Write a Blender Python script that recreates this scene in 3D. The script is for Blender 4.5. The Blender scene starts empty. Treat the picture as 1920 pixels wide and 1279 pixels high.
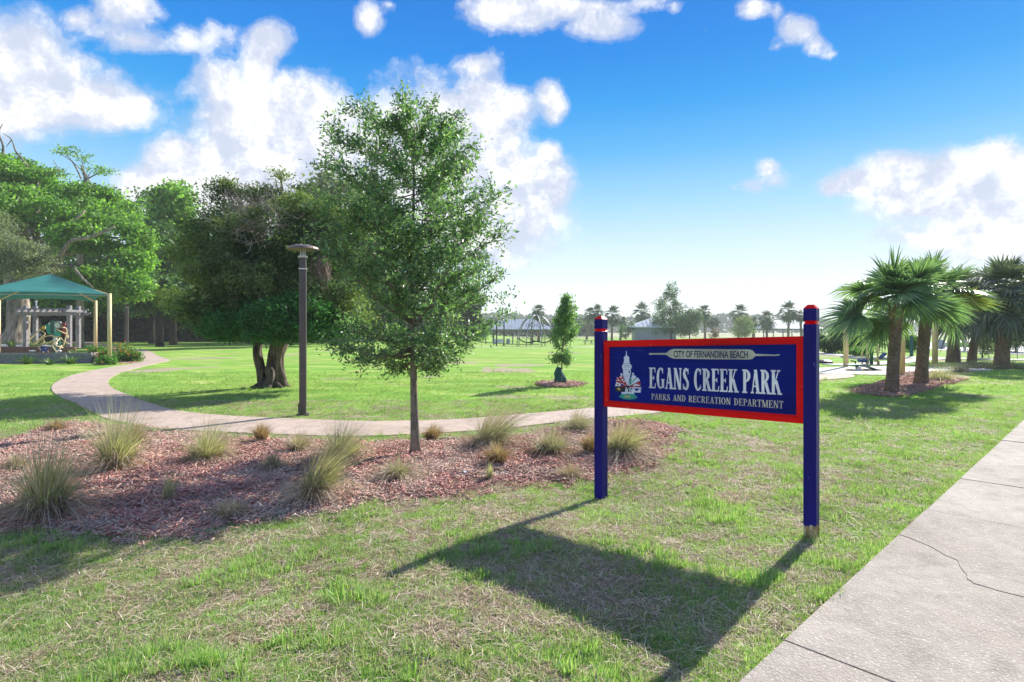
import bpy, math, random
import numpy as np
from mathutils import Vector, Matrix

S = bpy.context.scene
COL = S.collection
rng = np.random.default_rng(7)
R = math.radians
PI = math.pi

# ------------------------------------------------------------------ camera, world, sun, exposure
EYE, FOC, CX, CY = 1.6, 1070.0, 960.0, 619.0
cam_data = bpy.data.cameras.new('camera')
cam = bpy.data.objects.new('camera', cam_data)
COL.objects.link(cam)
cam.location = (0, 0, EYE)
cam.rotation_euler = (R(90), 0, 0)
cam_data.sensor_width = 36.0
cam_data.lens = 36.0 * FOC / 1920.0
cam_data.shift_y = (CY - 639.5) / 1920.0
cam_data.clip_start = 0.05
cam_data.clip_end = 9000
S.camera = cam

SUN_AZ, SUN_EL = R(41.5), R(34.5)
world = bpy.data.worlds.new("World")
S.world = world
world.use_nodes = True
wn = world.node_tree
wn.nodes.clear()
w_out = wn.nodes.new('ShaderNodeOutputWorld')
w_bg = wn.nodes.new('ShaderNodeBackground')
w_sky = wn.nodes.new('ShaderNodeTexSky')
w_sky.sky_type = 'NISHITA'
w_sky.sun_disc = False
w_sky.sun_elevation = SUN_EL
w_sky.sun_rotation = SUN_AZ
w_sky.air_density = 1.0
w_sky.dust_density = 0.1
w_sky.ozone_density = 2.0
w_hs = wn.nodes.new('ShaderNodeHueSaturation')
w_hs.inputs['Saturation'].default_value = 1.34
w_hs.inputs['Hue'].default_value = 0.497
wn.links.new(w_sky.outputs[0], w_hs.inputs['Color'])
# the deep blue above and the milky horizon of this sky: a colour for each height blended into the physical sky
w_tc = wn.nodes.new('ShaderNodeTexCoord')
w_sep = wn.nodes.new('ShaderNodeSeparateXYZ')
wn.links.new(w_tc.outputs['Generated'], w_sep.inputs[0])
w_rm = wn.nodes.new('ShaderNodeValToRGB')
_st = [(0.0, (.86, .90, .95)), (.07, (.82, .88, .95)), (.14, (.60, .77, .92)), (.21, (.34, .63, .88)), (.29, (.11, .44, .83)), (.36, (.022, .32, .79)), (.43, (.004, .235, .74)), (.55, (.002, .15, .62)), (1.0, (.004, .10, .50))]
while len(w_rm.color_ramp.elements) > 1: w_rm.color_ramp.elements.remove(w_rm.color_ramp.elements[0])
w_rm.color_ramp.elements[0].position = 0.0; w_rm.color_ramp.elements[0].color = (*_st[0][1], 1)
for _p, _c in _st[1:]:
    _e = w_rm.color_ramp.elements.new(_p); _e.color = (*_c, 1)
wn.links.new(w_sep.outputs[2], w_rm.inputs[0])
w_sc = wn.nodes.new('ShaderNodeVectorMath'); w_sc.operation = 'SCALE'; w_sc.inputs['Scale'].default_value = 5.7
wn.links.new(w_rm.outputs[0], w_sc.inputs[0])
w_mx = wn.nodes.new('ShaderNodeMix'); w_mx.data_type = 'RGBA'; w_mx.inputs[0].default_value = .95
wn.links.new(w_hs.outputs[0], w_mx.inputs[6]); wn.links.new(w_sc.outputs[0], w_mx.inputs[7])
wn.links.new(w_mx.outputs[2], w_bg.inputs['Color'])
w_bg.inputs['Strength'].default_value = 0.105
wn.links.new(w_bg.outputs[0], w_out.inputs['Surface'])

sun_data = bpy.data.lights.new('sun', 'SUN')
sun_data.energy = 5.0
sun_data.angle = R(0.55)
sun_data.color = (1.0, 0.95, 0.87)
sun = bpy.data.objects.new('sun', sun_data)
COL.objects.link(sun)
sdir = Vector((math.cos(SUN_EL) * math.sin(SUN_AZ), math.cos(SUN_EL) * math.cos(SUN_AZ), math.sin(SUN_EL)))
sun.rotation_euler = sdir.to_track_quat('Z', 'Y').to_euler()
sun.location = (20, 20, 30)

S.view_settings.view_transform = 'Standard'
S.view_settings.look = 'None'
S.view_settings.gamma = 1
S.view_settings.use_curve_mapping = False
S.view_settings.exposure = 0.95
cy = S.cycles
cy.max_bounces = 6
cy.diffuse_bounces = 3
cy.glossy_bounces = 2
cy.transmission_bounces = 4
cy.transparent_max_bounces = 6
cy.volume_bounces = 1
cy.use_denoising = True
cy.caustics_reflective = False
cy.caustics_refractive = False
cy.sample_clamp_indirect = 4.0
cy.volume_step_rate = 4.0

# ------------------------------------------------------------------ small maths
def sstep(a, b, x):
    t = np.clip((np.asarray(x, float) - a) / (b - a), 0, 1)
    return t * t * (3 - 2 * t)

def _hash(ix, iy, iz, seed):
    h = (ix * 374761393 + iy * 668265263 + iz * 2147483647 + seed * 1274126177) & 0xffffffff
    h = ((h ^ (h >> 13)) * 1274126177) & 0xffffffff
    h = h ^ (h >> 16)
    return (h & 0xffff) / 65535.0

def vnoise(x, y, z=None, seed=0):
    x = np.asarray(x, float); y = np.asarray(y, float)
    z = np.zeros_like(x) if z is None else np.asarray(z, float)
    ix, iy, iz = np.floor(x).astype(np.int64), np.floor(y).astype(np.int64), np.floor(z).astype(np.int64)
    fx, fy, fz = x - ix, y - iy, z - iz
    fx, fy, fz = fx * fx * (3 - 2 * fx), fy * fy * (3 - 2 * fy), fz * fz * (3 - 2 * fz)
    out = 0
    for dx in (0, 1):
        for dy in (0, 1):
            for dz in (0, 1):
                w = (fx if dx else 1 - fx) * (fy if dy else 1 - fy) * (fz if dz else 1 - fz)
                out = out + w * _hash(ix + dx, iy + dy, iz + dz, seed)
    return out

def fbm(x, y, z=None, oct=4, seed=0):
    s, a, t = 0, 0.5, 0
    for k in range(oct):
        f = 2 ** k
        s = s + a * vnoise(np.asarray(x) * f, np.asarray(y) * f, None if z is None else np.asarray(z) * f, seed + k)
        t += a; a *= 0.5
    return s / t

def zs(x, y):
    """smooth ground height"""
    x = np.asarray(x, float); y = np.asarray(y, float)
    far = sstep(34, 95, y) * sstep(-14, 2, x) * -0.95
    dip = -0.055 * np.exp(-(((x - 0.7) / 1.5) ** 2 + ((y - 5.8) / 1.1) ** 2))
    return far + dip

def zg(x, y):
    near = 1 - sstep(14, 30, y)
    return zs(x, y) + near * ((fbm(np.asarray(x) * 1.7, np.asarray(y) * 1.7, oct=3, seed=5) - 0.5) * 0.022)

def G(px, py, dz=0.0):
    """ground point seen at photograph pixel px, py"""
    y = (EYE) * FOC / (py - CY)
    for _ in range(40):
        x = (px - CX) * y / FOC
        y = 0.5 * y + 0.5 * (EYE - float(zs(x, y)) - dz) * FOC / (py - CY)
    x = (px - CX) * y / FOC
    return x, y

def AX(px, y): return (px - CX) * y / FOC
def AZ(py, y): return EYE - (py - CY) * y / FOC

def inpoly(px, py, poly):
    px = np.asarray(px); py = np.asarray(py)
    ins = np.zeros(px.shape, bool)
    n = len(poly)
    for i in range(n):
        x0, y0 = poly[i]; x1, y1 = poly[(i + 1) % n]
        if y0 == y1: continue
        c = ((y0 > py) != (y1 > py)) & (px < (x1 - x0) * (py - y0) / (y1 - y0) + x0)
        ins ^= c
    return ins

def smooth_poly(pts, n=6):
    """closed Catmull-Rom"""
    out = []
    m = len(pts)
    for i in range(m):
        p0, p1, p2, p3 = [np.array(pts[(i + k - 1) % m], float) for k in range(4)]
        for j in range(n):
            t = j / n
            out.append(tuple(0.5 * ((2 * p1) + (p2 - p0) * t + (2 * p0 - 5 * p1 + 4 * p2 - p3) * t * t + (3 * p1 - p0 - 3 * p2 + p3) * t ** 3)))
    return out

def smooth_line(pts, n=6):
    out = []
    m = len(pts)
    P = [np.array(p, float) for p in pts]
    for i in range(m - 1):
        p0 = P[max(i - 1, 0)]; p1 = P[i]; p2 = P[i + 1]; p3 = P[min(i + 2, m - 1)]
        for j in range(n):
            t = j / n
            out.append(0.5 * ((2 * p1) + (p2 - p0) * t + (2 * p0 - 5 * p1 + 4 * p2 - p3) * t * t + (3 * p1 - p0 - 3 * p2 + p3) * t ** 3))
    out.append(P[-1])
    return out

# ------------------------------------------------------------------ object helpers
def tag(o, label=None, cat=None, group=None, kind=None):
    if label: o['label'] = label
    if cat: o['category'] = cat
    if group: o['group'] = group
    if kind: o['kind'] = kind
    return o

def empty(name, loc=(0, 0, 0), rz=0):
    o = bpy.data.objects.new(name, None)
    o.empty_display_size = 0.2
    COL.objects.link(o)
    o.location = loc; o.rotation_euler = (0, 0, rz)
    return o

def link(name, mesh, parent=None, loc=None, rot=None):
    o = bpy.data.objects.new(name, mesh)
    COL.objects.link(o)
    if parent is not None: o.parent = parent
    if loc is not None: o.location = loc
    if rot is not None: o.rotation_euler = rot
    return o

def np_mesh(name, V, F, mats, mat_idx=None, smooth=False):
    """V (n,3) array, F (m,k) array of equal sized faces"""
    V = np.asarray(V, np.float32); F = np.asarray(F, np.int32)
    m = bpy.data.meshes.new(name)
    m.vertices.add(len(V)); m.vertices.foreach_set('co', V.ravel())
    k = F.shape[1]
    m.loops.add(F.size); m.loops.foreach_set('vertex_index', F.ravel())
    m.polygons.add(len(F))
    m.polygons.foreach_set('loop_start', np.arange(0, F.size, k, dtype=np.int32))
    if mat_idx is not None: m.polygons.foreach_set('material_index', np.asarray(mat_idx, np.int32))
    if smooth: m.polygons.foreach_set('use_smooth', np.ones(len(F), bool))
    for mt in (mats if isinstance(mats, (list, tuple)) else [mats]): m.materials.append(mt)
    m.update(calc_edges=True)
    return m

class MB:
    def __init__(s): s.v = []; s.f = []; s.mi = []; s.cur = 0
    def add(s, vs, fs):
        o = len(s.v)
        s.v += [tuple(map(float, p)) for p in vs]
        s.f += [tuple(i + o for i in f) for f in fs]
        s.mi += [s.cur] * len(fs)
        return s
    def box(s, x0, y0, z0, x1, y1, z1):
        return s.add([(x0, y0, z0), (x1, y0, z0), (x1, y1, z0), (x0, y1, z0), (x0, y0, z1), (x1, y0, z1), (x1, y1, z1), (x0, y1, z1)],
                     [(0, 3, 2, 1), (4, 5, 6, 7), (0, 1, 5, 4), (1, 2, 6, 5), (2, 3, 7, 6), (3, 0, 4, 7)])
    def tube(s, pts, rad, n=8, cap=True, lump=None):
        P = [Vector(p) for p in pts]
        if not hasattr(rad, '__len__'): rad = [rad] * len(P)
        vs, fs = [], []
        t0 = (P[1] - P[0]).normalized()
        ref = Vector((1, 0, 0)) if abs(t0.x) < 0.9 else Vector((0, 1, 0))
        a = t0.cross(ref).normalized()
        for i, p in enumerate(P):
            t = (P[min(i + 1, len(P) - 1)] - P[max(i - 1, 0)]).normalized()
            a = (a - t * a.dot(t)).normalized()
            b = t.cross(a)
            for j in range(n):
                an = 2 * PI * j / n
                r = rad[i] * (1 if lump is None else lump(i, j, an))
                vs.append(p + (a * math.cos(an) + b * math.sin(an)) * r)
        for i in range(len(P) - 1):
            for j in range(n):
                k = (j + 1) % n
                fs.append((i * n + j, i * n + k, (i + 1) * n + k, (i + 1) * n + j))
        if cap:
            fs.append(tuple(range(n - 1, -1, -1)))
            fs.append(tuple(range((len(P) - 1) * n, len(P) * n)))
        return s.add(vs, fs)
    def bar(s, p, q, w, h):
        """rectangular bar from p to q"""
        p, q = Vector(p), Vector(q)
        t = (q - p).normalized()
        up = Vector((0, 0, 1)) if abs(t.z) < 0.95 else Vector((0, 1, 0))
        a = t.cross(up).normalized() * w / 2; b = a.cross(t).normalized() * h / 2
        vs = [p - a - b, p + a - b, p + a + b, p - a + b, q - a - b, q + a - b, q + a + b, q - a + b]
        return s.add(vs, [(0, 1, 2, 3), (7, 6, 5, 4), (0, 4, 5, 1), (1, 5, 6, 2), (2, 6, 7, 3), (3, 7, 4, 0)])
    def lathe(s, prof, n=20, c=(0, 0, 0), jit=0):
        vs, fs = [], []
        for r, z in prof:
            for j in range(n):
                an = 2 * PI * j / n
                vs.append((c[0] + r * math.cos(an), c[1] + r * math.sin(an), c[2] + z))
        for i in range(len(prof) - 1):
            for j in range(n):
                k = (j + 1) % n
                fs.append((i * n + j, i * n + k, (i + 1) * n + k, (i + 1) * n + j))
        fs.append(tuple(range(n - 1, -1, -1))); fs.append(tuple(range((len(prof) - 1) * n, len(prof) * n)))
        return s.add(vs, fs)
    def prism(s, poly, z0, z1):
        n = len(poly)
        vs = [(x, y, z0) for x, y in poly] + [(x, y, z1) for x, y in poly]
        fs = [tuple(range(n - 1, -1, -1)), tuple(range(n, 2 * n))]
        fs += [(i, (i + 1) % n, n + (i + 1) % n, n + i) for i in range(n)]
        return s.add(vs, fs)
    def build(s, name, mats, parent=None, smooth=False, bevel=0, loc=None, rot=None, seg=1):
        m = bpy.data.meshes.new(name)
        m.from_pydata(s.v, [], s.f)
        for mt in (mats if isinstance(mats, (list, tuple)) else [mats]): m.materials.append(mt)
        if max(s.mi, default=0): m.polygons.foreach_set('material_index', s.mi)
        if smooth: m.polygons.foreach_set('use_smooth', [True] * len(m.polygons))
        m.update()
        o = link(name, m, parent, loc, rot)
        if bevel:
            b = o.modifiers.new('bevel', 'BEVEL'); b.width = bevel; b.segments = seg; b.limit_method = 'ANGLE'
        return o

# ------------------------------------------------------------------ materials
def new_mat(name):
    m = bpy.data.materials.new(name); m.use_nodes = True
    nt = m.node_tree
    return m, nt, nt.nodes['Principled BSDF']

def N(nt, t, **kw):
    n = nt.nodes.new(t)
    for k, v in kw.items():
        if k in n.inputs: n.inputs[k].default_value = v
        else: setattr(n, k, v)
    return n

def ramp(nt, fac, stops):
    n = nt.nodes.new('ShaderNodeValToRGB')
    e = n.color_ramp.elements
    while len(e) > 1: e.remove(e[0])
    e[0].position = stops[0][0]; e[0].color = (*stops[0][1], 1)
    for p, c in stops[1:]:
        x = e.new(p); x.color = (*c, 1)
    if fac is not None: nt.links.new(fac, n.inputs[0])
    return n

def mixc(nt, fac, a, b, mode='MIX'):
    n = nt.nodes.new('ShaderNodeMix'); n.data_type = 'RGBA'; n.blend_type = mode
    for key, v in ((0, fac), (6, a), (7, b)):
        if hasattr(v, 'links'): nt.links.new(v, n.inputs[key])
        elif key == 0: n.inputs[0].default_value = v
        else: n.inputs[key].default_value = (*v, 1) if len(v) == 3 else v
    return n.outputs[2]

def mathn(nt, op, a, b=None):
    n = nt.nodes.new('ShaderNodeMath'); n.operation = op
    for i, v in enumerate((a, b)):
        if v is None: continue
        if hasattr(v, 'links'): nt.links.new(v, n.inputs[i])
        else: n.inputs[i].default_value = v
    return n.outputs[0]

def noise(nt, scale, detail=4, rough=0.55, coord='pos', vec=None, dist=0, stretch=None):
    n = N(nt, 'ShaderNodeTexNoise', Scale=scale, Detail=detail, Roughness=rough, Distortion=dist)
    if vec is None:
        if coord == 'pos': vec = nt.nodes.new('ShaderNodeNewGeometry').outputs['Position']
        else: vec = nt.nodes.new('ShaderNodeTexCoord').outputs['Object']
    if stretch:
        mp = nt.nodes.new('ShaderNodeMapping'); mp.inputs['Scale'].default_value = stretch
        nt.links.new(vec, mp.inputs[0]); vec = mp.outputs[0]
    nt.links.new(vec, n.inputs['Vector'])
    return n.outputs['Fac']

def bump(nt, p, h, strength=0.4, dist=0.01):
    b = N(nt, 'ShaderNodeBump', Strength=strength, Distance=dist)
    nt.links.new(h, b.inputs['Height']); nt.links.new(b.outputs[0], p.inputs['Normal'])
    return b

def paint(name, c, rough=0.5, var=0.12, scale=6, bmp=0.15, spec=0.4, metal=0, coord='obj', dirt=None):
    m, nt, p = new_mat(name)
    f = noise(nt, scale, 5, coord=coord)
    lo = tuple(x * (1 - var * 1.4) for x in c); hi = tuple(min(1, x * (1 + var)) for x in c)
    r = ramp(nt, f, [(0.3, lo), (0.7, hi)])
    col = r.outputs[0]
    if dirt:
        f2 = noise(nt, scale * 2.7, 6, 0.7, coord=coord)
        rr = ramp(nt, f2, [(0.56, (0, 0, 0)), (0.68, (1, 1, 1))])
        col = mixc(nt, mathn(nt, 'MULTIPLY', rr.outputs[0], 0.6), col, dirt)
    nt.links.new(col, p.inputs['Base Color'])
    p.inputs['Roughness'].default_value = rough
    p.inputs['Specular IOR Level'].default_value = spec
    p.inputs['Metallic'].default_value = metal
    if bmp: bump(nt, p, noise(nt, scale * 8, 4, coord=coord), bmp, 0.004)
    return m

def leaf_mat(name, cols, trans=0.35, rough=0.5, big=0.5, spec=0.35, tcol=1.35, nscale=0.9):
    m, nt, p = new_mat(name)
    geo = nt.nodes.new('ShaderNodeNewGeometry')
    r = ramp(nt, geo.outputs['Random Per Island'], [(i / max(1, len(cols) - 1), c) for i, c in enumerate(cols)])
    f = noise(nt, nscale, 3)
    rr = ramp(nt, f, [(0.3, (1 - big * .45,) * 3), (0.7, (1 + big * .35,) * 3)])
    col = mixc(nt, 1.0, r.outputs[0], rr.outputs[0], 'MULTIPLY')
    nt.links.new(col, p.inputs['Base Color'])
    p.inputs['Roughness'].default_value = rough
    p.inputs['Specular IOR Level'].default_value = spec
    tr = nt.nodes.new('ShaderNodeBsdfTranslucent')
    tc = mixc(nt, 1.0, col, (tcol * 1.05, tcol * 1.15, tcol * 0.55), 'MULTIPLY')
    nt.links.new(tc, tr.inputs['Color'])
    mx = nt.nodes.new('ShaderNodeMixShader'); mx.inputs[0].default_value = trans
    nt.links.new(p.outputs[0], mx.inputs[1]); nt.links.new(tr.outputs[0], mx.inputs[2])
    nt.links.new(mx.outputs[0], nt.nodes['Material Output'].inputs['Surface'])
    return m

def bark_mat(name, lo, hi, scale=5, zs_=0.25, b=0.9):
    m, nt, p = new_mat(name)
    f = noise(nt, scale, 7, 0.65, stretch=(1, 1, zs_), dist=0.6)
    f2 = noise(nt, scale * 0.35, 3)
    r = ramp(nt, f, [(0.32, lo), (0.5, tuple((a + c) / 2 for a, c in zip(lo, hi))), (0.68, hi)])
    col = mixc(nt, 1.0, r.outputs[0], ramp(nt, f2, [(0.3, (.75, .75, .75)), (0.7, (1.2, 1.17, 1.12))]).outputs[0], 'MULTIPLY')
    nt.links.new(col, p.inputs['Base Color']); p.inputs['Roughness'].default_value = 0.9
    p.inputs['Specular IOR Level'].default_value = 0.2
    bump(nt, p, f, b, 0.03)
    return m

M = {}
M['oak_leaf'] = leaf_mat('young_oak_leaf', [(.04, .095, .055), (.07, .155, .08), (.115, .23, .09), (.19, .34, .12), (.07, .16, .09), (.34, .48, .24), (.055, .12, .07)], trans=.42, big=.5, rough=.42, spec=.4, nscale=1.6)
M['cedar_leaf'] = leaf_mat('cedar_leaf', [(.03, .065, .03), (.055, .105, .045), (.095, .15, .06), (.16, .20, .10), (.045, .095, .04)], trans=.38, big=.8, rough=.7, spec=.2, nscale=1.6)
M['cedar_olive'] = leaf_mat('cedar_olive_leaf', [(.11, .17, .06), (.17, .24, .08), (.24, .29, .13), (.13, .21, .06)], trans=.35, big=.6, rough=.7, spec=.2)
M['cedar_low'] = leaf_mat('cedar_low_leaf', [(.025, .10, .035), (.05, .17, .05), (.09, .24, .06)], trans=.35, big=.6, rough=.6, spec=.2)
M['live_leaf'] = leaf_mat('live_oak_leaf', [(.07, .16, .03), (.12, .25, .045), (.18, .36, .06), (.26, .46, .09), (.10, .20, .045)], trans=.45, big=.7, rough=.5, nscale=.35)
M['sage_leaf'] = leaf_mat('pale_oak_leaf', [(.16, .20, .11), (.22, .27, .15), (.30, .34, .20), (.10, .15, .08)], trans=.3, big=.5, rough=.6, nscale=.5)
M['wood_leaf'] = leaf_mat('wood_leaf', [(.03, .075, .025), (.05, .12, .035), (.085, .18, .045), (.13, .25, .06)], trans=.3, big=.8, rough=.6, nscale=.22)
M['under_shade_leaf'] = leaf_mat('understory_shade_leaf', [(.003, .006, .004), (.005, .011, .005), (.009, .017, .007)], trans=.05, big=.8, rough=.8, nscale=.3, spec=.05)  # near black: the shade inside the wood is put into the leaf colour
M['bush_leaf'] = leaf_mat('bush_leaf', [(.05, .10, .045), (.09, .15, .07), (.14, .20, .10), (.07, .13, .05)], trans=.3, big=.5, rough=.6, nscale=.6)
M['sap_leaf'] = leaf_mat('sapling_leaf', [(.10, .19, .08), (.16, .28, .11), (.24, .38, .15)], trans=.42, big=.3)
M['bright_leaf'] = leaf_mat('bright_bush_leaf', [(.06, .15, .03), (.10, .24, .04), (.16, .32, .06)], trans=.4, big=.4, rough=.6)
M['red_leaf'] = leaf_mat('reddish_leaf', [(.14, .05, .03), (.2, .08, .04), (.10, .10, .04)], trans=.3, big=.4)
M['palm_leaf'] = leaf_mat('palm_frond_leaf', [(.10, .17, .11), (.14, .235, .125), (.20, .31, .15), (.12, .20, .12)], trans=.42, big=.35, rough=.38, spec=.45)
M['palm_yel'] = leaf_mat('yellowing_frond_leaf', [(.06, .13, .03), (.22, .24, .04), (.42, .36, .08), (.10, .18, .03)], trans=.4, big=.3, rough=.45)
M['palm_far'] = leaf_mat('far_palm_leaf', [(.07, .10, .08), (.10, .135, .10), (.14, .17, .12)], trans=.25, big=.5, rough=.5)
M['far_leaf'] = leaf_mat('far_tree_leaf', [(.04, .06, .045), (.06, .085, .055), (.085, .11, .07)], trans=.2, big=.5, rough=.8, nscale=.1)
M['grass'] = leaf_mat('lawn_blade', [(.11, .25, .05), (.17, .35, .07), (.26, .43, .11), (.40, .49, .22), (.18, .35, .08), (.55, .55, .34), (.30, .44, .16)], trans=.42, big=.55, rough=.5, nscale=1.1, tcol=1.3)
M['straw'] = leaf_mat('straw_blade', [(.48, .36, .26), (.66, .55, .42), (.76, .67, .54), (.22, .14, .10), (.34, .22, .16), (.58, .46, .36)], trans=.25, big=.3, rough=.7, nscale=1.3, tcol=1.0)
M['muhly'] = leaf_mat('muhly_green_blade', [(.24, .27, .13), (.38, .39, .20), (.55, .53, .32), (.72, .66, .48), (.32, .34, .19), (.62, .55, .38)], trans=.4, big=.3, rough=.5, tcol=1.1, nscale=3)
M['muhly_grey'] = leaf_mat('muhly_grey_blade', [(.22, .25, .15), (.34, .36, .24), (.48, .47, .36), (.62, .58, .48)], trans=.35, big=.3, rough=.5, tcol=1.0, nscale=3)
M['muhly_dry'] = leaf_mat('muhly_dry_blade', [(.36, .26, .19), (.52, .42, .31), (.70, .60, .47), (.26, .17, .12), (.60, .49, .38)], trans=.25, big=.35, rough=.7, tcol=1.0, nscale=3)
M['muhly_rust'] = leaf_mat('muhly_rust_blade', [(.26, .13, .07), (.40, .23, .13), (.52, .36, .23), (.18, .09, .06)], trans=.35, big=.3, rough=.6, tcol=1.1, nscale=3)
M['agave'] = leaf_mat('strap_leaf', [(.03, .08, .025), (.06, .15, .035), (.12, .22, .06), (.3, .35, .15)], trans=.25, big=.3, rough=.4)
M['flower'] = leaf_mat('orange_flower', [(.55, .16, .03), (.7, .28, .05), (.5, .08, .04)], trans=.3, big=.2)

M['bark_young'] = bark_mat('young_bark', (.10, .085, .07), (.30, .26, .21), 28, .2, .5)
M['bark_cedar'] = bark_mat('cedar_bark', (.010, .008, .007), (.22, .18, .15), 17, .07, 1.0)
M['bark_live'] = bark_mat('live_oak_bark', (.06, .048, .038), (.46, .39, .32), 4.5, .22, 1.0)
M['bark_dark'] = bark_mat('dark_bark', (.012, .010, .008), (.045, .038, .03), 4, .3, .6)
M['palm_trunk'] = bark_mat('palm_trunk', (.10, .07, .05), (.30, .21, .16), 14, 2.2, .8)
M['palm_boot'] = paint('palm_boot', (.30, .21, .13), .85, .35, 20, .4)
M['petiole'] = paint('petiole', (.12, .19, .05), .5, .2, 10, .1)
M['twig'] = paint('bare_twig', (.34, .29, .24), .9, .3, 8, .2)

M['sign_blue'] = None
def painted_wood(name, c, wear, chips=(.50, .48, .52), wear_hi=0.0, streak=(1, 1, 1), rough=.42):
    m, nt, p = new_mat(name)
    tc = nt.nodes.new('ShaderNodeTexCoord').outputs['Object']
    f = noise(nt, 3, 5, vec=tc, stretch=streak)
    g = noise(nt, 26, 6, .7, vec=tc, stretch=streak)
    col = ramp(nt, f, [(.3, tuple(x * .6 for x in c)), (.7, tuple(min(1, x * 1.35) for x in c))]).outputs[0]
    chip = ramp(nt, g, [(.70 - wear, (0, 0, 0)), (.74 - wear, (1, 1, 1))]).outputs[0]
    col = mixc(nt, chip, col, chips)
    if wear_hi:
        sep = nt.nodes.new('ShaderNodeSeparateXYZ'); nt.links.new(tc, sep.inputs[0])
        h = mathn(nt, 'ADD', sep.outputs[2], mathn(nt, 'MULTIPLY', mathn(nt, 'SUBTRACT', noise(nt, 22, 5, .7, vec=tc, stretch=(1, 1, .5)), .5), .16))
        low = mathn(nt, 'LESS_THAN', h, wear_hi)
        wood = ramp(nt, noise(nt, 30, 6, .7, vec=tc, stretch=(1, 1, .3)), [(.35, (.05, .035, .025)), (.5, (.36, .25, .12)), (.65, (.62, .52, .36))]).outputs[0]
        col = mixc(nt, low, col, wood)
    nt.links.new(col, p.inputs['Base Color'])
    p.inputs['Roughness'].default_value = rough
    p.inputs['Specular IOR Level'].default_value = .10
    bump(nt, p, noise(nt, 30, 6, .6, vec=tc, stretch=(streak[0], streak[1], streak[2])), .35, .004)
    return m
M['blue_post'] = painted_wood('navy_post_paint', (.012, .010, .165), .03, (.16, .15, .42), wear_hi=0.0, streak=(1, 1, .15))
M['blue_post_worn'] = painted_wood('navy_post_paint_worn', (.012, .010, .165), .03, (.20, .19, .44), wear_hi=0.165, streak=(1, 1, .15))
M['blue_panel'] = painted_wood('blue_panel_paint', (.0012, .010, .19), .05, (.05, .08, .38), streak=(.12, 1, 1.4), rough=.5)
M['red'] = painted_wood('red_frame_paint', (.80, .003, .005), .035, (.62, .42, .42), streak=(.2, 1, 1), rough=.35)
M['white_letter'] = painted_wood('white_letter_paint', (.72, .74, .86), -.03, (.25, .27, .5), rough=.45)
M['cream'] = painted_wood('cream_letter_paint', (.62, .60, .46), -.03, (.3, .3, .35))
M['plaque'] = painted_wood('plaque_paint', (.50, .50, .40), -.02, (.35, .35, .33))
M['ink'] = paint('dark_letter_paint', (.02, .03, .09), .5, .1)
M['emb_white'] = paint('emblem_white', (.66, .69, .82), .5, .05)
M['emb_grey'] = paint('emblem_grey', (.22, .24, .38), .5, .05)
M['emb_red'] = paint('emblem_red', (.42, .02, .03), .5, .1)
M['emb_green'] = paint('emblem_green', (.02, .30, .25), .5, .1)
M['emb_gold'] = paint('emblem_gold', (.6, .42, .12), .5, .1)
M['emb_black'] = paint('emblem_black', (.008, .01, .02), .5, .05)

def concrete(name, lo, hi, fleck=(.8, .78, .72), fscale=70, dark=(.12, .11, .1), rough=.85, pits=True, amount=.1):
    m, nt, p = new_mat(name)
    big = noise(nt, .8, 4)
    mid = noise(nt, 9, 6, .65)
    col = mixc(nt, ramp(nt, big, [(.3, (0, 0, 0)), (.7, (1, 1, 1))]).outputs[0], lo, hi)
    col = mixc(nt, 1.0, col, ramp(nt, mid, [(.3, (.82, .82, .82)), (.7, (1.12, 1.12, 1.12))]).outputs[0], 'MULTIPLY')
    stn = noise(nt, 2.3, 6, .7, dist=.8)
    col = mixc(nt, 1.0, col, ramp(nt, stn, [(.36, (.80, .79, .77)), (.5, (1, 1, 1)), (.7, (1.07, 1.05, 1.02))]).outputs[0], 'MULTIPLY')
    if pits:
        geo = nt.nodes.new('ShaderNodeNewGeometry')
        nz = N(nt, 'ShaderNodeTexNoise', Scale=60.0, Detail=2.0)
        nt.links.new(geo.outputs['Position'], nz.inputs['Vector'])
        addv = nt.nodes.new('ShaderNodeVectorMath'); addv.operation = 'MULTIPLY_ADD'
        nt.links.new(nz.outputs['Color'], addv.inputs[0]); addv.inputs[1].default_value = (.02, .02, .02)
        nt.links.new(geo.outputs['Position'], addv.inputs[2])
        for sc_, c_, th in ((fscale, fleck, .3), (fscale * 1.9, fleck, .32), (fscale * 1.4, dark, .22)):
            v = N(nt, 'ShaderNodeTexVoronoi', Scale=float(sc_)); nt.links.new(addv.outputs[0], v.inputs['Vector'])
            sepc = nt.nodes.new('ShaderNodeSeparateColor'); nt.links.new(v.outputs['Color'], sepc.inputs[0])
            th2 = mathn(nt, 'MULTIPLY', sepc.outputs[0], th)
            mask = mathn(nt, 'LESS_THAN', v.outputs['Distance'], th2)
            mask = mathn(nt, 'MULTIPLY', mask, .5)
            col = mixc(nt, mask, col, c_)
        v = N(nt, 'ShaderNodeTexVoronoi', Scale=float(fscale)); nt.links.new(addv.outputs[0], v.inputs['Vector'])
        h = mathn(nt, 'ADD', v.outputs['Distance'], mid)
        bump(nt, p, h, .6, .006)
    else:
        bump(nt, p, mid, .3, .006)
    nt.links.new(col, p.inputs['Base Color']); p.inputs['Roughness'].default_value = rough
    p.inputs['Specular IOR Level'].default_value = .25
    return m
M['sidewalk'] = concrete('shell_concrete', (.27, .232, .195), (.37, .33, .285), fleck=(.72, .68, .60), fscale=62)
M['path'] = concrete('tan_concrete', (.40, .315, .255), (.48, .385, .32), pits=False)
M['pad'] = concrete('pale_concrete', (.55, .52, .48), (.66, .62, .57), pits=False)
M['gap'] = paint('joint_soil', (.045, .035, .028), .95, .3, 20, .3, coord='pos')

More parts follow.
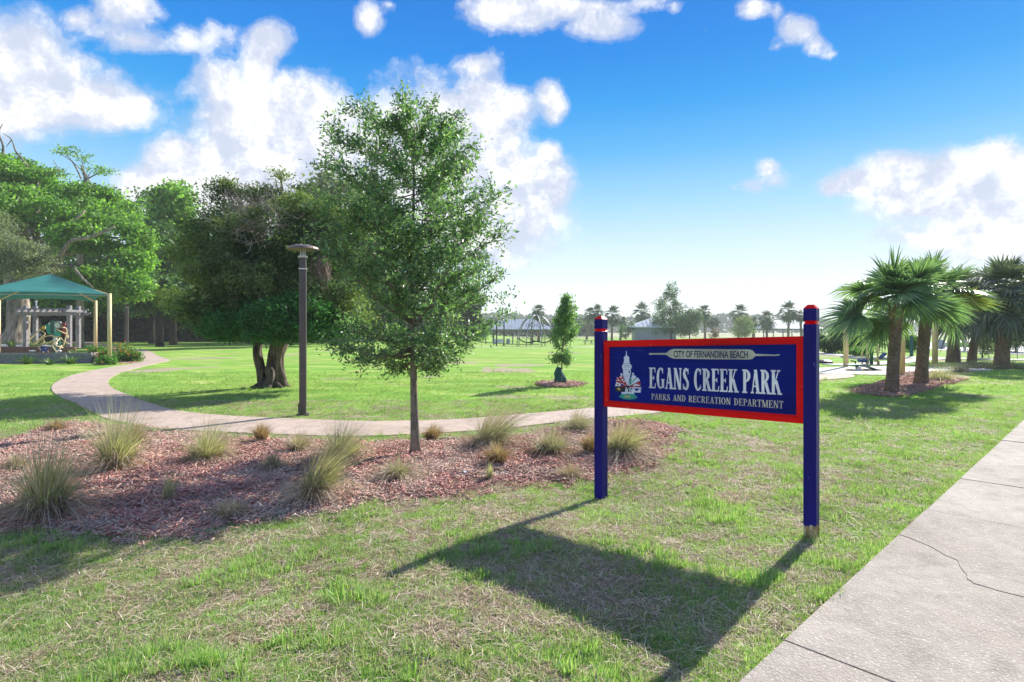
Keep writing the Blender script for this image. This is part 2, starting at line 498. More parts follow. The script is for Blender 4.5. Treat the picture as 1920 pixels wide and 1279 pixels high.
# ------------------------------------------------------------------ outlines on the ground
PATH_R = [(240, 653), (270, 655), (285, 661), (300, 669), (318, 676), (292, 682), (255, 691), (225, 700), (206, 711), (204, 721),
          (215, 731), (240, 741), (265, 751), (300, 763), (330, 770), (370, 776), (450, 782), (568, 787), (700, 791), (860, 787),
          (1000, 776), (1100, 767), (1200, 757), (1320, 737), (1430, 716), (1500, 706), (1580, 701)]
PATH_L = [(1600, 708), (1520, 715), (1440, 728), (1340, 752), (1250, 772), (1200, 779), (1150, 783), (1100, 787), (1020, 796), (960, 803), (860, 811), (680, 819),
          (530, 816), (430, 812), (322, 807), (280, 803), (247, 797), (197, 785), (173, 773), (155, 765), (137, 755), (113, 745),
          (99, 735), (97, 725), (109, 715), (127, 707), (147, 701), (180, 694), (213, 688), (247, 683), (268, 678),
          (262, 668), (225, 658), (170, 648), (130, 642), (128, 638), (180, 641)]
PATH = [G(*p) for p in smooth_poly(PATH_R + PATH_L, 4)]
MULCH_PX = [(-160, 990), (-60, 1000), (0, 1001), (70, 995), (150, 996), (230, 1000), (310, 1004), (380, 990), (470, 978), (560, 962), (640, 958), (700, 948), (780, 938), (850, 925), (910, 915),
            (960, 907), (1040, 906), (1100, 903), (1150, 890), (1200, 872), (1235, 850), (1255, 825), (1250, 806), (1215, 794), (1180, 790), (1130, 796), (1060, 806), (1000, 815), (930, 822), (860, 828), (700, 832), (610, 829), (530, 827), (430, 822),
            (340, 817), (270, 812), (200, 800), (130, 795), (80, 808), (40, 826), (0, 838), (-80, 850), (-200, 880)]
_mp = smooth_poly([G(*p) for p in MULCH_PX], 8)
MULCH = []
for i, (x, y) in enumerate(_mp):
    MULCH.append((x + (float(fbm(x * 3, y * 3, oct=3, seed=31)) - .5) * .35, y + (float(fbm(x * 3, y * 3, oct=3, seed=32)) - .5) * .35))
SW_O = np.array(G(1470, 1213)); SW_D = np.array((0.7296, 0.6838)); SW_N = np.array((SW_D[1], -SW_D[0]))
PALM_BED = [(1600, 732), (1640, 722), (1690, 706), (1700, 701), (1740, 699), (1790, 706), (1812, 711), (1775, 722), (1745, 730), (1700, 742), (1660, 744), (1620, 739)]
PALM_BED = smooth_poly([G(*p) for p in PALM_BED], 5)

def side_dist(x, y):
    """distance right of the sidewalk's left edge"""
    return (np.asarray(x) - SW_O[0]) * SW_N[0] + (np.asarray(y) - SW_O[1]) * SW_N[1]

def poly_dist(x, y, poly):
    x = np.asarray(x, float); y = np.asarray(y, float)
    d = np.full(x.shape, 1e9)
    for i in range(len(poly)):
        ax, ay = poly[i]; bx, by = poly[(i + 1) % len(poly)]
        vx, vy = bx - ax, by - ay
        t = np.clip(((x - ax) * vx + (y - ay) * vy) / (vx * vx + vy * vy + 1e-12), 0, 1)
        d = np.minimum(d, np.hypot(x - ax - t * vx, y - ay - t * vy))
    return d

def dryness(x, y):
    """0 lush .. 1 bare straw and soil"""
    n = fbm(np.asarray(x) * .7, np.asarray(y) * 1.1, oct=4, seed=11)
    n2 = fbm(np.asarray(x) * 5.5, np.asarray(y) * 7.5, oct=4, seed=17)
    d = .42 * (n - .5) * 2.2 + .95 * (n2 - .5) * 2.2 + .36
    near = 1 - sstep(6, 13, y)
    d = d * (.45 + .55 * near) + .05 * near
    # the worn ground under the sign
    d += .16 * np.exp(-(((x - 1.6) / 1.2) ** 2 + ((y - 4.0) / 1.1) ** 2))
    # lush strip along the mulch and to the right
    d -= .30 * sstep(6.5, 10, y) * sstep(3, 6, x)
    d -= .28 * np.exp(-(((x + 3.3) / 1.6) ** 2 + ((y - 4.55) / .38) ** 2))
    return np.clip(d, 0, 1)

# ------------------------------------------------------------------ ground sheet
def axis(lo, a, b, hi, step, grow=1.16):
    mid = list(np.arange(a, b + 1e-6, step))
    r, s = [], step
    v = b
    while v < hi: s *= grow; v += s; r.append(min(v, hi))
    l, s, v = [], step, a
    while v > lo: s *= grow; v -= s; l.append(max(v, lo))
    return np.array(l[::-1] + mid + r)
gx = axis(-2500, -9, 10, 2500, .11)
gy = axis(-60, .8, 13, 2800, .11, 1.13)
XX, YY = np.meshgrid(gx, gy)
ZZ = zg(XX, YY)
# the soil lies a little lower under paving
inP = inpoly(XX, YY, PATH)
ZZ = np.where(inP, np.minimum(ZZ, zs(XX, YY) - .01), ZZ)
sd = side_dist(XX, YY)
ZZ = np.where(sd > 0.02, -0.03, ZZ)
V = np.stack([XX.ravel(), YY.ravel(), ZZ.ravel()], 1)
nx, ny = len(gx), len(gy)
ii = (np.arange(ny - 1)[:, None] * nx + np.arange(nx - 1)[None, :]).ravel()
F = np.stack([ii, ii + 1, ii + nx + 1, ii + nx], 1)

m, nt, p = new_mat('lawn_ground')
attr = nt.nodes.new('ShaderNodeAttribute'); attr.attribute_name = 'dry'
attf = nt.nodes.new('ShaderNodeAttribute'); attf.attribute_name = 'far'
fine = noise(nt, 55, 5, .75)
med = noise(nt, 7, 5, .6)
lrg = noise(nt, .35, 4, .55)
green = ramp(nt, fine, [(.3, (.08, .14, .035)), (.5, (.17, .27, .06)), (.7, (.30, .40, .13))]).outputs[0]
straw = ramp(nt, fine, [(.34, (.07, .045, .035)), (.45, (.26, .18, .14)), (.56, (.48, .38, .31)), (.68, (.70, .60, .52))]).outputs[0]
dd = mathn(nt, 'ADD', attr.outputs['Fac'], mathn(nt, 'MULTIPLY', mathn(nt, 'SUBTRACT', med, .5), .9))
dm = ramp(nt, dd, [(.34, (0, 0, 0)), (.68, (1, 1, 1))]).outputs[0]
near_c = mixc(nt, dm, green, straw)
# mid and far lawn: yellow-green, mottled in long streaks
st = noise(nt, 1.1, 5, .6, stretch=(.35, 1, 1))
fgreen = ramp(nt, st, [(.34, (.13, .27, .04)), (.46, (.19, .36, .055)), (.57, (.27, .41, .08)), (.70, (.46, .45, .20))]).outputs[0]
fgreen = mixc(nt, 1.0, fgreen, ramp(nt, noise(nt, 26, 4, .7), [(.3, (.72, .72, .72)), (.7, (1.22, 1.22, 1.22))]).outputs[0], 'MULTIPLY')
fgreen = mixc(nt, 1.0, fgreen, ramp(nt, lrg, [(.3, (.85, .95, .85)), (.7, (1.15, 1.08, 1.1))]).outputs[0], 'MULTIPLY')
attb = nt.nodes.new('ShaderNodeAttribute'); attb.attribute_name = 'bare'
bm_ = ramp(nt, mathn(nt, 'ADD', attb.outputs['Fac'], mathn(nt, 'MULTIPLY', mathn(nt, 'SUBTRACT', noise(nt, 3.1, 6, .7), .5), 1.1)), [(.38, (0, 0, 0)), (.62, (.85, .85, .85))]).outputs[0]
mow = nt.nodes.new('ShaderNodeTexWave'); mow.inputs['Scale'].default_value = .28; mow.inputs['Distortion'].default_value = 1.2; mow.bands_direction = 'DIAGONAL'
nt.links.new(nt.nodes.new('ShaderNodeNewGeometry').outputs['Position'], mow.inputs['Vector'])
fgreen = mixc(nt, 1.0, fgreen, ramp(nt, mow.outputs['Fac'], [(.3, (.93, .95, .93)), (.7, (1.06, 1.04, 1.03))]).outputs[0], 'MULTIPLY')
fgreen = mixc(nt, ramp(nt, noise(nt, .22, 5, .6), [(.50, (0, 0, 0)), (.66, (.5, .5, .5))]).outputs[0], fgreen, (.36, .35, .13))
col = mixc(nt, attf.outputs['Fac'], near_c, fgreen)
col = mixc(nt, bm_, col, straw)
nt.links.new(col, p.inputs['Base Color']); p.inputs['Roughness'].default_value = .95; p.inputs['Specular IOR Level'].default_value = .1
bump(nt, p, mathn(nt, 'ADD', fine, med), .8, .02)
M['ground'] = m
me = np_mesh('ground', V, F, [M['ground']], smooth=True)
a = me.attributes.new('dry', 'FLOAT', 'POINT'); a.data.foreach_set('value', dryness(XX, YY).ravel().astype(np.float32))
_pd = np.where((YY > 5) & (YY < 36) & (XX > -25) & (XX < 8), poly_dist(XX, YY, PATH), 9)
_lp = G(568, 779); _cd = G(508, 726)
bare = .85 * np.exp(-(((XX - _lp[0] - .6) / 1.5) ** 2 + ((YY - _lp[1] + .12) / .22) ** 2)) + .55 * np.exp(-(_pd / .12) ** 2) + .5 * np.exp(-(((XX - _cd[0]) / 1.3) ** 2 + ((YY - _cd[1]) / .8) ** 2))
bare += .8 * (sstep(.63, .75, fbm(XX * .35, YY * .8, oct=4, seed=61))) * sstep(9, 13, YY) * (1 - sstep(38, 60, YY))
a = me.attributes.new('bare', 'FLOAT', 'POINT'); a.data.foreach_set('value', np.clip(bare, 0, 1).ravel().astype(np.float32))
a = me.attributes.new('far', 'FLOAT', 'POINT'); a.data.foreach_set('value', sstep(7, 13, YY).ravel().astype(np.float32))
tag(link('ground', me), kind='structure')

# sheets draped on the ground -------------------------------------------------
def sheet(name, poly, mat, lift, step=.25, follow=zs, thick=.05):
    """polygon sheet as an extruded slab that follows the ground"""
    import bmesh
    bm = bmesh.new()
    vs = [bm.verts.new((x, y, 0)) for x, y in poly]
    f = bm.faces.new(vs)
    f.normal_update()
    if f.normal.z < 0: f.normal_flip()
    bmesh.ops.triangulate(bm, faces=[f])
    ys = [p[1] for p in poly]
    y = min(ys)
    while y < max(ys):
        y += step * (1 if y < 15 else max(1, (y / 15) ** 2))
        bmesh.ops.bisect_plane(bm, geom=bm.verts[:] + bm.edges[:] + bm.faces[:], plane_co=(0, y, 0), plane_no=(0, 1, 0))
    ext = bmesh.ops.extrude_face_region(bm, geom=bm.faces[:])
    low = [v for v in bm.verts if v not in set(e for e in ext['geom'] if isinstance(e, bmesh.types.BMVert))]
    upset = set(e for e in ext['geom'] if isinstance(e, bmesh.types.BMVert))
    for v in bm.verts:
        g = float(follow(v.co.x, v.co.y))
        v.co.z = g + (lift if v in upset else lift - thick)
    bmesh.ops.recalc_face_normals(bm, faces=bm.faces[:])
    me = bpy.data.meshes.new(name); bm.to_mesh(me); bm.free()
    me.materials.append(mat)
    return link(name, me)

tag(sheet('path', PATH, M['path'], .018, 2.0, thick=.08), kind='structure')

# mulch bed sheet
m, nt, p = new_mat('mulch_soil')
fine = noise(nt, 48, 6, .75, stretch=(.6, 1, 1)); med = noise(nt, 5, 5, .65); lrg = noise(nt, 1.3, 4, .6)
red = ramp(nt, fine, [(.3, (.09, .03, .025)), (.5, (.27, .11, .085)), (.68, (.48, .26, .20))]).outputs[0]
tan = ramp(nt, fine, [(.3, (.22, .14, .11)), (.5, (.48, .37, .30)), (.7, (.68, .58, .49))]).outputs[0]
sand = ramp(nt, noise(nt, 90, 5, .7), [(.3, (.46, .38, .32)), (.7, (.68, .60, .52))]).outputs[0]
c1 = mixc(nt, ramp(nt, med, [(.47, (0, 0, 0)), (.6, (1, 1, 1))]).outputs[0], red, tan)
at = nt.nodes.new('ShaderNodeAttribute'); at.attribute_name = 'sand'
sm = mathn(nt, 'ADD', at.outputs['Fac'], mathn(nt, 'MULTIPLY', mathn(nt, 'SUBTRACT', med, .5), 1.1))
c1 = mixc(nt, ramp(nt, sm, [(.45, (0, 0, 0)), (.6, (1, 1, 1))]).outputs[0], c1, sand)
nt.links.new(c1, p.inputs['Base Color']); p.inputs['Roughness'].default_value = .95; p.inputs['Specular IOR Level'].default_value = .1
bump(nt, p, mathn(nt, 'ADD', fine, med), .9, .03)
M['mulch'] = m
mxs = [p_[0] for p_ in MULCH]; mys = [p_[1] for p_ in MULCH]
ux = np.arange(min(mxs) - .1, max(mxs) + .1, .07); uy = np.arange(min(mys) - .1, max(mys) + .1, .07)
UX, UY = np.meshgrid(ux, uy)
SANDS = [G(420, 935), G(370, 975), G(335, 995), G(430, 945), G(300, 840), G(180, 890), G(150, 880), G(1215, 850), G(1235, 830), G(1020, 880), G(850, 870), G(960, 895), G(560, 960)]
def sandiness(x, y):
    s = 0
    for (sx, sy) in SANDS: s = s + np.exp(-(((x - sx) / .34) ** 2 + ((y - sy) / .16) ** 2))
    return np.clip(s * .78, 0, 1)
md = np.where(inpoly(UX, UY, MULCH), 1, -1) * poly_dist(UX, UY, MULCH)
UZ = zs(UX, UY) + .006 + .035 * sstep(0, .35, md) + sstep(0, .3, md) * (fbm(UX * 4, UY * 4, oct=4, seed=44) - .5) * .07
UZ = np.where(md < 0, zs(UX, UY) - .05, UZ)
UZ = np.maximum(UZ, np.where(md > 0, zg(UX, UY) + .004, UZ))
k = len(ux)
ii = (np.arange(len(uy) - 1)[:, None] * k + np.arange(k - 1)[None, :]).ravel()
F = np.stack([ii, ii + 1, ii + k + 1, ii + k], 1)
keep = (md.ravel()[F] > -.10).any(1)
me = np_mesh('mulch_bed', np.stack([UX.ravel(), UY.ravel(), UZ.ravel()], 1), F[keep], [M['mulch']], smooth=True)
a = me.attributes.new('sand', 'FLOAT', 'POINT'); a.data.foreach_set('value', sandiness(UX, UY).ravel().astype(np.float32))
tag(link('mulch_bed', me), kind='structure')
def mulch_z(x, y):
    d = poly_dist(x, y, MULCH) * np.where(inpoly(x, y, MULCH), 1, -1)
    return zs(x, y) + .006 + .035 * sstep(0, .35, d) + sstep(0, .3, d) * (fbm(np.asarray(x) * 4, np.asarray(y) * 4, oct=4, seed=44) - .5) * .07

palmbed = sheet('palm_mulch_bed', PALM_BED, M['mulch'], .02, 1.0)
tag(palmbed, kind='structure')

# pads, far paths and the sandy lot on the right -------------------------------
def gpoly(pts, n=3): return smooth_poly([G(*q) for q in pts], n)
tag(sheet('exercise_pad', gpoly([(1500, 694), (1560, 690), (1640, 688), (1760, 690), (1860, 694), (1780, 698), (1735, 702), (1690, 703), (1640, 704), (1560, 702), (1500, 700)]), M['pad'], .03, 3), kind='structure')
def strip(name, pts, w, mat, lift=.03):
    c = smooth_line([G(*q) for q in pts], 5)
    L_, R_ = [], []
    for i, q in enumerate(c):
        t = c[min(i + 1, len(c) - 1)] - c[max(i - 1, 0)]; t = t / np.hypot(*t)
        n_ = np.array((-t[1], t[0])) * w / 2
        L_.append(tuple(q + n_)); R_.append(tuple(q - n_))
    return tag(sheet(name, L_ + R_[::-1], mat, lift, 2), kind='structure')
strip('far_path', [(760, 646), (900, 650), (1000, 652), (1100, 651), (1200, 647), (1350, 648), (1450, 655), (1550, 664), (1640, 669), (1740, 671), (1850, 674), (1990, 676)], 1.6, M['pad'])
strip('park_path', [(1560, 685), (1640, 683), (1700, 678), (1760, 672)], 1.2, M['pad'], .036)
tag(sheet('sandy_lot', gpoly([(1730, 654), (1800, 660), (1920, 666), (2100, 668), (2300, 650), (2200, 634), (1920, 634), (1800, 638), (1720, 646)]), M['pad'], .042, 3), kind='structure')
strip('far_road', [(1480, 633), (1650, 634), (1800, 633), (2000, 632)], 5, M['pad'], .05)
# marsh beyond the park
m, nt, p = new_mat('marsh_grass')
c = ramp(nt, noise(nt, .05, 4, stretch=(.3, 1, 1)), [(.35, (.22, .24, .12)), (.6, (.36, .34, .20))]).outputs[0]
nt.links.new(c, p.inputs['Base Color']); p.inputs['Roughness'].default_value = 1
M['marsh'] = m
me = np_mesh('marsh', [(-60, 190, -.9), (1600, 190, -.9), (1600, 900, -.9), (-60, 900, -.9)], [(0, 1, 2, 3)], [m])
tag(link('marsh', me), kind='structure')

# ------------------------------------------------------------------ sidewalk slabs
sw = empty('sidewalk', (SW_O[0], SW_O[1], 0), math.atan2(SW_D[1], SW_D[0]))
tag(sw, kind='structure')
PITCH, SWW, TOP = 1.532, 1.75, .035
def slab_mesh(y0=0.0):
    mb = MB(); g = .007
    mb.prism([(g, 0), (PITCH - g, 0), (PITCH - g, -SWW), (g, -SWW)], -.09, TOP)
    return mb
slab_me = None
for k in range(-3, 11):
    if k in (0, 1): continue
    if slab_me is None:
        o = slab_mesh().build('slab', M['sidewalk'], sw, bevel=.008, seg=2, loc=(k * PITCH, 0, 0)); slab_me = o.data
    else:
        o = link('slab', slab_me, sw, (k * PITCH, 0, 0))
        b = o.modifiers.new('bevel', 'BEVEL'); b.width = .008; b.segments = 2; b.limit_method = 'ANGLE'
    o.location.z = [0, .003, -.002, .001, -.003, .002][k % 6]
    o.rotation_euler = (0, [.0, .001, -.001][k % 3], 0)
# the cracked slab: two pieces parted along the crack
crack_px = [(1690, 1003), (1712, 1012), (1742, 1024), (1770, 1040), (1795, 1051), (1802, 1066), (1812, 1077), (1814, 1086), (1826, 1094), (1870, 1107), (1920, 1120)]
loc_crack = []
for q in crack_px:
    w_ = np.array(G(*q, dz=TOP)) - SW_O
    loc_crack.append((float(w_ @ SW_D), -float(w_ @ SW_N)))
loc_crack[0] = (loc_crack[0][0], 0.0)
cr = []
for i in range(len(loc_crack) - 1):
    for t in (0, .33, .66):
        x = loc_crack[i][0] * (1 - t) + loc_crack[i + 1][0] * t; y = loc_crack[i][1] * (1 - t) + loc_crack[i + 1][1] * t
        cr.append((x + (0 if not cr else random.uniform(-.006, .006)), y))
cr.append((loc_crack[-1][0], loc_crack[-1][1])); cr.append((cr[-1][0] + .01, -SWW))
x0, x1 = .007, 2 * PITCH - .007
for side in (0, 1):
    mb = MB()
    if side == 0: poly = [(x0, 0)] + [(x - .0035, y) for x, y in cr] + [(x0, -SWW)]
    else: poly = [(x + .0035, y) for x, y in cr] + [(x1, -SWW), (x1, 0)]
    mb.prism(poly[::-1], -.09, TOP if side == 0 else TOP + .002)
    o = mb.build('slab', M['sidewalk'], sw, bevel=.0015)
    o['label'] = 'slab piece along the winding crack'
o = MB().box(-4, -SWW, -.12, 18, -.004, TOP - .022).build('joint_bedding', M['gap'], sw)

# ------------------------------------------------------------------ sky clouds
cl = []
def cb(x, y, rx, ry, w=1.0): cl.append((x, y, rx, ry, w))
for a_ in [(15, 140, 105, 100), (60, 75, 45, 38, .8), (100, 150, 60, 50, .9), (130, 190, 130, 45), (205, 205, 80, 34), (60, 205, 150, 38), (262, 200, 26, 26), (150, 120, 34, 24, .7), (215, 145, 34, 28, .5),
           (150, 35, 34, 22, .75), (235, 15, 55, 32, .85), (200, 55, 60, 20, .6), (240, 75, 50, 24, .75), (290, 85, 46, 16, .5), (350, 75, 34, 26, .5), (395, 70, 30, 30, .55), (430, 65, 24, 26, .45),
           (500, 78, 36, 30, 1.1), (488, 120, 28, 40, 1.1), (410, 135, 50, 28, .6), (370, 160, 40, 25, .5), (430, 180, 50, 40, .8), (530, 205, 90, 62, 1.15), (450, 235, 60, 60, 1.1), (375, 215, 22, 18, .5),
           (318, 295, 42, 36, 1.1), (355, 305, 40, 30, 1), (300, 345, 70, 38, 1.1), (270, 370, 60, 30, 1.1), (380, 350, 80, 60, 1.2), (470, 320, 120, 90, 1.2), (590, 290, 90, 80, 1.15), (665, 245, 40, 45, 1), (700, 300, 80, 80, 1.1), (640, 360, 180, 70, 1.2), (560, 200, 40, 30, .8),
           (895, 125, 42, 22, .75), (920, 100, 26, 18, .35), (950, 100, 18, 10, .35), (835, 200, 34, 22, 1.2), (900, 175, 46, 40, .8), (960, 195, 52, 34, .8), (1025, 175, 26, 24, .85), (1040, 205, 22, 26, .8), (870, 240, 80, 50, 1), (900, 320, 80, 80, 1.1),
           (1030, 292, 22, 22, 1), (990, 320, 34, 24, 1), (1025, 345, 44, 50, 1.1), (960, 390, 90, 60, 1.1), (900, 430, 110, 70, 1.1), (790, 300, 100, 120, 1.1), (965, 245, 34, 22, .6),
           (690, 35, 26, 32, .8), (722, 10, 18, 10, .5), (868, 10, 20, 10, .5), (965, 20, 75, 34, 1.1), (1060, 15, 110, 20, .9), (1130, 48, 60, 26, .9), (1200, 6, 60, 12, .5), (1265, 12, 12, 10, .5),
           (1415, 15, 32, 18, .8), (1455, 20, 14, 14, .7), (1495, 55, 34, 26, .95), (1530, 85, 26, 18, .8), (1555, 100, 14, 12, .7), (1455, 88, 20, 12, .5), (1325, 55, 10, 14, .4),
           (1440, 315, 20, 17, .62), (1455, 335, 22, 16, .5), (1415, 350, 30, 20, .5), (1375, 350, 20, 12, .3),
           (1565, 350, 30, 16, .85), (1620, 340, 56, 24, 1.05), (1690, 325, 66, 36, 1.1), (1735, 365, 100, 42, 1.15), (1790, 325, 84, 40, 1.1), (1870, 300, 44, 30, 1.05), (1885, 325, 34, 30, 1), (1800, 370, 80, 40, 1),
           (1905, 375, 34, 44, 1.2), (1860, 430, 90, 44, 1.2), (1930, 420, 80, 70, 1.2), (1700, 440, 70, 20, .6), (1790, 450, 80, 30, .9), (1960, 350, 60, 60, 1.1), (2050, 400, 140, 80, 1.1), (-90, 150, 120, 100), (-260, 210, 140, 60)]:
    cb(*a_)
na, ne = 760, 150
az = np.linspace(-PI, PI, na); el = np.concatenate([np.linspace(-.02, 1.0, ne - 20), np.linspace(1.0, PI / 2 - .002, 21)[1:]])
ne = len(el)
AZm, ELm = np.meshgrid(az, el)
dx, dy, dz_ = np.cos(ELm) * np.sin(AZm), np.cos(ELm) * np.cos(AZm), np.sin(ELm)
D = np.zeros_like(AZm)
front = dy > .15
tx = np.where(front, CX + FOC * dx / np.maximum(dy, .15), 1e6); ty = np.where(front, CY - FOC * dz_ / np.maximum(dy, .15), 1e6)
for (bx, by, rx, ry, w_) in cl:
    r2 = ((tx - bx) / (rx * 1.04)) ** 2 + ((ty - by) / (ry * 1.04)) ** 2
    D = np.maximum(D, w_ * np.exp(-np.minimum(r2, 30) * .62)) + .22 * w_ * np.exp(-np.minimum(r2, 30) * 1.2)
# unseen clouds added round the sky, more cover to brighten shade, gap at sun
gen = fbm(dx * 2.6 + 7, dy * 2.6 + 3, dz_ * 4.5, oct=4, seed=77)
outside = np.clip(np.maximum(sstep(2100, 2700, tx), np.maximum(1 - sstep(-700, -200, tx), 1 - sstep(-500, -120, ty))), 0, 1)
outside = np.where(front, outside, 1.0)
sund = dx * sdir.x + dy * sdir.y + dz_ * sdir.z
D = D + outside * sstep(.46, .62, gen) * .9 * (1 - sstep(.86, .93, sund))
m, nt, p = new_mat('cloud')
nt.nodes.remove(p)
ac = nt.nodes.new('ShaderNodeAttribute'); ac.attribute_name = 'dens'
geo = nt.nodes.new('ShaderNodeNewGeometry')
vec = nt.nodes.new('ShaderNodeVectorMath'); vec.operation = 'NORMALIZE'; nt.links.new(geo.outputs['Position'], vec.inputs[0])
n1 = noise(nt, 11, 12, .64, vec=vec.outputs[0], dist=.15)
n2 = noise(nt, 30, 8, .65, vec=vec.outputs[0])
off = nt.nodes.new('ShaderNodeVectorMath'); off.operation = 'ADD'; nt.links.new(vec.outputs[0], off.inputs[0]); off.inputs[1].default_value = (.010, .010, .028)
n3 = noise(nt, 11, 12, .64, vec=off.outputs[0], dist=.15)
dn = mathn(nt, 'ADD', ac.outputs['Fac'], mathn(nt, 'MULTIPLY', mathn(nt, 'SUBTRACT', n1, .5), 1.25))
dn = mathn(nt, 'ADD', dn, mathn(nt, 'MULTIPLY', mathn(nt, 'SUBTRACT', n2, .5), .45))
alpha = ramp(nt, dn, [(.27, (0, 0, 0)), (.40, (.20, .20, .20)), (.56, (.62, .62, .62)), (.86, (1, 1, 1))]).outputs[0]
alpha.node.color_ramp.interpolation = 'EASE'
lit = mathn(nt, 'ADD', mathn(nt, 'MULTIPLY', mathn(nt, 'SUBTRACT', n1, n3), 5.0), mathn(nt, 'MULTIPLY', ac.outputs['Fac'], .45))
lit = mathn(nt, 'ADD', lit, mathn(nt, 'MULTIPLY', mathn(nt, 'SUBTRACT', n1, .5), 1.0))
ccol = ramp(nt, lit, [(.0, (.60, .66, .82)), (.38, (.74, .78, .90)), (.72, (.94, .95, .98))]).outputs[0]
em = nt.nodes.new('ShaderNodeEmission'); nt.links.new(ccol, em.inputs['Color']); em.inputs['Strength'].default_value = .575
tr = nt.nodes.new('ShaderNodeBsdfTransparent')
mx = nt.nodes.new('ShaderNodeMixShader')
nt.links.new(alpha, mx.inputs[0]); nt.links.new(tr.outputs[0], mx.inputs[1]); nt.links.new(em.outputs[0], mx.inputs[2])
nt.links.new(mx.outputs[0], nt.nodes['Material Output'].inputs['Surface'])
m.cycles.emission_sampling = 'NONE'
RD = 4000
ii = (np.arange(ne - 1)[:, None] * na + np.arange(na - 1)[None, :]).ravel()
F = np.stack([ii, ii + 1, ii + na + 1, ii + na], 1)
hasc = (D.ravel()[F] > .02).any(1)
me = np_mesh('clouds', np.stack([dx.ravel(), dy.ravel(), dz_.ravel()], 1) * RD, F[hasc], [m], smooth=True)
a = me.attributes.new('dens', 'FLOAT', 'POINT'); a.data.foreach_set('value', D.ravel().astype(np.float32))
tag(link('clouds', me), kind='structure')

# ------------------------------------------------------------------ foliage tools
def unit(v): return v / np.maximum(np.linalg.norm(v, axis=-1, keepdims=True), 1e-9)

def leaves(C, length, width, up=.5, r=rng, axis=None, ax_w=0.0, fold=False):
    n = len(C)
    nrm = unit(r.normal(size=(n, 3)) + np.array((0, 0, up)))
    a = r.normal(size=(n, 3))
    if axis is not None: a = a * (1 - ax_w) + axis * ax_w * 1.6
    a = unit(a - nrm * (a * nrm).sum(1, keepdims=True))
    b = np.cross(nrm, a)
    L = (length * r.uniform(.65, 1.3, n))[:, None]; W = (width * r.uniform(.7, 1.3, n))[:, None]
    V = np.stack([C - a * L / 2, C + b * W / 2 - a * L * .05, C + a * L / 2, C - b * W / 2 - a * L * .05], 1).reshape(-1, 3)
    F = np.arange(n * 4).reshape(-1, 4)
    return V, F

def leaf_obj(name, C, length, width, mat, parent=None, up=.5, axis=None, ax_w=0.0):
    V, F = leaves(np.asarray(C), length, width, up, axis=axis, ax_w=ax_w)
    return link(name, np_mesh(name, V, F, [mat]), parent)

def blob_points(blobs, n, shell=.55, seed=0, holes=.0, hscale=1.0, r=rng):
    """points through a set of ellipsoids (x,y,z,rx,ry,rz), denser to the outside, with noise gaps"""
    B = np.array(blobs, float)
    vol = (B[:, 3] * B[:, 4] * B[:, 5]) ** .75
    idx = r.choice(len(B), size=int(n * 1.8), p=vol / vol.sum())
    d = unit(r.normal(size=(len(idx), 3)))
    rad = (shell + (1 - shell) * r.random(len(idx))) ** .6
    jit = .55 + .85 * fbm(d[:, 0] * 2.5 + idx * 3.1, d[:, 1] * 2.5, d[:, 2] * 2.5, oct=3, seed=seed)
    P = B[idx, :3] + d * B[idx, 3:] * (rad * jit)[:, None]
    if holes > 0:
        h = fbm(P[:, 0] * hscale + 50, P[:, 1] * hscale + 50, P[:, 2] * hscale * 1.3 + 50, oct=3, seed=seed + 9)
        P = P[h > holes]
    return P[:n]

def clump(P, per, spread, r=rng):
    C = np.repeat(P, per, axis=0)
    return C + r.normal(size=C.shape) * np.array(spread)

def limb(mb, p, q, r0, r1, bend=.15, n=5, seg=6):
    p, q = np.array(p, float), np.array(q, float)
    L = np.linalg.norm(q - p)
    off = np.array((random.gauss(0, 1), random.gauss(0, 1), random.gauss(0, .5) + .4)) * bend * L
    pts, rad = [], []
    for i in range(n):
        t = i / (n - 1)
        pts.append(p * (1 - t) + q * t + off * math.sin(t * PI) * .5 + (np.array([random.gauss(0, 1) for _ in range(3)]) * L * .02 if 0 < i < n - 1 else 0))
        rad.append(r0 * (1 - t) + r1 * t)
    mb.tube(pts, rad, seg)
    return pts

# ------------------------------------------------------------------ the sign
SP0 = np.array((0.873, 5.60)); SP1 = np.array((2.30, 4.385))
SL = float(np.hypot(*(SP1 - SP0))); SD = (SP1 - SP0) / SL; SN = np.array((SD[1], -SD[0]))
if SN[1] > 0: SN = -SN
def sgn(u, z, w=0.0):
    """u metres from the left post's axis, z height, w metres towards the reader"""
    q = SP0 + SD * u + SN * w
    return (q[0], q[1], z)
def px_uz(px, py):
    r_ = (px - CX) / FOC
    t = (r_ * SP0[1] - SP0[0]) / ((SP1 - SP0)[0] - r_ * (SP1 - SP0)[1])
    Y = SP0[1] + (SP1 - SP0)[1] * t
    return t * SL, EYE - (py - CY) * Y / FOC
FU0, FU1 = .046, SL - .046
def ztop(u): return 1.495 + (1.553 - 1.495) * (u - FU0) / (FU1 - FU0)
def zbot(u): return .857 + (.878 - .857) * (u - FU0) / (FU1 - FU0)
sign_rz = math.atan2(SD[1], SD[0])
signo = empty('park_sign', (SP0[0], SP0[1], float(zs(*SP0))), sign_rz)
tag(signo, 'wooden EGANS CREEK PARK sign, blue board in a red frame between navy posts', 'sign')
zb0 = float(zs(*SP0))
def L3(u, z, w=0.0):  # sign-local coordinates: x along, y away from the reader
    return (u, -w, z - zb0)
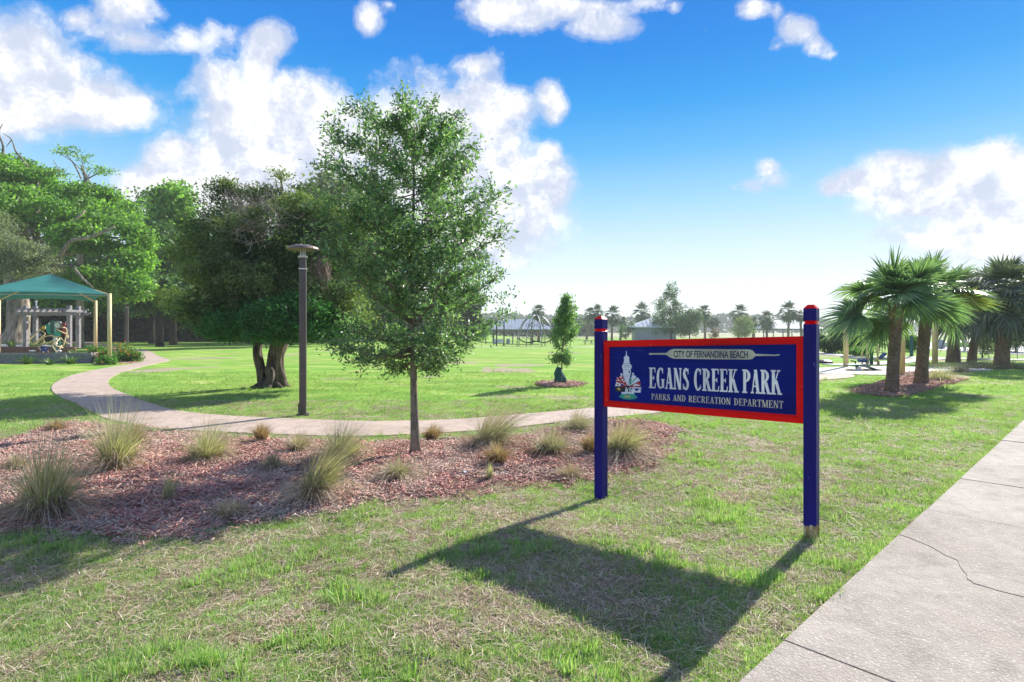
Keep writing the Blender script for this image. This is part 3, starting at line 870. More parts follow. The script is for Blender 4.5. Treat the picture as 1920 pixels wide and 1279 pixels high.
def post(u, top, mats, label=None, ch=.006):
    hw, hd = .0455, .052
    groove = top - .150
    e = MB()
    z0 = -.25
    capz = top - .030
    e.box(-hw, -hd, z0 , hw, hd, groove)
    o = e.build('post', mats, signo, bevel=.004, seg=2, loc=(u, 0, 0))
    g = MB(); a = .012
    g.add([(-hw, -hd, groove), (hw, -hd, groove), (hw, hd, groove), (-hw, hd, groove),
           (-hw + a, -hd + a, groove + .013), (hw - a, -hd + a, groove + .013), (hw - a, hd - a, groove + .013), (-hw + a, hd - a, groove + .013),
           (-hw, -hd, groove + .026), (hw, -hd, groove + .026), (hw, hd, groove + .026), (-hw, hd, groove + .026)],
          [(0, 1, 5, 4), (1, 2, 6, 5), (2, 3, 7, 6), (3, 0, 4, 7), (4, 5, 9, 8), (5, 6, 10, 9), (6, 7, 11, 10), (7, 4, 8, 11), (3, 2, 1, 0), (8, 9, 10, 11)])
    g.build('groove_band', M['red'], o)
    b = MB().box(-hw, -hd, groove + .026, hw, hd, capz).build('post_head', M['blue_post'], o, bevel=.003)
    c = MB(); k = .45
    c.add([(-hw, -hd, capz), (hw, -hd, capz), (hw, hd, capz), (-hw, hd, capz), (-hw * k, -hd * k, capz + .03), (hw * k, -hd * k, capz + .03), (hw * k, hd * k, capz + .03), (-hw * k, hd * k, capz + .03)],
          [(0, 3, 2, 1), (4, 5, 6, 7), (0, 1, 5, 4), (1, 2, 6, 5), (2, 3, 7, 6), (3, 0, 4, 7)])
    c.build('post_cap', M['red'], o)
    if label: o['label'] = label
    return o
post(0, 1.737 - zb0, M['blue_post'])
post(SL, 1.795 - zb0, M['blue_post_worn'], 'navy post with paint worn away to bare wood at its foot')

def quadbox(mb, c, w0, w1):
    """c: 4 (u,z) corners counter-clockwise as read; between w0 (back) and w1 (front)"""
    vs = [L3(u, z, w0) for u, z in c] + [L3(u, z, w1) for u, z in c]
    mb.add(vs, [(3, 2, 1, 0), (4, 5, 6, 7), (0, 1, 5, 4), (1, 2, 6, 5), (2, 3, 7, 6), (3, 0, 4, 7)])
    return mb
RW = .046
uL, uR = FU0, FU1
quadbox(MB(), [(uL, ztop(uL) - RW), (uR, ztop(uR) - RW), (uR, ztop(uR)), (uL, ztop(uL))], -.030, .030).build('frame_rail', M['red'], signo, bevel=.003)
quadbox(MB(), [(uL, zbot(uL)), (uR, zbot(uR)), (uR, zbot(uR) + RW), (uL, zbot(uL) + RW)], -.030, .030).build('frame_rail', M['red'], signo, bevel=.003)
for a_, b_ in ((uL, uL + RW), (uR - RW, uR)):
    quadbox(MB(), [(a_, zbot(a_) + RW + .0005), (b_, zbot(b_) + RW + .0005), (b_, ztop(b_) - RW - .0005), (a_, ztop(a_) - RW - .0005)], -.029, .029).build('frame_stile', M['red'], signo, bevel=.003)
# the inner step of the frame, four thin beads
BE = .014
def iu(u, v):  # v 0..1 inside the frame
    lo, hi = zbot(u) + RW, ztop(u) - RW
    return lo + (hi - lo) * v
for v0, v1 in ((0, None), (None, 1)):
    a_, b_ = uL + RW + .0005, uR - RW - .0005
    if v0 == 0: c4 = [(a_, iu(a_, 0) + .0005), (b_, iu(b_, 0) + .0005), (b_, iu(b_, 0) + BE), (a_, iu(a_, 0) + BE)]
    else: c4 = [(a_, iu(a_, 1) - BE), (b_, iu(b_, 1) - BE), (b_, iu(b_, 1) - .0005), (a_, iu(a_, 1) - .0005)]
    quadbox(MB(), c4, -.024, .019).build('frame_bead', M['red'], signo)
for a_, b_ in ((uL + RW + .0005, uL + RW + BE * .7), (uR - RW - BE * .7, uR - RW - .0005)):
    quadbox(MB(), [(a_, iu(a_, 0) + BE + .0005), (b_, iu(b_, 0) + BE + .0005), (b_, iu(b_, 1) - BE - .0005), (a_, iu(a_, 1) - BE - .0005)], -.024, .0188).build('frame_bead', M['red'], signo)
a_, b_ = uL + RW + .003, uR - RW - .003
cuts = [.022, .30, .555, .79, .978]
for i in range(4):
    v0, v1 = cuts[i] + (.0007 if i else 0), cuts[i + 1] - (.0007 if i < 3 else 0)
    mb = MB(); ns = 24
    vs, fs = [], []
    wv = [.0, .0003, -.0002, .0002][i]
    quadbox(mb, [(a_, iu(a_, v0)), (b_, iu(b_, v0)), (b_, iu(b_, v1)), (a_, iu(a_, v1))], -.020, .006 + wv)
    mb.build('plank', M['blue_panel'], signo, bevel=.0006)
FACE = .0078

# --- lettering: own serif alphabet built from strokes -------------------------
class Glyphs:
    def __init__(s, wt=.15, th=.055, sf=.055):
        s.wt, s.th, s.sf = wt, th, sf
    def rect(s, x0, y0, x1, y1): return [(x0, y0), (x1, y0), (x1, y1), (x0, y1)]
    def diag(s, x0, y0, x1, y1, w): return [(x0 - w / 2, y0), (x0 + w / 2, y0), (x1 + w / 2, y1), (x1 - w / 2, y1)]
    def arc(s, cx, cy_, rx, ry, a0, a1, wv, wh, n=16):
        o = []
        for i in range(n):
            q = []
            for a in (a0 + (a1 - a0) * i / n, a0 + (a1 - a0) * (i + 1) / n):
                c_, s_ = math.cos(R(a)), math.sin(R(a))
                q.append(((cx + rx * c_, cy_ + ry * s_), (cx + (rx - wv) * c_, cy_ + (ry - wh) * s_)))
            o.append([q[0][0], q[1][0], q[1][1], q[0][1]])
        return o
    def ser(s, x, w, y):
        h = s.sf * .8
        return s.rect(x - w / 2 - .07, y, x + w / 2 + .07, y + h) if y < .5 else s.rect(x - w / 2 - .07, y - h, x + w / 2 + .07, y)
    def get(s, ch):
        W, T, F_ = s.wt, s.th, s.sf
        st = lambda x, w=None, y0=0, y1=1: s.rect(x - (w or W) / 2, y0, x + (w or W) / 2, y1)
        if ch == 'E': return .60, [st(.16), s.ser(.16, W, 0), s.ser(.16, W, 1), s.rect(.16, 1 - T, .52, 1), s.rect(.16, 0, .54, T), s.rect(.16, .5 - T / 2, .42, .5 + T / 2), [(.45, .98), (.53, .98), (.54, .76), (.51, .76)], [(.47, .02), (.55, .02), (.57, .25), (.54, .25)], s.rect(.39, .40, .43, .60)]
        if ch == 'F': return .55, [st(.16), s.ser(.16, W, 0), s.ser(.16, W, 1), s.rect(.16, 1 - T, .50, 1), s.rect(.16, .5 - T / 2, .40, .5 + T / 2), [(.43, .98), (.51, .98), (.52, .76), (.49, .76)], s.rect(.37, .40, .41, .60)]
        if ch == 'T': return .60, [st(.30), s.ser(.30, W, 0), s.rect(.05, 1 - T, .55, 1), [(.03, .76), (.06, .76), (.11, .98), (.03, 1)], [(.54, .76), (.57, .76), (.57, 1), (.49, .98)]]
        if ch == 'I': return .32, [st(.16), s.ser(.16, W, 0), s.ser(.16, W, 1)]
        if ch == 'P': return .53, [st(.16), s.ser(.16, W, 0), s.ser(.16, W, 1)] + s.arc(.20, .73, .36, .27, -90, 90, W, T)
        if ch == 'R': return .66, [st(.16), s.ser(.16, W, 0), s.ser(.16, W, 1), s.diag(.56, 0, .34, .5, W), s.ser(.58, W * .8, 0)] + s.arc(.20, .74, .36, .26, -90, 90, W, T)
        if ch == 'K': return .66, [st(.16), s.ser(.16, W, 0), s.ser(.16, W, 1), s.diag(.2, .36, .50, 1, T * 1.2), s.ser(.50, T, 1), s.diag(.58, 0, .32, .58, W), s.ser(.58, W * .8, 0)]
        if ch == 'A': return .66, [s.diag(.12, 0, .33, 1, T * 1.3), s.diag(.53, 0, .34, 1, W), s.ser(.12, T, 0), s.ser(.54, W, 0), s.rect(.18, .27, .46, .27 + T)]
        if ch == 'N': return .70, [st(.13, T * 1.3), st(.58, T * 1.3), s.diag(.54, 0, .16, 1, W), s.ser(.13, T, 0), s.ser(.14, T * 1.4, 1), s.ser(.58, T, 1)]
        if ch == 'M': return .86, [st(.12, T * 1.3), st(.72, W), s.diag(.42, 0, .16, 1, W), s.diag(.42, 0, .70, 1, T * 1.3), s.ser(.12, T, 0), s.ser(.12, T, 1), s.ser(.72, W, 0), s.ser(.72, W, 1)]
        if ch == 'D': return .66, [st(.16), s.ser(.16, W, 0), s.ser(.16, W, 1)] + s.arc(.20, .5, .42, .5, -90, 90, W, T)
        if ch == 'O': return .68, s.arc(.34, .5, .31, .51, 0, 360, W, T, 28)
        if ch == 'C': return .64, s.arc(.34, .5, .31, .51, 48, 312, W, T, 24) + [[(.50, .72), (.55, .72), (.56, .98), (.52, .98)], [(.50, .26), (.53, .26), (.57, .14), (.53, .08)]]
        if ch == 'G': return .70, s.arc(.34, .5, .31, .51, 48, 300, W, T, 24) + [[(.50, .72), (.55, .72), (.56, .98), (.52, .98)], st(.56, W * .9, .04, .42), s.rect(.42, .40, .68, .40 + T)]
        if ch == 'S': return .58, s.arc(.29, .74, .22, .27, 30, 270, W * .9, T, 18) + s.arc(.29, .26, .24, .27, -150, 90, W * .9, T, 18) + [[(.17, .62), (.27, .72), (.45, .42), (.36, .30)], [(.44, .72), (.48, .72), (.49, .98), (.46, .98)], [(.06, .02), (.09, .02), (.12, .28), (.07, .28)]]
        return .35, []
def text_shapes(txt, wt, th, sf, track=.04, space=.36):
    g = Glyphs(wt, th, sf); x = 0; out = []
    for ch in txt:
        if ch == ' ': x += space; continue
        w_, sh = g.get(ch)
        out.append((ch, [[(px_ + x, py_) for px_, py_ in s_] for s_ in sh]))
        x += w_ + track
    return x - track, out
def place_text(txt, name, mat, p_tl, p_bl, p_tr, p_br, wt, th, sf, w0, w1, split=False, space=.36, track=.04):
    u0, zt0 = px_uz(*p_tl); _, zb0_ = px_uz(*p_bl); u1, zt1 = px_uz(*p_tr); _, zb1 = px_uz(*p_br)
    W, items = text_shapes(txt, wt, th, sf, space=space, track=track)
    mb = MB(); cnt = 0
    for ch, shapes in items:
        if split: mb = MB(); cnt = 0
        for s_ in shapes:
            eps = .00006 * (cnt % 14); cnt += 1
            P = []
            for x, y in s_:
                t = x / W; u = u0 + (u1 - u0) * t
                P.append((u, (zb0_ + (zb1 - zb0_) * t) * (1 - y) + (zt0 + (zt1 - zt0) * t) * y))
            area = sum(P[i][0] * P[(i + 1) % len(P)][1] - P[(i + 1) % len(P)][0] * P[i][1] for i in range(len(P)))
            if area < 0: P = P[::-1]
            n_ = len(P)
            vs = [L3(u, z, w0) for u, z in P] + [L3(u, z, w1 + eps) for u, z in P]
            mb.add(vs, [tuple(range(n_ - 1, -1, -1)), tuple(range(n_, 2 * n_))] + [(i, (i + 1) % n_, n_ + (i + 1) % n_, n_ + i) for i in range(n_)])
        if split: mb.build(name, mat, signo)
    if not split: mb.build(name, mat, signo)['kind'] = 'stuff'
place_text('EGANS CREEK PARK', 'letter', M['white_letter'], (1218, 689), (1220, 727.5), (1465, 694), (1468, 740.5), .19, .06, .08, .006, .0115, split=True, space=.30, track=.035)
place_text('PARKS AND RECREATION DEPARTMENT', 'lettering', M['cream'], (1222, 737.5), (1223, 748.5), (1469.5, 752), (1469, 766), .125, .05, .05, .006, .0092, space=.42, track=.05)

def shape(mb, pts, w0, w1, px=True):
    P = [px_uz(*q) for q in pts] if px else pts
    area = sum(P[i][0] * P[(i + 1) % len(P)][1] - P[(i + 1) % len(P)][0] * P[i][1] for i in range(len(P)))
    if area < 0: P = P[::-1]
    n_ = len(P)
    mb.add([L3(u, z, w0) for u, z in P] + [L3(u, z, w1) for u, z in P],
           [tuple(range(n_ - 1, -1, -1)), tuple(range(n_, 2 * n_))] + [(i, (i + 1) % n_, n_ + (i + 1) % n_, n_ + i) for i in range(n_)])
    return mb
# the cream plaque shaped like a net needle
shape(MB(), [(1217, 663.5), (1220, 661.8), (1224, 662.3), (1250, 661.8), (1257, 656.3), (1263, 654.3), (1330, 654.6), (1405, 655.2), (1412, 657.5), (1417, 663.5), (1455, 665.0), (1462, 663.8), (1462.5, 666.5), (1455, 667.2),
            (1417, 667.5), (1411, 673.3), (1404, 674.2), (1330, 673.6), (1264, 672.4), (1257, 670.0), (1250, 665.2), (1224, 664.8), (1220, 665.6)], .006, .0098).build('plaque', M['plaque'], signo)
# plain capitals on it, from the built-in face
cu = bpy.data.curves.new('plaque_text', 'FONT'); cu.body = 'CITY OF FERNANDINA BEACH'; cu.size = 1; cu.extrude = 0; cu.space_character = .98; cu.offset = .022
tob = bpy.data.objects.new('plaque_text', cu); COL.objects.link(tob)
bpy.context.view_layer.update()
tme = bpy.data.meshes.new_from_object(tob.evaluated_get(bpy.context.evaluated_depsgraph_get()))
bpy.data.objects.remove(tob)
co = np.array([v.co[:] for v in tme.vertices]); mn, mxx = co.min(0), co.max(0)
u0, z0t = px_uz(1264, 657.5); _, z0b = px_uz(1264, 670.0); u1, z1t = px_uz(1403, 658.2); _, z1b = px_uz(1403, 671.8)
for v in tme.vertices:
    tx_ = (v.co.x - mn[0]) / (mxx[0] - mn[0]); ty_ = (v.co.y - mn[1]) / (mxx[1] - mn[1])
    v.co = L3(u0 + (u1 - u0) * tx_, (z0b + (z1b - z0b) * tx_) * (1 - ty_) + (z0t + (z1t - z0t) * tx_) * ty_, .0104)
tme.materials.clear(); tme.materials.append(M['ink'])
o = link('lettering', tme, signo); o['kind'] = 'stuff'
sol = o.modifiers.new('solid', 'SOLIDIFY'); sol.thickness = .0012; sol.offset = 0

# the emblem: a lighthouse standing in a fan of flags above a green islet
def ez(x, y): return (1140 + x * 80 / 930, 650 + y * 110 / 1279)   # enlarged-crop coordinates
W0 = .006
def emb(name, parts):
    mb = MB(); mats = []
    for k_, (mt, w1, pts) in enumerate(parts):
        if mt not in mats: mats.append(mt)
        mb.cur = mats.index(mt)
        shape(mb, [ez(*q) for q in pts], W0, w1)
    return mb.build(name, [M[x] for x in mats], signo)
emb('lighthouse', [('emb_white', .0100, [(402, 95), (414, 95), (420, 190), (400, 190)]),
    ('emb_white', .0101, [(350, 240), (400, 188), (420, 188), (478, 240), (468, 262), (475, 330), (490, 372), (345, 372), (360, 320), (362, 262)]),
    ('emb_white', .0102, [(345, 372), (490, 372), (530, 425), (520, 470), (495, 500), (340, 500), (315, 430)]),
    ('emb_white', .0103, [(340, 500), (500, 500), (510, 560), (445, 855), (435, 855), (345, 640)]),
    ('emb_grey', .0107, [(365, 365), (480, 365), (500, 378), (350, 378)]), ('emb_grey', .0107, [(350, 405), (500, 405), (480, 416), (370, 416)]),
    ('emb_grey', .0107, [(350, 440), (500, 436), (500, 444), (360, 450)]), ('emb_grey', .0107, [(355, 500), (485, 500), (485, 508), (355, 508)]),
    ('emb_black', .0108, [(460, 535), (485, 530), (495, 580), (465, 570)]),
    ('emb_grey', .0107, [(375, 640), (470, 630), (470, 636), (375, 646)])])
hub = (440, 870)
emb('flag', [('emb_white', .0086, [hub, (545, 565), (575, 580), (575, 600), (560, 620)]), ('emb_green', .0090, [hub, (515, 650), (530, 600), (545, 612)]),
    ('emb_white', .0087, [hub, (562, 622), (610, 635), (620, 660), (615, 680)]), ('emb_green', .0091, [(470, 840), (500, 720), (540, 700), (510, 790)])])
emb('flag', [('emb_green', .0088, [hub, (615, 672), (650, 668), (530, 800)]), ('emb_white', .0087, [hub, (650, 672), (690, 710), (700, 745), (690, 755)]), ('emb_black', .0092, [hub, (688, 752), (700, 756), (470, 874)])])
emb('flag', [('emb_red', .0086, [hub, (705, 762), (722, 800), (715, 835), (560, 850)]), ('emb_white', .0089, [(560, 835), (620, 808), (715, 845), (715, 858), (640, 850), (560, 862)]), ('emb_red', .0090, [hub, (560, 862), (700, 868), (690, 882), (470, 884)])])
emb('flag', [('emb_white', .0087, [hub, (735, 892), (740, 915), (560, 905)]), ('emb_white', .0086, [(540, 912), (590, 915), (600, 965), (655, 960), (700, 915), (722, 925), (720, 1002), (610, 1000), (535, 985)])])
emb('flag', [('emb_white', .0086, [(275, 585), (320, 580), (325, 640), (290, 630)]), ('emb_red', .0087, [hub, (325, 640), (255, 640), (240, 660), (330, 800)]),
    ('emb_white', .0090, [(262, 660), (300, 640), (318, 662), (280, 690)]), ('emb_white', .0090, [(300, 720), (338, 690), (350, 715), (320, 745)]), ('emb_white', .0090, [(335, 760), (372, 730), (382, 755), (352, 785)])])
emb('flag', [('emb_red', .0086, [hub, (235, 665), (185, 715), (175, 760), (330, 820)]), ('emb_white', .0090, [(198, 668), (210, 666), (250, 722), (236, 728)]), ('emb_white', .0090, [(188, 730), (300, 745), (300, 754), (188, 742)])])
emb('flag', [('emb_white', .0087, [(200, 770), (285, 810), (285, 860), (165, 862), (180, 800)]), ('emb_red', .0090, [(205, 815), (235, 815), (235, 845), (205, 845)]), ('emb_red', .0087, [hub, (285, 835), (330, 850), (300, 870), (285, 862)]), ('emb_white', .0088, [hub, (290, 800), (296, 790)])])
emb('flag', [('emb_black', .0084, [hub, (170, 868), (165, 990), (380, 975)]), ('emb_gold', .0090, [(210, 905), (245, 895), (280, 910), (278, 950), (245, 945), (215, 935)])])
emb('flag_hub', [('emb_white', .0085, [(400, 880), (480, 880), (570, 1000), (545, 1010), (380, 1010), (390, 930)]), ('emb_black', .0112, [(400, 860), (440, 840), (480, 860), (470, 890), (440, 900), (410, 888)]),
    ('emb_black', .0092, [(425, 890), (455, 890), (490, 1000), (420, 1000)]), ('emb_black', .0093, [(462, 890), (472, 886), (530, 990), (515, 995)]), ('emb_white', .0094, [(430, 920), (445, 920), (450, 990), (428, 990)])])
emb('pedestal', [('emb_white', .0096, [(305, 988), (575, 992), (580, 1036), (305, 1032)])])
isl = [(240, 1085), (310, 1040), (440, 1022), (580, 1035), (655, 1105), (590, 1140), (480, 1155), (350, 1140)]
emb('islet', [('emb_green', .0099, isl)])
cu = bpy.data.curves.new('date', 'FONT'); cu.body = '1825'; cu.size = 1; cu.offset = .02
tob = bpy.data.objects.new('date', cu); COL.objects.link(tob); bpy.context.view_layer.update()
tme = bpy.data.meshes.new_from_object(tob.evaluated_get(bpy.context.evaluated_depsgraph_get())); bpy.data.objects.remove(tob)
co = np.array([v.co[:] for v in tme.vertices]); mn, mxx = co.min(0), co.max(0)
for v in tme.vertices:
    tx_ = (v.co.x - mn[0]) / (mxx[0] - mn[0]); ty_ = (v.co.y - mn[1]) / (mxx[1] - mn[1])
    u_, z_ = px_uz(*ez(372 + 130 * tx_, 1112 - 52 * ty_)); v.co = L3(u_, z_, .0104)
tme.materials.clear(); tme.materials.append(M['emb_gold'])
o = link('date', tme, signo)

# ------------------------------------------------------------------ young oak in the mulch
def tube_line(mb, pts, r0, r1, n=6): mb.tube(pts, [r0 + (r1 - r0) * i / (len(pts) - 1) for i in range(len(pts))], n)
def young_tree(name, base, prof, axis_fn, trunk_r, nprim, ntwig, nleaf, leaf, mat, bark, seed, z_first, sub=3, spread=.05, ysq=1.0, extra=(), tip=0.0):
    """prof: list (z, radius_left, radius_right) giving the crown's outline"""
    rr = np.random.default_rng(seed); random.seed(seed)
    e = empty(name, base)
    zt = prof[-1][0] - tip
    pz = [q[0] for q in prof]
    tb = MB(); bb = MB()
    pts, rad = [], []
    for i in range(15):
        z = -.08 + (zt - .05 + .08) * i / 14
        c = axis_fn(max(z, 0)); pts.append((c[0], c[1], z))
        f = max(0, z) / zt
        rad.append(trunk_r * (1 - .93 * f ** .9) * (1.35 if i == 0 else 1.12 if i == 1 else 1))
    tb.tube(pts, rad, 12, lump=lambda i, j, an: 1 + .06 * math.sin(3 * an + i) + .04 * math.sin(7 * an + 2 * i))
    LP = []; LD = []
    for k in range(nprim):
        f = (k + rr.random()) / nprim
        z0 = z_first + (zt - .15 - z_first) * f ** 1.22
        ang = k * 2.399 + rr.normal() * .3
        # end point: rises, reaches the outline
        rise = (.35 + .45 * rr.random()) * (1.15 - .5 * f)
        z1 = min(zt - .02, z0 + rise * (1.25 - .9 * f))
        if f < .20: z1 = z0 + rr.uniform(-.12, .22)
        ca, sa = math.cos(ang), math.sin(ang)
        rl = np.interp(z1, pz, [q[1] for q in prof]); rrg = np.interp(z1, pz, [q[2] for q in prof])
        rad_ = (rrg if ca > 0 else rl) * abs(ca) + .5 * (rl + rrg) * ysq * abs(sa)
        rad_ *= (.56 + .34 * rr.random())
        c0 = axis_fn(z0)
        p0 = np.array((c0[0], c0[1], z0)); c1 = axis_fn(z1)
        p1 = np.array((c1[0] + ca * rad_, c1[1] + sa * rad_, z1))
        br = max(.004, trunk_r * .36 * (1 - f) + .004)
        pp = []
        for i in range(6):
            t = i / 5
            q = p0 * (1 - t) + p1 * t + np.array((0, 0, -.10 * rad_ * math.sin(t * PI))) + rr.normal(size=3) * .012 * (0 < i < 5)
            pp.append(q)
        tube_line(bb, pp, br, .002, 5)
        pp = np.array(pp)
        for j in range(ntwig):
            t = .12 + .88 * rr.random() ** .85
            ix = min(4, int(t * 5)); q = pp[ix] + (pp[ix + 1] - pp[ix]) * (t * 5 - ix)
            dirv = unit(unit(p1 - p0) * .9 + rr.normal(size=3) * .75 + np.array((0, 0, .35)))
            ln = (.10 + .22 * rr.random()) * (.6 + .5 * rad_)
            q2 = q + dirv * ln
            tube_line(bb, [q, (q + q2) / 2 + rr.normal(size=3) * .01, q2], .0035, .0012, 4)
            m_ = nleaf
            tt = rr.random(m_) ** .7
            LP.append(q + (q2 - q) * tt[:, None] * 1.05 + rr.normal(size=(m_, 3)) * spread)
            LD.append(np.repeat(dirv[None], m_, 0))
    for (p_, n_, sp_) in extra:
        LP.append(np.array(p_) + rr.normal(size=(n_, 3)) * np.array(sp_)); LD.append(np.repeat(np.array([[0, 0, 1.]]), n_, 0))
    LP = np.concatenate(LP); LD = np.concatenate(LD)
    tb.build('trunk', bark, e, smooth=True)
    bb.build('branches', bark, e, smooth=True)
    V, F = leaves(LP, leaf[0], leaf[1], .25, r=rr, axis=LD, ax_w=.35)
    link('crown', np_mesh('crown', V, F, [mat]), e)
    return e

bx, by = G(779, 858)
sc = by / FOC
def zz(py): return EYE + (CY - py) * sc
OAKP = [(zz(700), .35, .15), (zz(680), .62, .55), (zz(650), .85, .95), (zz(610), 1.0, 1.12), (zz(560), 1.15, 1.22), (zz(500), 1.05, 1.08), (zz(440), 1.08, 1.08), (zz(385), 1.15, .98), (zz(340), 1.0, .82),
        (zz(300), .95, .80), (zz(260), .84, .64), (zz(230), .72, .50), (zz(205), .46, .34), (zz(185), .15, .12)]
def oak_axis(z):
    t = z / zz(185)
    return (-.02 * math.sin(t * 5) - .04 * t, .02 * math.sin(t * 7))
tree = young_tree('young_oak_tree', (bx, by, float(mulch_z(bx, by)) - .01), OAKP, oak_axis, .056, 92, 25, 20, (.060, .022), M['oak_leaf'], M['bark_young'], 21, zz(684), spread=.040, tip=.22,
                  extra=[((-1.0, 0, zz(318)), 45, (.08, .1, .05)), ((-.85, .1, zz(338)), 70, (.12, .1, .06)), ((1.05, 0, zz(560)), 70, (.14, .12, .05)), ((1.1, 0, zz(592)), 70, (.14, .1, .05)), ((-.55, 0, zz(228)), 80, (.08, .08, .08)), ((.05, 0, zz(200)), 70, (.1, .08, .08))])
tag(tree, 'young oak with a slim straight trunk growing in the red mulch bed', 'tree')

# sapling with a watering bag
bx, by = G(1050, 722)
sc = by / FOC
SAP = [(zz(672), .22, .18), (zz(660), .42, .42), (zz(640), .52, .62), (zz(620), .38, .52), (zz(600), .26, .36), (zz(580), .18, .22), (zz(565), .06, .06), (zz(553), .01, .01)]
t = young_tree('sapling', (bx, by, 0), SAP, lambda z: (.02 + .06 * z, 0), .028, 30, 14, 16, (.08, .036), M['sap_leaf'], M['bark_young'], 5, zz(676), spread=.05, tip=.1)
tag(t, 'small sapling rising out of a dark green watering bag on the open lawn', 'tree')
wb = MB()
prof = [(.17, 0), (.185, .08), (.175, .20), (.14, .34), (.085, .46), (.05, .52)]
wb.lathe(prof, 14, (0, 0, 0))
for i, v in enumerate(wb.v):
    a_ = math.atan2(v[1], v[0]); k_ = 1 + .10 * math.sin(3 * a_ + v[2] * 9) + .05 * math.sin(8 * a_)
    wb.v[i] = (v[0] * k_ - .04 * (v[2] > .3), v[1] * k_, v[2])
o = wb.build('watering_bag', paint('green_bag', (.02, .085, .06), .6, .25, 9), None, smooth=True, loc=(bx, by, .0))
MB().tube([(.03, -.18, .03), (.035, -.17, .2), (.04, -.13, .34)], .008, 6).build('zip', paint('zip', (.25, .33, .3), .6), o)
tag(o, 'dark green slumped watering bag zipped round the foot of the sapling', 'watering bag')
import itertools
ring = [(bx + (.62 + .05 * math.sin(5 * a_) + .03 * math.sin(11 * a_)) * math.cos(a_), by + (.9 + .06 * math.sin(4 * a_)) * math.sin(a_) * .85) for a_ in np.linspace(0, 2 * PI, 40, endpoint=False)]
tag(sheet('mulch_ring', ring, M['mulch'], .03, 3), kind='structure')

# ------------------------------------------------------------------ lamp post
M['bronze'] = paint('bronze_metal', (.085, .072, .072), .38, .15, 3, .05, spec=.5, metal=.3)
M['steel'] = paint('pale_steel', (.55, .55, .56), .3, .08, 5, .03, metal=.6)
M['glass_lens'] = paint('lamp_lens', (.6, .6, .58), .25, .05)
def lamp(x, y, h, label, w=.062):
    e = empty('street_lamp', (x, y, float(zs(x, y))))
    n8 = 4
    mb = MB(); mb.box(-w, -w, 0, w, w, h * .855); mb.build('pole', M['bronze'], e, bevel=.012, rot=(0, 0, .25))
    mb = MB(); mb.box(-w * 1.8, -w * 1.8, -.02, w * 1.8, w * 1.8, .03); mb.build('base_plate', M['bronze'], e, bevel=.004, rot=(0, 0, .25))
    MB().box(-w * 1.12, -w * 1.12, h * .857, w * 1.12, w * 1.12, h * .864).build('collar', M['steel'], e, rot=(0, 0, .25))
    MB().box(-w * .92, -w * .92, h * .865, w * .92, w * .92, h * .925).build('driver_box', M['bronze'], e, bevel=.008, rot=(0, 0, .25))
    MB().lathe([(w * 1.35, h * .926), (w * 1.45, h * .932), (w * 1.35, h * .938), (.03, h * .94)], 16).build('lens', M['glass_lens'], e, smooth=False)
    for k_ in range(4):
        a_ = k_ * PI / 2 + .7
        MB().tube([(.045 * math.cos(a_), .045 * math.sin(a_), h * .935), (.045 * math.cos(a_), .045 * math.sin(a_), h * .99)], .0075, 6).build('strut', M['steel'], e)
    mb = MB(); mb.lathe([(.015, h * .992 - .008), (.15, h * .992 - .004), (.26, h * .985 - .012), (.298, h * .975 - .005), (.30, h * .975), (.27, h * .988), (.15, h * .999), (.05, h * 1.003), (.01, h * 1.004)], 32)
    mb.build('shade_disc', paint('lamp_disc', (.20, .15, .13), .45, .15, 6, .05, metal=.4), e, smooth=False)
    mb = MB()
    for k_ in range(4): mb.tube([(.02 * math.cos(k_ * PI / 2), .02 * math.sin(k_ * PI / 2), h * 1.002), (.12 * math.cos(k_ * PI / 2), .12 * math.sin(k_ * PI / 2), h * 1.004)], .006, 5)
    mb.build('top_fins', M['steel'], e)
    MB().box(.05, -.10, .06, .068, -.05, .24).build('access_cover', M['bronze'], e, rot=(0, 0, .25 + PI / 2 * 3 + .3))
    return tag(e, label, 'street lamp', 'bronze park lamps with disc shades')
lx, ly = G(568, 779)
lamp(lx, ly, 3.19, 'tall bronze lamp with a flat disc shade beside the curved path')
lx2, ly2 = G(238, 661)
lamp(lx2, ly2, 3.75, 'far bronze lamp rising out of the flower bed beside the shade canopy', w=.09)

# ------------------------------------------------------------------ cedar with two trunks
cxx, cyy = G(508, 726)
sc = cyy / FOC
ced = empty('cedar_tree', (cxx, cyy, 0))
tag(ced, 'spreading dark cedar with two gnarled trunks in the middle of the lawn', 'tree')
def CP(px, py, dy=0): return (((px - CX) * (cyy + dy) / FOC) - cxx, dy, EYE + (CY - py) * (cyy + dy) / FOC)
random.seed(3)
def gnarl(seed):
    rr = random.Random(seed); ph = [rr.uniform(0, 6) for _ in range(6)]
    return lambda i, j, an: 1 + .10 * math.sin(3 * an + ph[0] + i * .35) + .09 * math.sin(5 * an + ph[1] - i * .5) + .07 * math.sin(9 * an + ph[2] + i * .2) + .04 * math.sin(14 * an + ph[3])
mb = MB(); mb.tube(smooth_line([CP(492, 731), CP(495, 718), CP(491, 700), CP(484, 672), CP(482, 650), CP(487, 630), CP(488, 600), CP(470, 560), CP(450, 510, -.5)], 3), np.interp(np.linspace(0, 1, 25), [0, .08, .3, .6, 1], [.23, .16, .12, .11, .05]).tolist(), 28, lump=gnarl(1))
mb.build('trunk', M['bark_cedar'], ced, smooth=True)
mb = MB(); mb.tube(smooth_line([CP(521, 729, .1), CP(520, 712, .1), CP(517, 692, .1), CP(518, 665, .1), CP(526, 640, .1), CP(531, 620, .1), CP(535, 580, .1), CP(530, 530), CP(520, 470)], 3), np.interp(np.linspace(0, 1, 25), [0, .08, .3, .6, 1], [.33, .25, .215, .19, .07]).tolist(), 30, lump=gnarl(2))
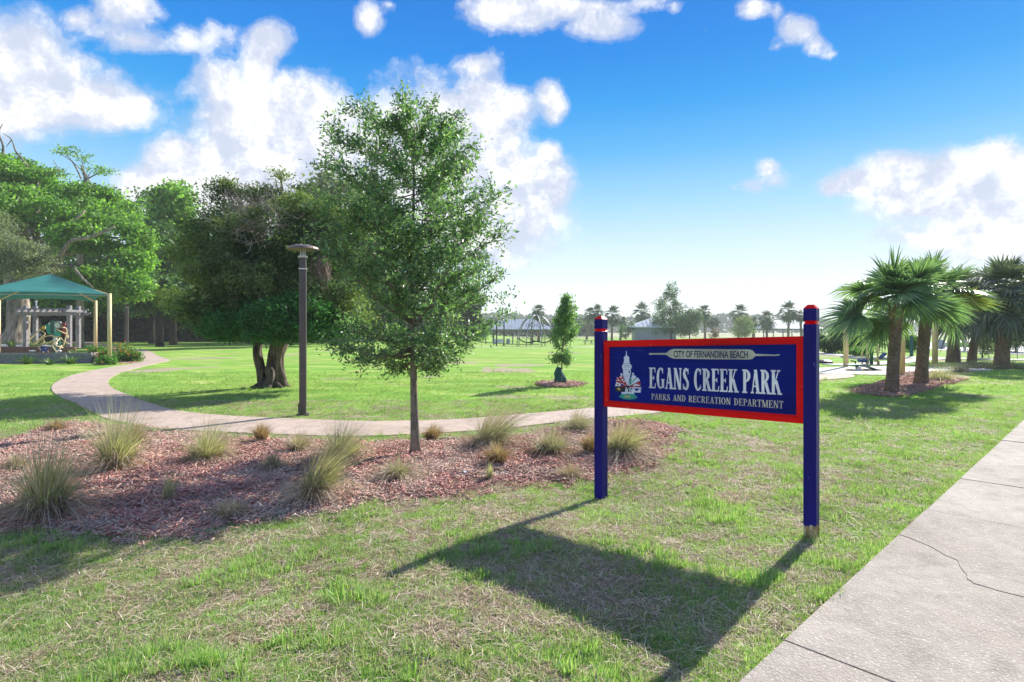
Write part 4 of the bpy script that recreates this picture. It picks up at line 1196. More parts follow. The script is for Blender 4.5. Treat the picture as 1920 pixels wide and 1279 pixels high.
mb.build('trunk', M['bark_cedar'], ced, smooth=True)
mb = MB(); mb.tube(smooth_line([CP(500, 730, -.22), CP(507, 712, -.2), CP(508, 697, -.16), CP(500, 688, -.1)], 3), [.16, .135, .125, .12, .12, .12, .13, .13, .11, .06], 14, lump=gnarl(3))
mb.build('burl', M['bark_cedar'], ced, smooth=True)
mb = MB()
for a_ in np.linspace(0, 2 * PI, 9, endpoint=False):
    ox = CP(508, 726)[0]
    mb.tube([(ox + .2 * math.cos(a_), .2 * math.sin(a_), .10), (ox + .42 * math.cos(a_ + .1), .36 * math.sin(a_ + .1), .03), (ox + .62 * math.cos(a_), .5 * math.sin(a_), -.04)], [.12, .06, .02], 7)
mb.build('roots', M['bark_cedar'], ced, smooth=True)
CB = []
def cblob(px, py, rpx, rpy, dy=0, ryy=None):
    q = CP(px, py, dy); CB.append((q[0], q[1], q[2], rpx * sc, (ryy or rpx * .8) * (sc if ryy is None else 1), rpy * sc))
for a_ in [(400, 430, 60, 50, -.8), (410, 365, 30, 26, .2), (455, 385, 55, 32, .6), (500, 365, 45, 28, .4), (545, 370, 45, 30, .2), (525, 340, 20, 16, .2), (420, 350, 14, 16, .3), (590, 410, 60, 45, .3), (650, 440, 60, 50, .6), (680, 400, 30, 30, .8),
           (500, 440, 90, 55, -1.2), (560, 480, 90, 60, -1.0), (440, 500, 80, 55, -1.4), (385, 550, 50, 36, -.9), (355, 430, 34, 24, .2), (345, 505, 26, 20, 0), (350, 585, 26, 16, -.4), (450, 570, 70, 45, -1.5), (520, 560, 80, 50, -1.6), (600, 550, 70, 50, -1.0), (650, 520, 60, 55, .2), (620, 600, 55, 35, -.4), (660, 590, 50, 35, .6), (430, 610, 60, 24, -1.2), (560, 600, 60, 30, -1.4), (395, 600, 40, 25, -.8),
           (500, 520, 70, 40, 1.2), (600, 480, 50, 40, 1.3), (700, 500, 40, 35, 1.0), (525, 325, 9, 14, .1), (420, 340, 7, 14, .2), (380, 372, 16, 14, .3), (575, 352, 12, 12, .1)]:
    cblob(*a_)
P = blob_points(CB, 980, .45, 3, holes=.52, hscale=2.0)
# sprays: each a fan of needles-like slips around a drooping twig
ax = unit(P - np.array((0, 0, 2.8))) + np.array((0, 0, .15))
C_ = clump(P, 80, (.15, .15, .085))
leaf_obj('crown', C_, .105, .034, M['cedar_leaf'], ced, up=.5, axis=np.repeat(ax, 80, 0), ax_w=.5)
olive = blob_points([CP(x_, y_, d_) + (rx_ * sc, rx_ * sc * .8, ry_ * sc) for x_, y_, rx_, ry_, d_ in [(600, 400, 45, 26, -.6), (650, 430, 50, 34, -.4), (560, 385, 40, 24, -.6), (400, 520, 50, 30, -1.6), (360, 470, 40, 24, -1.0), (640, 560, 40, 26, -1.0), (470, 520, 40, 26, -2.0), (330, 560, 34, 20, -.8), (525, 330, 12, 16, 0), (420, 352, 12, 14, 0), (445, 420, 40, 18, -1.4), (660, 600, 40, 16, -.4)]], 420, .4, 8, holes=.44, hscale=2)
leaf_obj('olive_sprays', clump(olive, 60, (.16, .16, .07)), .105, .034, M['cedar_olive'], ced, up=.5)  # second set of sprays in a lighter olive leaf colour
LB = []
CB, _sv = [], CB
for a_ in [(470, 600, 60, 18, -1.8), (540, 585, 55, 30, -2.0), (600, 610, 45, 22, -1.2), (420, 620, 40, 14, -1.4), (500, 630, 60, 10, -1.6), (640, 610, 30, 24, -.6), (560, 618, 40, 12, -1.8)]:
    cblob(*a_)
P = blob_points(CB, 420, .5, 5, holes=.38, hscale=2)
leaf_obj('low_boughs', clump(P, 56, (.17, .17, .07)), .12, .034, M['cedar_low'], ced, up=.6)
CB = _sv
mb = MB()
random.seed(11)
for k_ in range(95):
    b_ = random.choice(CB); st_ = CP(random.choice((500, 530, 480)), random.uniform(560, 470), random.uniform(-.3, .3))
    tgt = (b_[0] + random.gauss(0, .35) * b_[3], b_[1] + random.gauss(0, .35) * b_[4], b_[2] + random.gauss(0, .3) * b_[5])
    limb(mb, st_, tgt, random.uniform(.03, .09), .008, .14, 6, 6)
pts = smooth_line([CP(520, 480), CP(545, 440, -.6), CP(580, 410, -.8), CP(555, 395, -.9), CP(600, 375, -.9), CP(575, 355, -.8)], 3)
mb.tube(pts, np.linspace(.07, .015, len(pts)).tolist(), 7)
mb.build('branches', M['twig'] if False else M['bark_live'], ced, smooth=True)
mb = MB()
for k_ in range(130):
    s_ = CP(random.gauss(480, 30), random.gauss(410, 22), -1.9 + random.gauss(0, .2))
    for _ in range(2):
        d_ = np.array((random.gauss(0, 1), random.gauss(-.2, .5), random.gauss(.4, .7))); d_ /= np.linalg.norm(d_)
        limb(mb, s_, tuple(np.array(s_) + d_ * random.uniform(.2, .55)), .008, .002, .25, 4, 4)
mb.build('dead_twigs', M['twig'], ced)
# a hank of grey moss hanging under the right boughs
mb = MB()
for k_ in range(140):
    x_, z_ = random.gauss(600, 8), random.uniform(475, 500)
    a0 = CP(x_, z_, -1.6 + random.gauss(0, .1)); ln = random.uniform(.3, .85)
    mb.tube([a0, (a0[0] + random.gauss(.04, .05), a0[1], a0[2] - ln * .5), (a0[0] + random.gauss(.10, .06), a0[1], a0[2] - ln)], [.009, .008, .003], 3)
mb.build('hanging_moss', paint('moss', (.23, .17, .13), .95, .3, 20, .2), ced)

# ------------------------------------------------------------------ broadleaf trees on the left and the wood behind
def bl(px, py, rpx, rpy, Y, dpt=None):
    k_ = Y / FOC
    return (AX(px, Y), Y, AZ(py, Y), rpx * k_, (dpt if dpt else rpx * k_ * .8), rpy * k_)
def big_tree(name, base, trunk_pts, trunk_r, blobs, nclump, per, spread, leaf, mat, bark, label, group=None, holes=.4, hscale=.5, limbs=(), nlimb=20, seed=1, lump=True):
    random.seed(seed); rr = np.random.default_rng(seed)
    bx_, by_ = base; e = empty(name, (bx_, by_, float(zs(bx_, by_))))
    off = np.array((bx_, by_, float(zs(bx_, by_))))
    tb = MB(); pts = [np.array(q) - off for q in smooth_line(trunk_pts, 4)]
    n_ = len(pts)
    rad = np.interp(np.linspace(0, 1, n_), np.linspace(0, 1, len(trunk_r)), trunk_r).tolist()
    tb.tube(pts, rad, 16, lump=gnarl(seed) if lump else None)
    tb.build('trunk', bark, e, smooth=True)
    mb = MB()
    for lp, r0, r1 in limbs:
        q = [np.array(p_) - off for p_ in smooth_line(lp, 4)]
        mb.tube(q, np.linspace(r0, r1, len(q)).tolist(), 9, lump=gnarl(seed + 5))
    top = pts[-1]
    for k_ in range(nlimb):
        b_ = random.choice(blobs)
        s_ = pts[int(n_ * random.uniform(.55, .95))]
        t_ = np.array(b_[:3]) - off + np.array([random.gauss(0, .35) * b_[3 + i] for i in range(3)])
        limb(mb, s_, t_, rad[-1] * .7, .03, .12, 6, 6)
    if mb.v: mb.build('branches', bark, e, smooth=True)
    P = blob_points(blobs, nclump, .5, seed, holes=holes, hscale=hscale, r=rr)
    C_ = clump(P, per, (spread * 1.15, spread * 1.15, spread * .38), rr) - off
    V, F = leaves(C_, leaf[0], leaf[1], .8, r=rr)
    link('crown', np_mesh('crown', V, F, [mat]), e)
    tag(e, label, 'tree', group)
    return e
YO = 43.0
def q3(px, py, Y=YO): return (AX(px, Y), Y, AZ(py, Y))
big_tree('live_oak_tree', (AX(30, YO), YO), [(AX(26, YO), YO, -.2), (AX(28, YO), YO, .6), q3(32, 615), q3(34, 570), q3(28, 520), q3(35, 480), q3(52, 445)], [1.25, .95, .70, .64, .62, .5, .35],
         [bl(20, 330, 60, 30, YO + 3), bl(80, 350, 60, 30, YO + 2), bl(-40, 330, 60, 50, YO), bl(100, 390, 80, 34, YO - 1), bl(170, 400, 60, 30, YO), bl(30, 390, 60, 40, YO - 3), bl(190, 440, 70, 36, YO - 2), bl(250, 450, 34, 30, YO - 1), bl(240, 490, 40, 26, YO - 2), bl(130, 450, 60, 26, YO - 3),
          bl(200, 520, 60, 30, YO - 3), bl(235, 545, 36, 20, YO - 3), bl(160, 365, 50, 20, YO + 2), bl(210, 395, 45, 22, YO + 2), bl(-40, 440, 40, 50, YO)],
         3700, 24, .34, (.27, .14), M['live_leaf'], M['bark_live'], 'huge live oak with a pale flared trunk behind the shade canopy', holes=.45, hscale=.5,
         limbs=[([q3(34, 530), q3(75, 512, 40), q3(120, 500, 39.3), q3(165, 502, 39), q3(200, 506, 39)], .30, .08), ([q3(40, 480), q3(60, 470, 40), q3(90, 440, 39.5), q3(130, 420, 39.3), q3(160, 395, 40)], .22, .05), ([q3(100, 505, 38.5), q3(130, 455, 37.5), q3(170, 445, 37), q3(215, 425, 37)], .17, .06),
                ([q3(34, 500), q3(15, 470, 42), q3(-10, 440, 42)], .3, .15), ([q3(140, 505, 37.6), q3(155, 522, 37), q3(175, 540, 37)], .12, .04), ([q3(60, 440, 40), q3(52, 420, 40), q3(75, 385, 41), q3(60, 350, 42)], .16, .04)], nlimb=26, seed=8)
YL = 36.0
big_tree('live_oak_tree', (AX(-60, YL), YL), [(AX(-60, YL), YL, -.2), q3(-55, 560, YL), q3(-40, 480, YL)], [.5, .4, .3],
         [bl(20, 470, 60, 26, YL), bl(-30, 440, 50, 50, YL), bl(60, 490, 46, 18, YL), bl(15, 500, 50, 24, YL)],
         750, 26, .28, (.17, .06), M['sage_leaf'], M['bark_live'], 'pale grey-green oak bough hanging in at the left edge above the canopy', holes=.42, hscale=.8, nlimb=10, seed=9)
YP = 52.0
# the wiry flat-topped tree standing above the oaks
e = big_tree('live_oak_tree', (AX(150, YP), YP), [(AX(150, YP), YP, -.2), q3(150, 500, YP), q3(148, 400, YP), q3(152, 365, YP), q3(160, 335, YP), q3(152, 310, YP)], [.3, .25, .2, .17, .12, .06],
         [bl(140, 285, 30, 9, YP), bl(158, 298, 18, 7, YP), bl(175, 318, 20, 8, YP), bl(195, 322, 16, 6, YP), bl(118, 288, 16, 6, YP), bl(170, 365, 34, 14, YP), bl(200, 375, 40, 12, YP), bl(135, 375, 30, 10, YP)],
         210, 11, .24, (.26, .12), M['live_leaf'], M['bark_live'], 'thin flat-topped oak poking up above the oak crowns against the sky', holes=.47, hscale=1.6,
         limbs=[([q3(152, 350, YP), q3(165, 335, YP), q3(185, 325, YP)], .1, .03), ([q3(152, 335, YP), q3(140, 310, YP), q3(125, 290, YP)], .08, .03)], nlimb=8, seed=12)
# bare snag on the far left
mb = MB(); Ys = 44
for lp, r0 in (([(-10, 300), (5, 320)], .2), ([(60, 345), (50, 310), (30, 285), (22, 262), (5, 250)], .10), ([(70, 345), (85, 325), (110, 322), (100, 300)], .06), ([(-5, 330), (3, 300), (6, 275), (-2, 250), (5, 232)], .13), ([(22, 262), (12, 275)], .04), ([(30, 285), (42, 296)], .05), ([(4, 300), (-12, 285)], .06)):
    q = smooth_line([q3(a_, b_, Ys) for a_, b_ in lp], 3); mb.tube(q, np.linspace(r0, .02, len(q)).tolist(), 6)
mb.tube([q3(20, 640, Ys), q3(25, 500, Ys), q3(45, 400, Ys), q3(60, 345, Ys)], [.3, .25, .15, .1], 8)
e = empty('dead_tree', (AX(20, Ys), Ys, 0)); o = mb.build('bare_branches', M['bark_live'], e); o.location = (-AX(20, Ys), -Ys, 0)
tag(e, 'bare twisted dead branches sticking up above the oaks at the left edge', 'tree')

# wood edge: individual trees in rows, understory coloured as dark as the shade
wood_specs = []
rw = random.Random(4)
for i, (px, top, Yw, w_) in enumerate([(-110, 330, 70, 90), (-20, 350, 66, 90), (70, 395, 72, 80), (150, 400, 64, 80), (235, 375, 74, 60), (285, 372, 68, 55), (325, 352, 60, 45), (300, 430, 56, 60), (395, 395, 78, 80), (470, 400, 70, 80), (560, 395, 76, 80), (625, 350, 58, 60), (640, 430, 70, 70), (700, 420, 80, 80), (760, 470, 84, 70), (830, 520, 95, 60), (880, 560, 110, 40)]):
    blobs = []
    k_ = 0
    hh = 600 - top
    for j in range(9):
        f = rw.random()
        blobs.append(bl(px + rw.gauss(0, w_ * .42) * (1.1 - .6 * f), 585 - hh * (.12 + .78 * f), w_ * rw.uniform(.42, .62) * (1.1 - .4 * f), hh * .17, Yw + rw.uniform(-2, 2)))
    blobs.append(bl(px, top + hh * .12, w_ * .35, hh * .12, Yw)); blobs.append(bl(px, 560, w_ * .8, hh * .14, Yw + 1)); blobs.append(bl(px + 10, 480, w_ * .6, hh * .2, Yw + 1))
    wood_specs.append((px, Yw, blobs))
wl = ['dark wood-edge tree behind the left end of the canopy', 'wood-edge tree behind the big live oak trunk', 'wood-edge tree rising behind the canopy peak', 'wood-edge tree just right of the flat-topped oak', 'dark feathery tree in the notch under the white cloud',
      'wood-edge tree right behind the flower bed lamp', 'bright leafy tree poking up left of the cedar crown', 'low wood-edge tree left of the cedar', 'wood-edge tree behind the left of the cedar crown', 'wood-edge tree right behind the cedar crown', 'wood-edge tree behind the street lamp head',
      'grey-green tree between the cedar and the young oak', 'wood-edge tree low behind the right of the cedar', 'wood-edge tree behind the left half of the young oak', 'wood-edge tree behind the young oak trunk', 'lower wood-edge tree behind the right half of the young oak', 'small last tree at the right end of the wood']
for i, (px, Yw, blobs) in enumerate(wood_specs):
    mt = M['live_leaf'] if i in (6, 5, 3) else M['sage_leaf'] if i == 11 else M['wood_leaf']
    big_tree('woodland_tree', (AX(px, Yw), Yw), [(AX(px, Yw), Yw, -.2), (AX(px, Yw), Yw, 3), (AX(px + 6, Yw), Yw, 7)], [.4, .3, .2], blobs, 620, 22, .55, (.48, .28), mt, M['bark_dark'], wl[i], 'trees along the wood edge', holes=.47, hscale=.4, nlimb=6, seed=40 + i, lump=False)
# shrubby understory, one mass nobody could count, its shade put into the leaf colour
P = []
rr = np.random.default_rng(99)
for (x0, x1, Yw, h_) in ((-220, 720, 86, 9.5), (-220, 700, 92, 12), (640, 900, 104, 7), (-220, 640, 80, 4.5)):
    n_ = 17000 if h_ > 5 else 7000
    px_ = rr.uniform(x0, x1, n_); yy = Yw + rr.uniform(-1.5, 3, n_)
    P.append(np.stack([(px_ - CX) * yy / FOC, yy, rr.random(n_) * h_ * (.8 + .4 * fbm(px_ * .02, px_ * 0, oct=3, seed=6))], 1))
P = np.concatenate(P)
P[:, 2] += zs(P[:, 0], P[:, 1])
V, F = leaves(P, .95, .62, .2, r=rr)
tag(link('woodland_understory', np_mesh('woodland_understory', V, F, [M['under_shade_leaf']])), 'shrubby understory coloured dark as deep shade filling the wood edge beyond the lawn', 'undergrowth', kind='stuff')
# leaf litter strip under the wood
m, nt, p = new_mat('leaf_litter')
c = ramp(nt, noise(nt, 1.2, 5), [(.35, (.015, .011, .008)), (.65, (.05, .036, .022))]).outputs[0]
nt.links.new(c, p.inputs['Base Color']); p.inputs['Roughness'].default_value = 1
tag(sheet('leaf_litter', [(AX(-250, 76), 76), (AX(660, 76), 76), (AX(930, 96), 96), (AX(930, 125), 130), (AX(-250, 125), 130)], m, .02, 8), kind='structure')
strip('wood_path', [(250, 640.6), (400, 641), (560, 641), (680, 640.5)], 1.2, M['path'], .03)

# ------------------------------------------------------------------ muhly grass clumps
def blades(n, rad, hmin, hmax, spread, droop, w, lean=(0, 0), rr=rng, seg=4):
    """tapered arching blades; returns V, F"""
    an = rr.uniform(0, 2 * PI, n); r0 = rad * np.sqrt(rr.random(n))
    base = np.stack([r0 * np.cos(an), r0 * np.sin(an), np.zeros(n)], 1)
    out = np.stack([np.cos(an + rr.normal(0, .5, n)), np.sin(an + rr.normal(0, .5, n)), np.zeros(n)], 1)
    h = rr.uniform(hmin, hmax, n) * (1 - .25 * rr.random(n) * (rr.random(n) > .6))
    sp = spread * rr.random(n) ** .8 * (.3 + .7 * r0 / rad)
    t = np.linspace(0, 1, seg + 1)
    le = np.array((lean[0], lean[1], 0))
    out = unit(out + np.concatenate([rr.normal(size=(n, 2)) * .25, np.zeros((n, 1))], 1)); side = np.cross(out, np.array((0, 0, 1))) ; side = unit(side + rr.normal(size=(n, 3)) * .4)
    V = np.zeros((n, seg + 1, 2, 3))
    wob = np.concatenate([rr.normal(size=(n, 2)) * .10 * min(1, spread), np.zeros((n, 1))], 1)
    for i, ti in enumerate(t):
        hor = sp[:, None] * out * (ti ** 1.4) * h[:, None] + (le + wob) * (ti ** 1.6) * h[:, None]
        z = h * (ti - droop * sp * ti ** 2.6)
        c = base + hor; c[:, 2] = np.maximum(z, .006 * ti)
        ww = (w * (1 - ti) ** .7 + .0006)
        V[:, i, 0] = c - side * ww / 2; V[:, i, 1] = c + side * ww / 2
    V = V.reshape(-1, 3)
    b = (np.arange(n) * (seg + 1) * 2)[:, None] + (np.arange(seg) * 2)[None, :]
    b = b.ravel()
    return V, np.stack([b, b + 1, b + 3, b + 2], 1)
GRASSES = [  # px, py, top, width px, kind, lean, label
    (85, 975, 825, 120, 'skirt', (.1, 0), 'largest grass clump at the front left with a drooping straw skirt'),
    (218, 888, 768, 95, 'green', (.05, 0), 'tall pale green grass clump in front of the curved path, second from the left edge'),
    (105, 812, 786, 40, 'rust', (0, 0), 'small reddish tuft at the far left corner of the mulch'),
    (250, 838, 792, 46, 'rust', (.1, 0), 'yellow-brown tuft half hidden behind the tall pale green clump'),
    (388, 868, 792, 90, 'green', (.15, 0), 'rounded yellow-green grass clump midway between the path bend and the lamp'),
    (490, 834, 796, 34, 'rust', (0, 0), 'small brown tuft on the mulch edge left of the lamp'),
    (560, 852, 806, 56, 'dry', (.1, 0), 'straw-brown clump on the mulch directly below the lamp'),
    (638, 868, 796, 92, 'green', (.15, 0), 'broad green clump right of the lamp and left of the young oak'),
    (588, 945, 838, 70, 'skirt', (.45, 0), 'dark green clump leaning right at the front middle with a grey skirt'),
    (512, 888, 850, 40, 'dry', (0, 0), 'wispy tan tuft left of the leaning dark green clump'),
    (745, 905, 852, 96, 'dry', (0, 0), 'grey-brown dead mound in front of the young oak'),
    (808, 826, 790, 44, 'rust', (.2, 0), 'short rusty tuft on the mulch edge just right of the young oak trunk'),
    (915, 840, 752, 100, 'grey', (.55, 0), 'big silvery clump leaning right over the path between oak and sign'),
    (932, 876, 828, 62, 'rust', (0, 0), 'compact rust-brown ball of grass in front of the big silvery clump'),
    (1032, 856, 800, 84, 'mix', (.15, 0), 'tan clump with an orange base between the silvery clump and the sign post'),
    (1078, 812, 770, 58, 'grey', (.3, 0), 'grey clump beside the path just left of the sign post'),
    (1162, 856, 778, 92, 'skirtg', (.35, 0), 'tall green clump behind the left sign post under the board'),
    (1108, 858, 812, 44, 'rust', (-.1, 0), 'low rusty clump touching the left side of the sign post'),
    (312, 950, 888, 36, 'thin', (.25, 0), 'thin upright green tuft alone in the front of the mulch'),
    (918, 905, 866, 24, 'thin', (0, 0), 'sparse pale sprig in front of the rust-brown ball'),
    (1066, 896, 874, 60, 'mound', (0, 0), 'low dead mound near the lawn edge left of the sign post'),
    (430, 970, 944, 66, 'mound', (0, 0), 'flattened grey mound beside the sand at the front of the mulch'),
    (30, 888, 850, 46, 'dry', (0, 0), 'dull straw clump at the left edge behind the largest clump'),
]
def muhly(px, py, top, wpx, kind, lean, label, follow=mulch_z, name='ornamental_grass', group='ornamental grass clumps in the mulch bed', dens=1.0, seed=None):
    x, y = G(px, py); h = (py - top) * y / FOC; w = wpx * y / FOC
    rr = np.random.default_rng(int(px * 7 + py))
    e = empty(name, (x, y, float(follow(x, y)) - .01))
    br = w * .17
    sp = w / max(h, .05) * .62
    def part(nm, n, hm, hx, s_, dr, bw, mat, ln=lean, rad=br):
        V, F = blades(int(n * dens), rad, hm, hx, s_, dr, bw, ln, rr)
        link(nm, np_mesh(nm, V, F, [M[mat]]), e)
    bw = .0062 if y < 9 else .0075
    if kind in ('green', 'skirt', 'skirtg', 'grey', 'mix'):
        main = {'green': 'muhly', 'skirt': 'muhly', 'skirtg': 'muhly', 'grey': 'muhly_grey', 'mix': 'muhly_grey'}[kind]
        part('green_blades', 560, h * .45, h * 1.12, sp * 1.9, .5, bw, main)
        part('seed_stalks', 190, h * .95, h * 1.45, sp * 1.3, .3, bw * .5, 'muhly_dry' if kind != 'green' else 'muhly_grey')
        part('dry_blades', 900 if 'skirt' in kind else 560, h * .35, h * .95, sp * (3.3 if 'skirt' in kind else 2.8), 1.1, bw, 'muhly_rust' if kind == 'mix' else 'muhly_dry', (lean[0] * .3, 0), br * 1.35)
        if kind == 'mix': part('dead_skirt', 200, h * .2, h * .5, sp * 2.6, 1.2, bw, 'muhly_dry', (0, 0), br * 1.3)
    elif kind == 'rust':
        part('rusty_blades', 600, h * .45, h * 1.1, sp * 1.6, .5, bw, 'muhly_rust')
        part('dry_blades', 200, h * .4, h * 1.1, sp * 1.7, .8, bw, 'muhly_dry')
        part('grey_blades', 60, h * .8, h * 1.2, sp * 1.2, .4, bw * .7, 'muhly_grey')
    elif kind == 'dry':
        part('dry_blades', 650, h * .4, h * 1.15, sp * 2.1, .8, bw, 'muhly_dry')
        part('grey_blades', 110, h * .7, h * 1.2, sp * 1.2, .4, bw * .7, 'muhly_grey')
    elif kind == 'thin':
        part('green_blades', 70, h * .5, h * 1.1, sp * .9, .3, bw * 1.2, 'muhly', lean, br * .8)
        part('dry_blades', 70, h * .3, h * .6, sp * 1.8, .9, bw, 'muhly_dry')
    elif kind == 'mound':
        part('dry_blades', 600, h * .6, h * 1.7, sp * .9, .9, bw, 'muhly_dry', (0, 0), w * .3)
    tag(e, label, 'ornamental grass', group)
    return e
for g_ in GRASSES: muhly(*g_)
for g_ in [(1762, 715, 680, 64, 'green', (0, 0), 'green fountain grass clump at the right end of the palm mulch'),
           (1800, 698, 676, 50, 'grey', (0, 0), 'pale silvery grass clump right behind the palm mulch'),
           (1846, 691, 667, 60, 'green', (0, 0), 'blue-green grass clump left of the big right-hand palm trunk'),
           (1895, 690, 670, 50, 'green', (0, 0), 'dark grass clump right of the big right-hand palm trunk'),
           (1826, 690, 672, 24, 'dry', (0, 0), 'small brown tuft at the foot of the leaning palm')]:
    muhly(*g_, follow=zs, group='grass clumps beyond the palms')

# ------------------------------------------------------------------ palms
def frond_mesh(length, fan_r, el, nl, rr, name='frond', droop=1.0, mats=('petiole', 'palm_leaf'), wf=1.0, seg=3):
    """costapalmate leaf growing along +X, raised by el radians, sagging under its own weight"""
    mb = MB()
    pts = []
    for i in range(5):
        t = i / 4
        pts.append(np.array((math.cos(el) * length * t, 0, math.sin(el) * length * t - .12 * length * t * t)))
    mb.cur = 0
    mb.tube(pts, [.018, .014, .012, .010, .008], 5)
    hub_ = pts[-1]; fwd = unit(pts[-1] - pts[-2] + np.array((0, 0, -.45)) * np.linalg.norm(pts[-1] - pts[-2])); side = np.array((0, 1., 0)); upv = np.cross(fwd, side); upv = -upv if upv[2] < 0 else upv
    mb.cur = 1
    for k in range(nl):
        a = (k / (nl - 1) - .5) * 2 * R(118)
        r_ = fan_r * (1 - .28 * abs(a / R(128)) ** 2) * rr.uniform(.88, 1.08)
        st = hub_ + fwd * .16 * fan_r * (1 - abs(a) / 2.4)
        d0 = unit(fwd * math.cos(a) + side * math.sin(a) + upv * (.30 * abs(math.sin(a)) + rr.normal() * .05))
        pv = st - d0 * .05
        w = .050 * wf * fan_r / .75
        wd = unit(np.cross(d0, upv))
        vs = []
        for i in range(seg + 1):
            t = i / seg
            dv = d0 * t * r_ + np.array((0, 0, -1)) * droop * r_ * .42 * t ** 2.6
            ww = w * (.55 + 1.0 * t if t < .45 else 1.0 - (t - .45) * 1.72) * .5
            tilt = upv * (w * .22 * (1 if k % 2 else -1))
            vs += [st + dv - wd * ww - tilt * (1 - t), st + dv + wd * ww + tilt * (1 - t)]
        mb.add(vs, [(2 * i, 2 * i + 1, 2 * i + 3, 2 * i + 2) for i in range(seg)])
    m_ = bpy.data.meshes.new(name); m_.from_pydata(mb.v, [], mb.f)
    for x in mats: m_.materials.append(M[x])
    m_.polygons.foreach_set('material_index', mb.mi); m_.update()
    return m_
def palm(base, hub, r_trunk, reach, nfr, label, seed, name='palm_tree', nl=34, yellow=(), group='sabal palms', low=-1.0, flare=1.25, crown_single=False, mats=('petiole', 'palm_leaf'), wf=1.0, high=1.45, bias=None):
    rr = np.random.default_rng(seed)
    bx_, by_ = base; z0 = float(zs(bx_, by_)); e = empty(name, (bx_, by_, z0))
    h = np.array(hub) - np.array((bx_, by_, z0))
    tb = MB(); n_ = 22
    pts = [np.array((h[0] * (t ** 1.3), h[1] * t, h[2] * t - .06 * (t == 0))) for t in np.linspace(0, 1, n_)]
    rad = [r_trunk * (flare - (flare - 1) * min(1, t * 5)) * (1 + .025 * math.sin(i * 2.3)) * (1 - .1 * t) for i, t in enumerate(np.linspace(0, 1, n_))]
    tb.tube(pts, rad, 16)
    tb.build('trunk', M['palm_trunk'], e, smooth=True)
    if not crown_single:
        bt = MB()
        for k in range(34):
            a = k * 2.399; z_ = h[2] - .30 + .34 * k / 34
            c = np.array((h[0] * ((z_ / h[2]) ** 1.3), h[1], z_))
            d = np.array((math.cos(a), math.sin(a), 0)); s_ = np.array((-math.sin(a), math.cos(a), 0))
            p0 = c + d * r_trunk * .80; p1 = c + d * (r_trunk * 1.25) + np.array((0, 0, .13)) + s_ * .05 * (1 if k % 2 else -1)
            w_ = .05
            bt.add([p0 - s_ * w_, p0 + s_ * w_, p1 + s_ * w_ * .5, p1 - s_ * w_ * .5, p0 - s_ * w_ - d * .02, p0 + s_ * w_ - d * .02, p1 + s_ * w_ * .5 - d * .03, p1 - s_ * w_ * .5 - d * .03],
                   [(0, 1, 2, 3), (7, 6, 5, 4), (0, 4, 5, 1), (1, 5, 6, 2), (2, 6, 7, 3), (3, 7, 4, 0)])
        bt.build('leaf_boots', M['palm_boot'], e)
    join = MB() if crown_single else None
    for k in range(nfr):
        f = k / (nfr - 1)
        el = high - (high - low) * f ** 1.1 + rr.normal() * .08
        a = k * 2.399 + rr.normal() * .15
        pl = reach * rr.uniform(.46, .60) ; fr = reach * rr.uniform(.48, .58)
        if not crown_single and f > .45 and math.sin(a) < -.35: el = rr.uniform(.35, .8)
        me_ = frond_mesh(pl, fr, el, nl, rr, droop=rr.uniform(.6, 1.3) * (1 if el < .9 else .5), mats=mats if k not in yellow else ('petiole', 'palm_yel'), wf=wf, seg=3 if not crown_single else 2)
        loc = h + np.array((0, 0, -.02 - .20 * f * (not crown_single)))
        if crown_single:
            ca, sa = math.cos(a), math.sin(a); o_ = len(join.v)
            vv = np.array([v.co[:] for v in me_.vertices]); vv = np.stack([vv[:, 0] * ca - vv[:, 1] * sa, vv[:, 0] * sa + vv[:, 1] * ca, vv[:, 2]], 1) + loc
            join.v += [tuple(q) for q in vv]; join.f += [tuple(i + o_ for i in pg.vertices) for pg in me_.polygons]; join.mi += [pg.material_index for pg in me_.polygons]
            bpy.data.meshes.remove(me_)
        else:
            o = link('frond', me_, e, tuple(loc), (rr.uniform(-.95, .95) * (1 - .5 * (el > .9)), 0, a))
            if k in yellow: o['label'] = 'yellowing frond'
    if crown_single:
        o = join.build('crown', [M[x] for x in mats], e)
    return tag(e, label, 'palm tree', group)
b1 = G(1672, 739); b2 = G(1727, 722)
palm(b1, (AX(1683, b1[1]), b1[1], AZ(580, b1[1])), .145, 1.62, 21, 'nearest palm with a dark trunk, left one of the pair in the mulch', 3, low=-.10, nl=50, wf=1.2)
palm(b2, (AX(1738, b2[1]), b2[1], AZ(575, b2[1])), .165, 1.70, 22, 'second palm of the pair, brown trunk and yellowing fronds on its right', 14, low=-.15, nl=50, wf=1.2, yellow=(15, 18, 20))
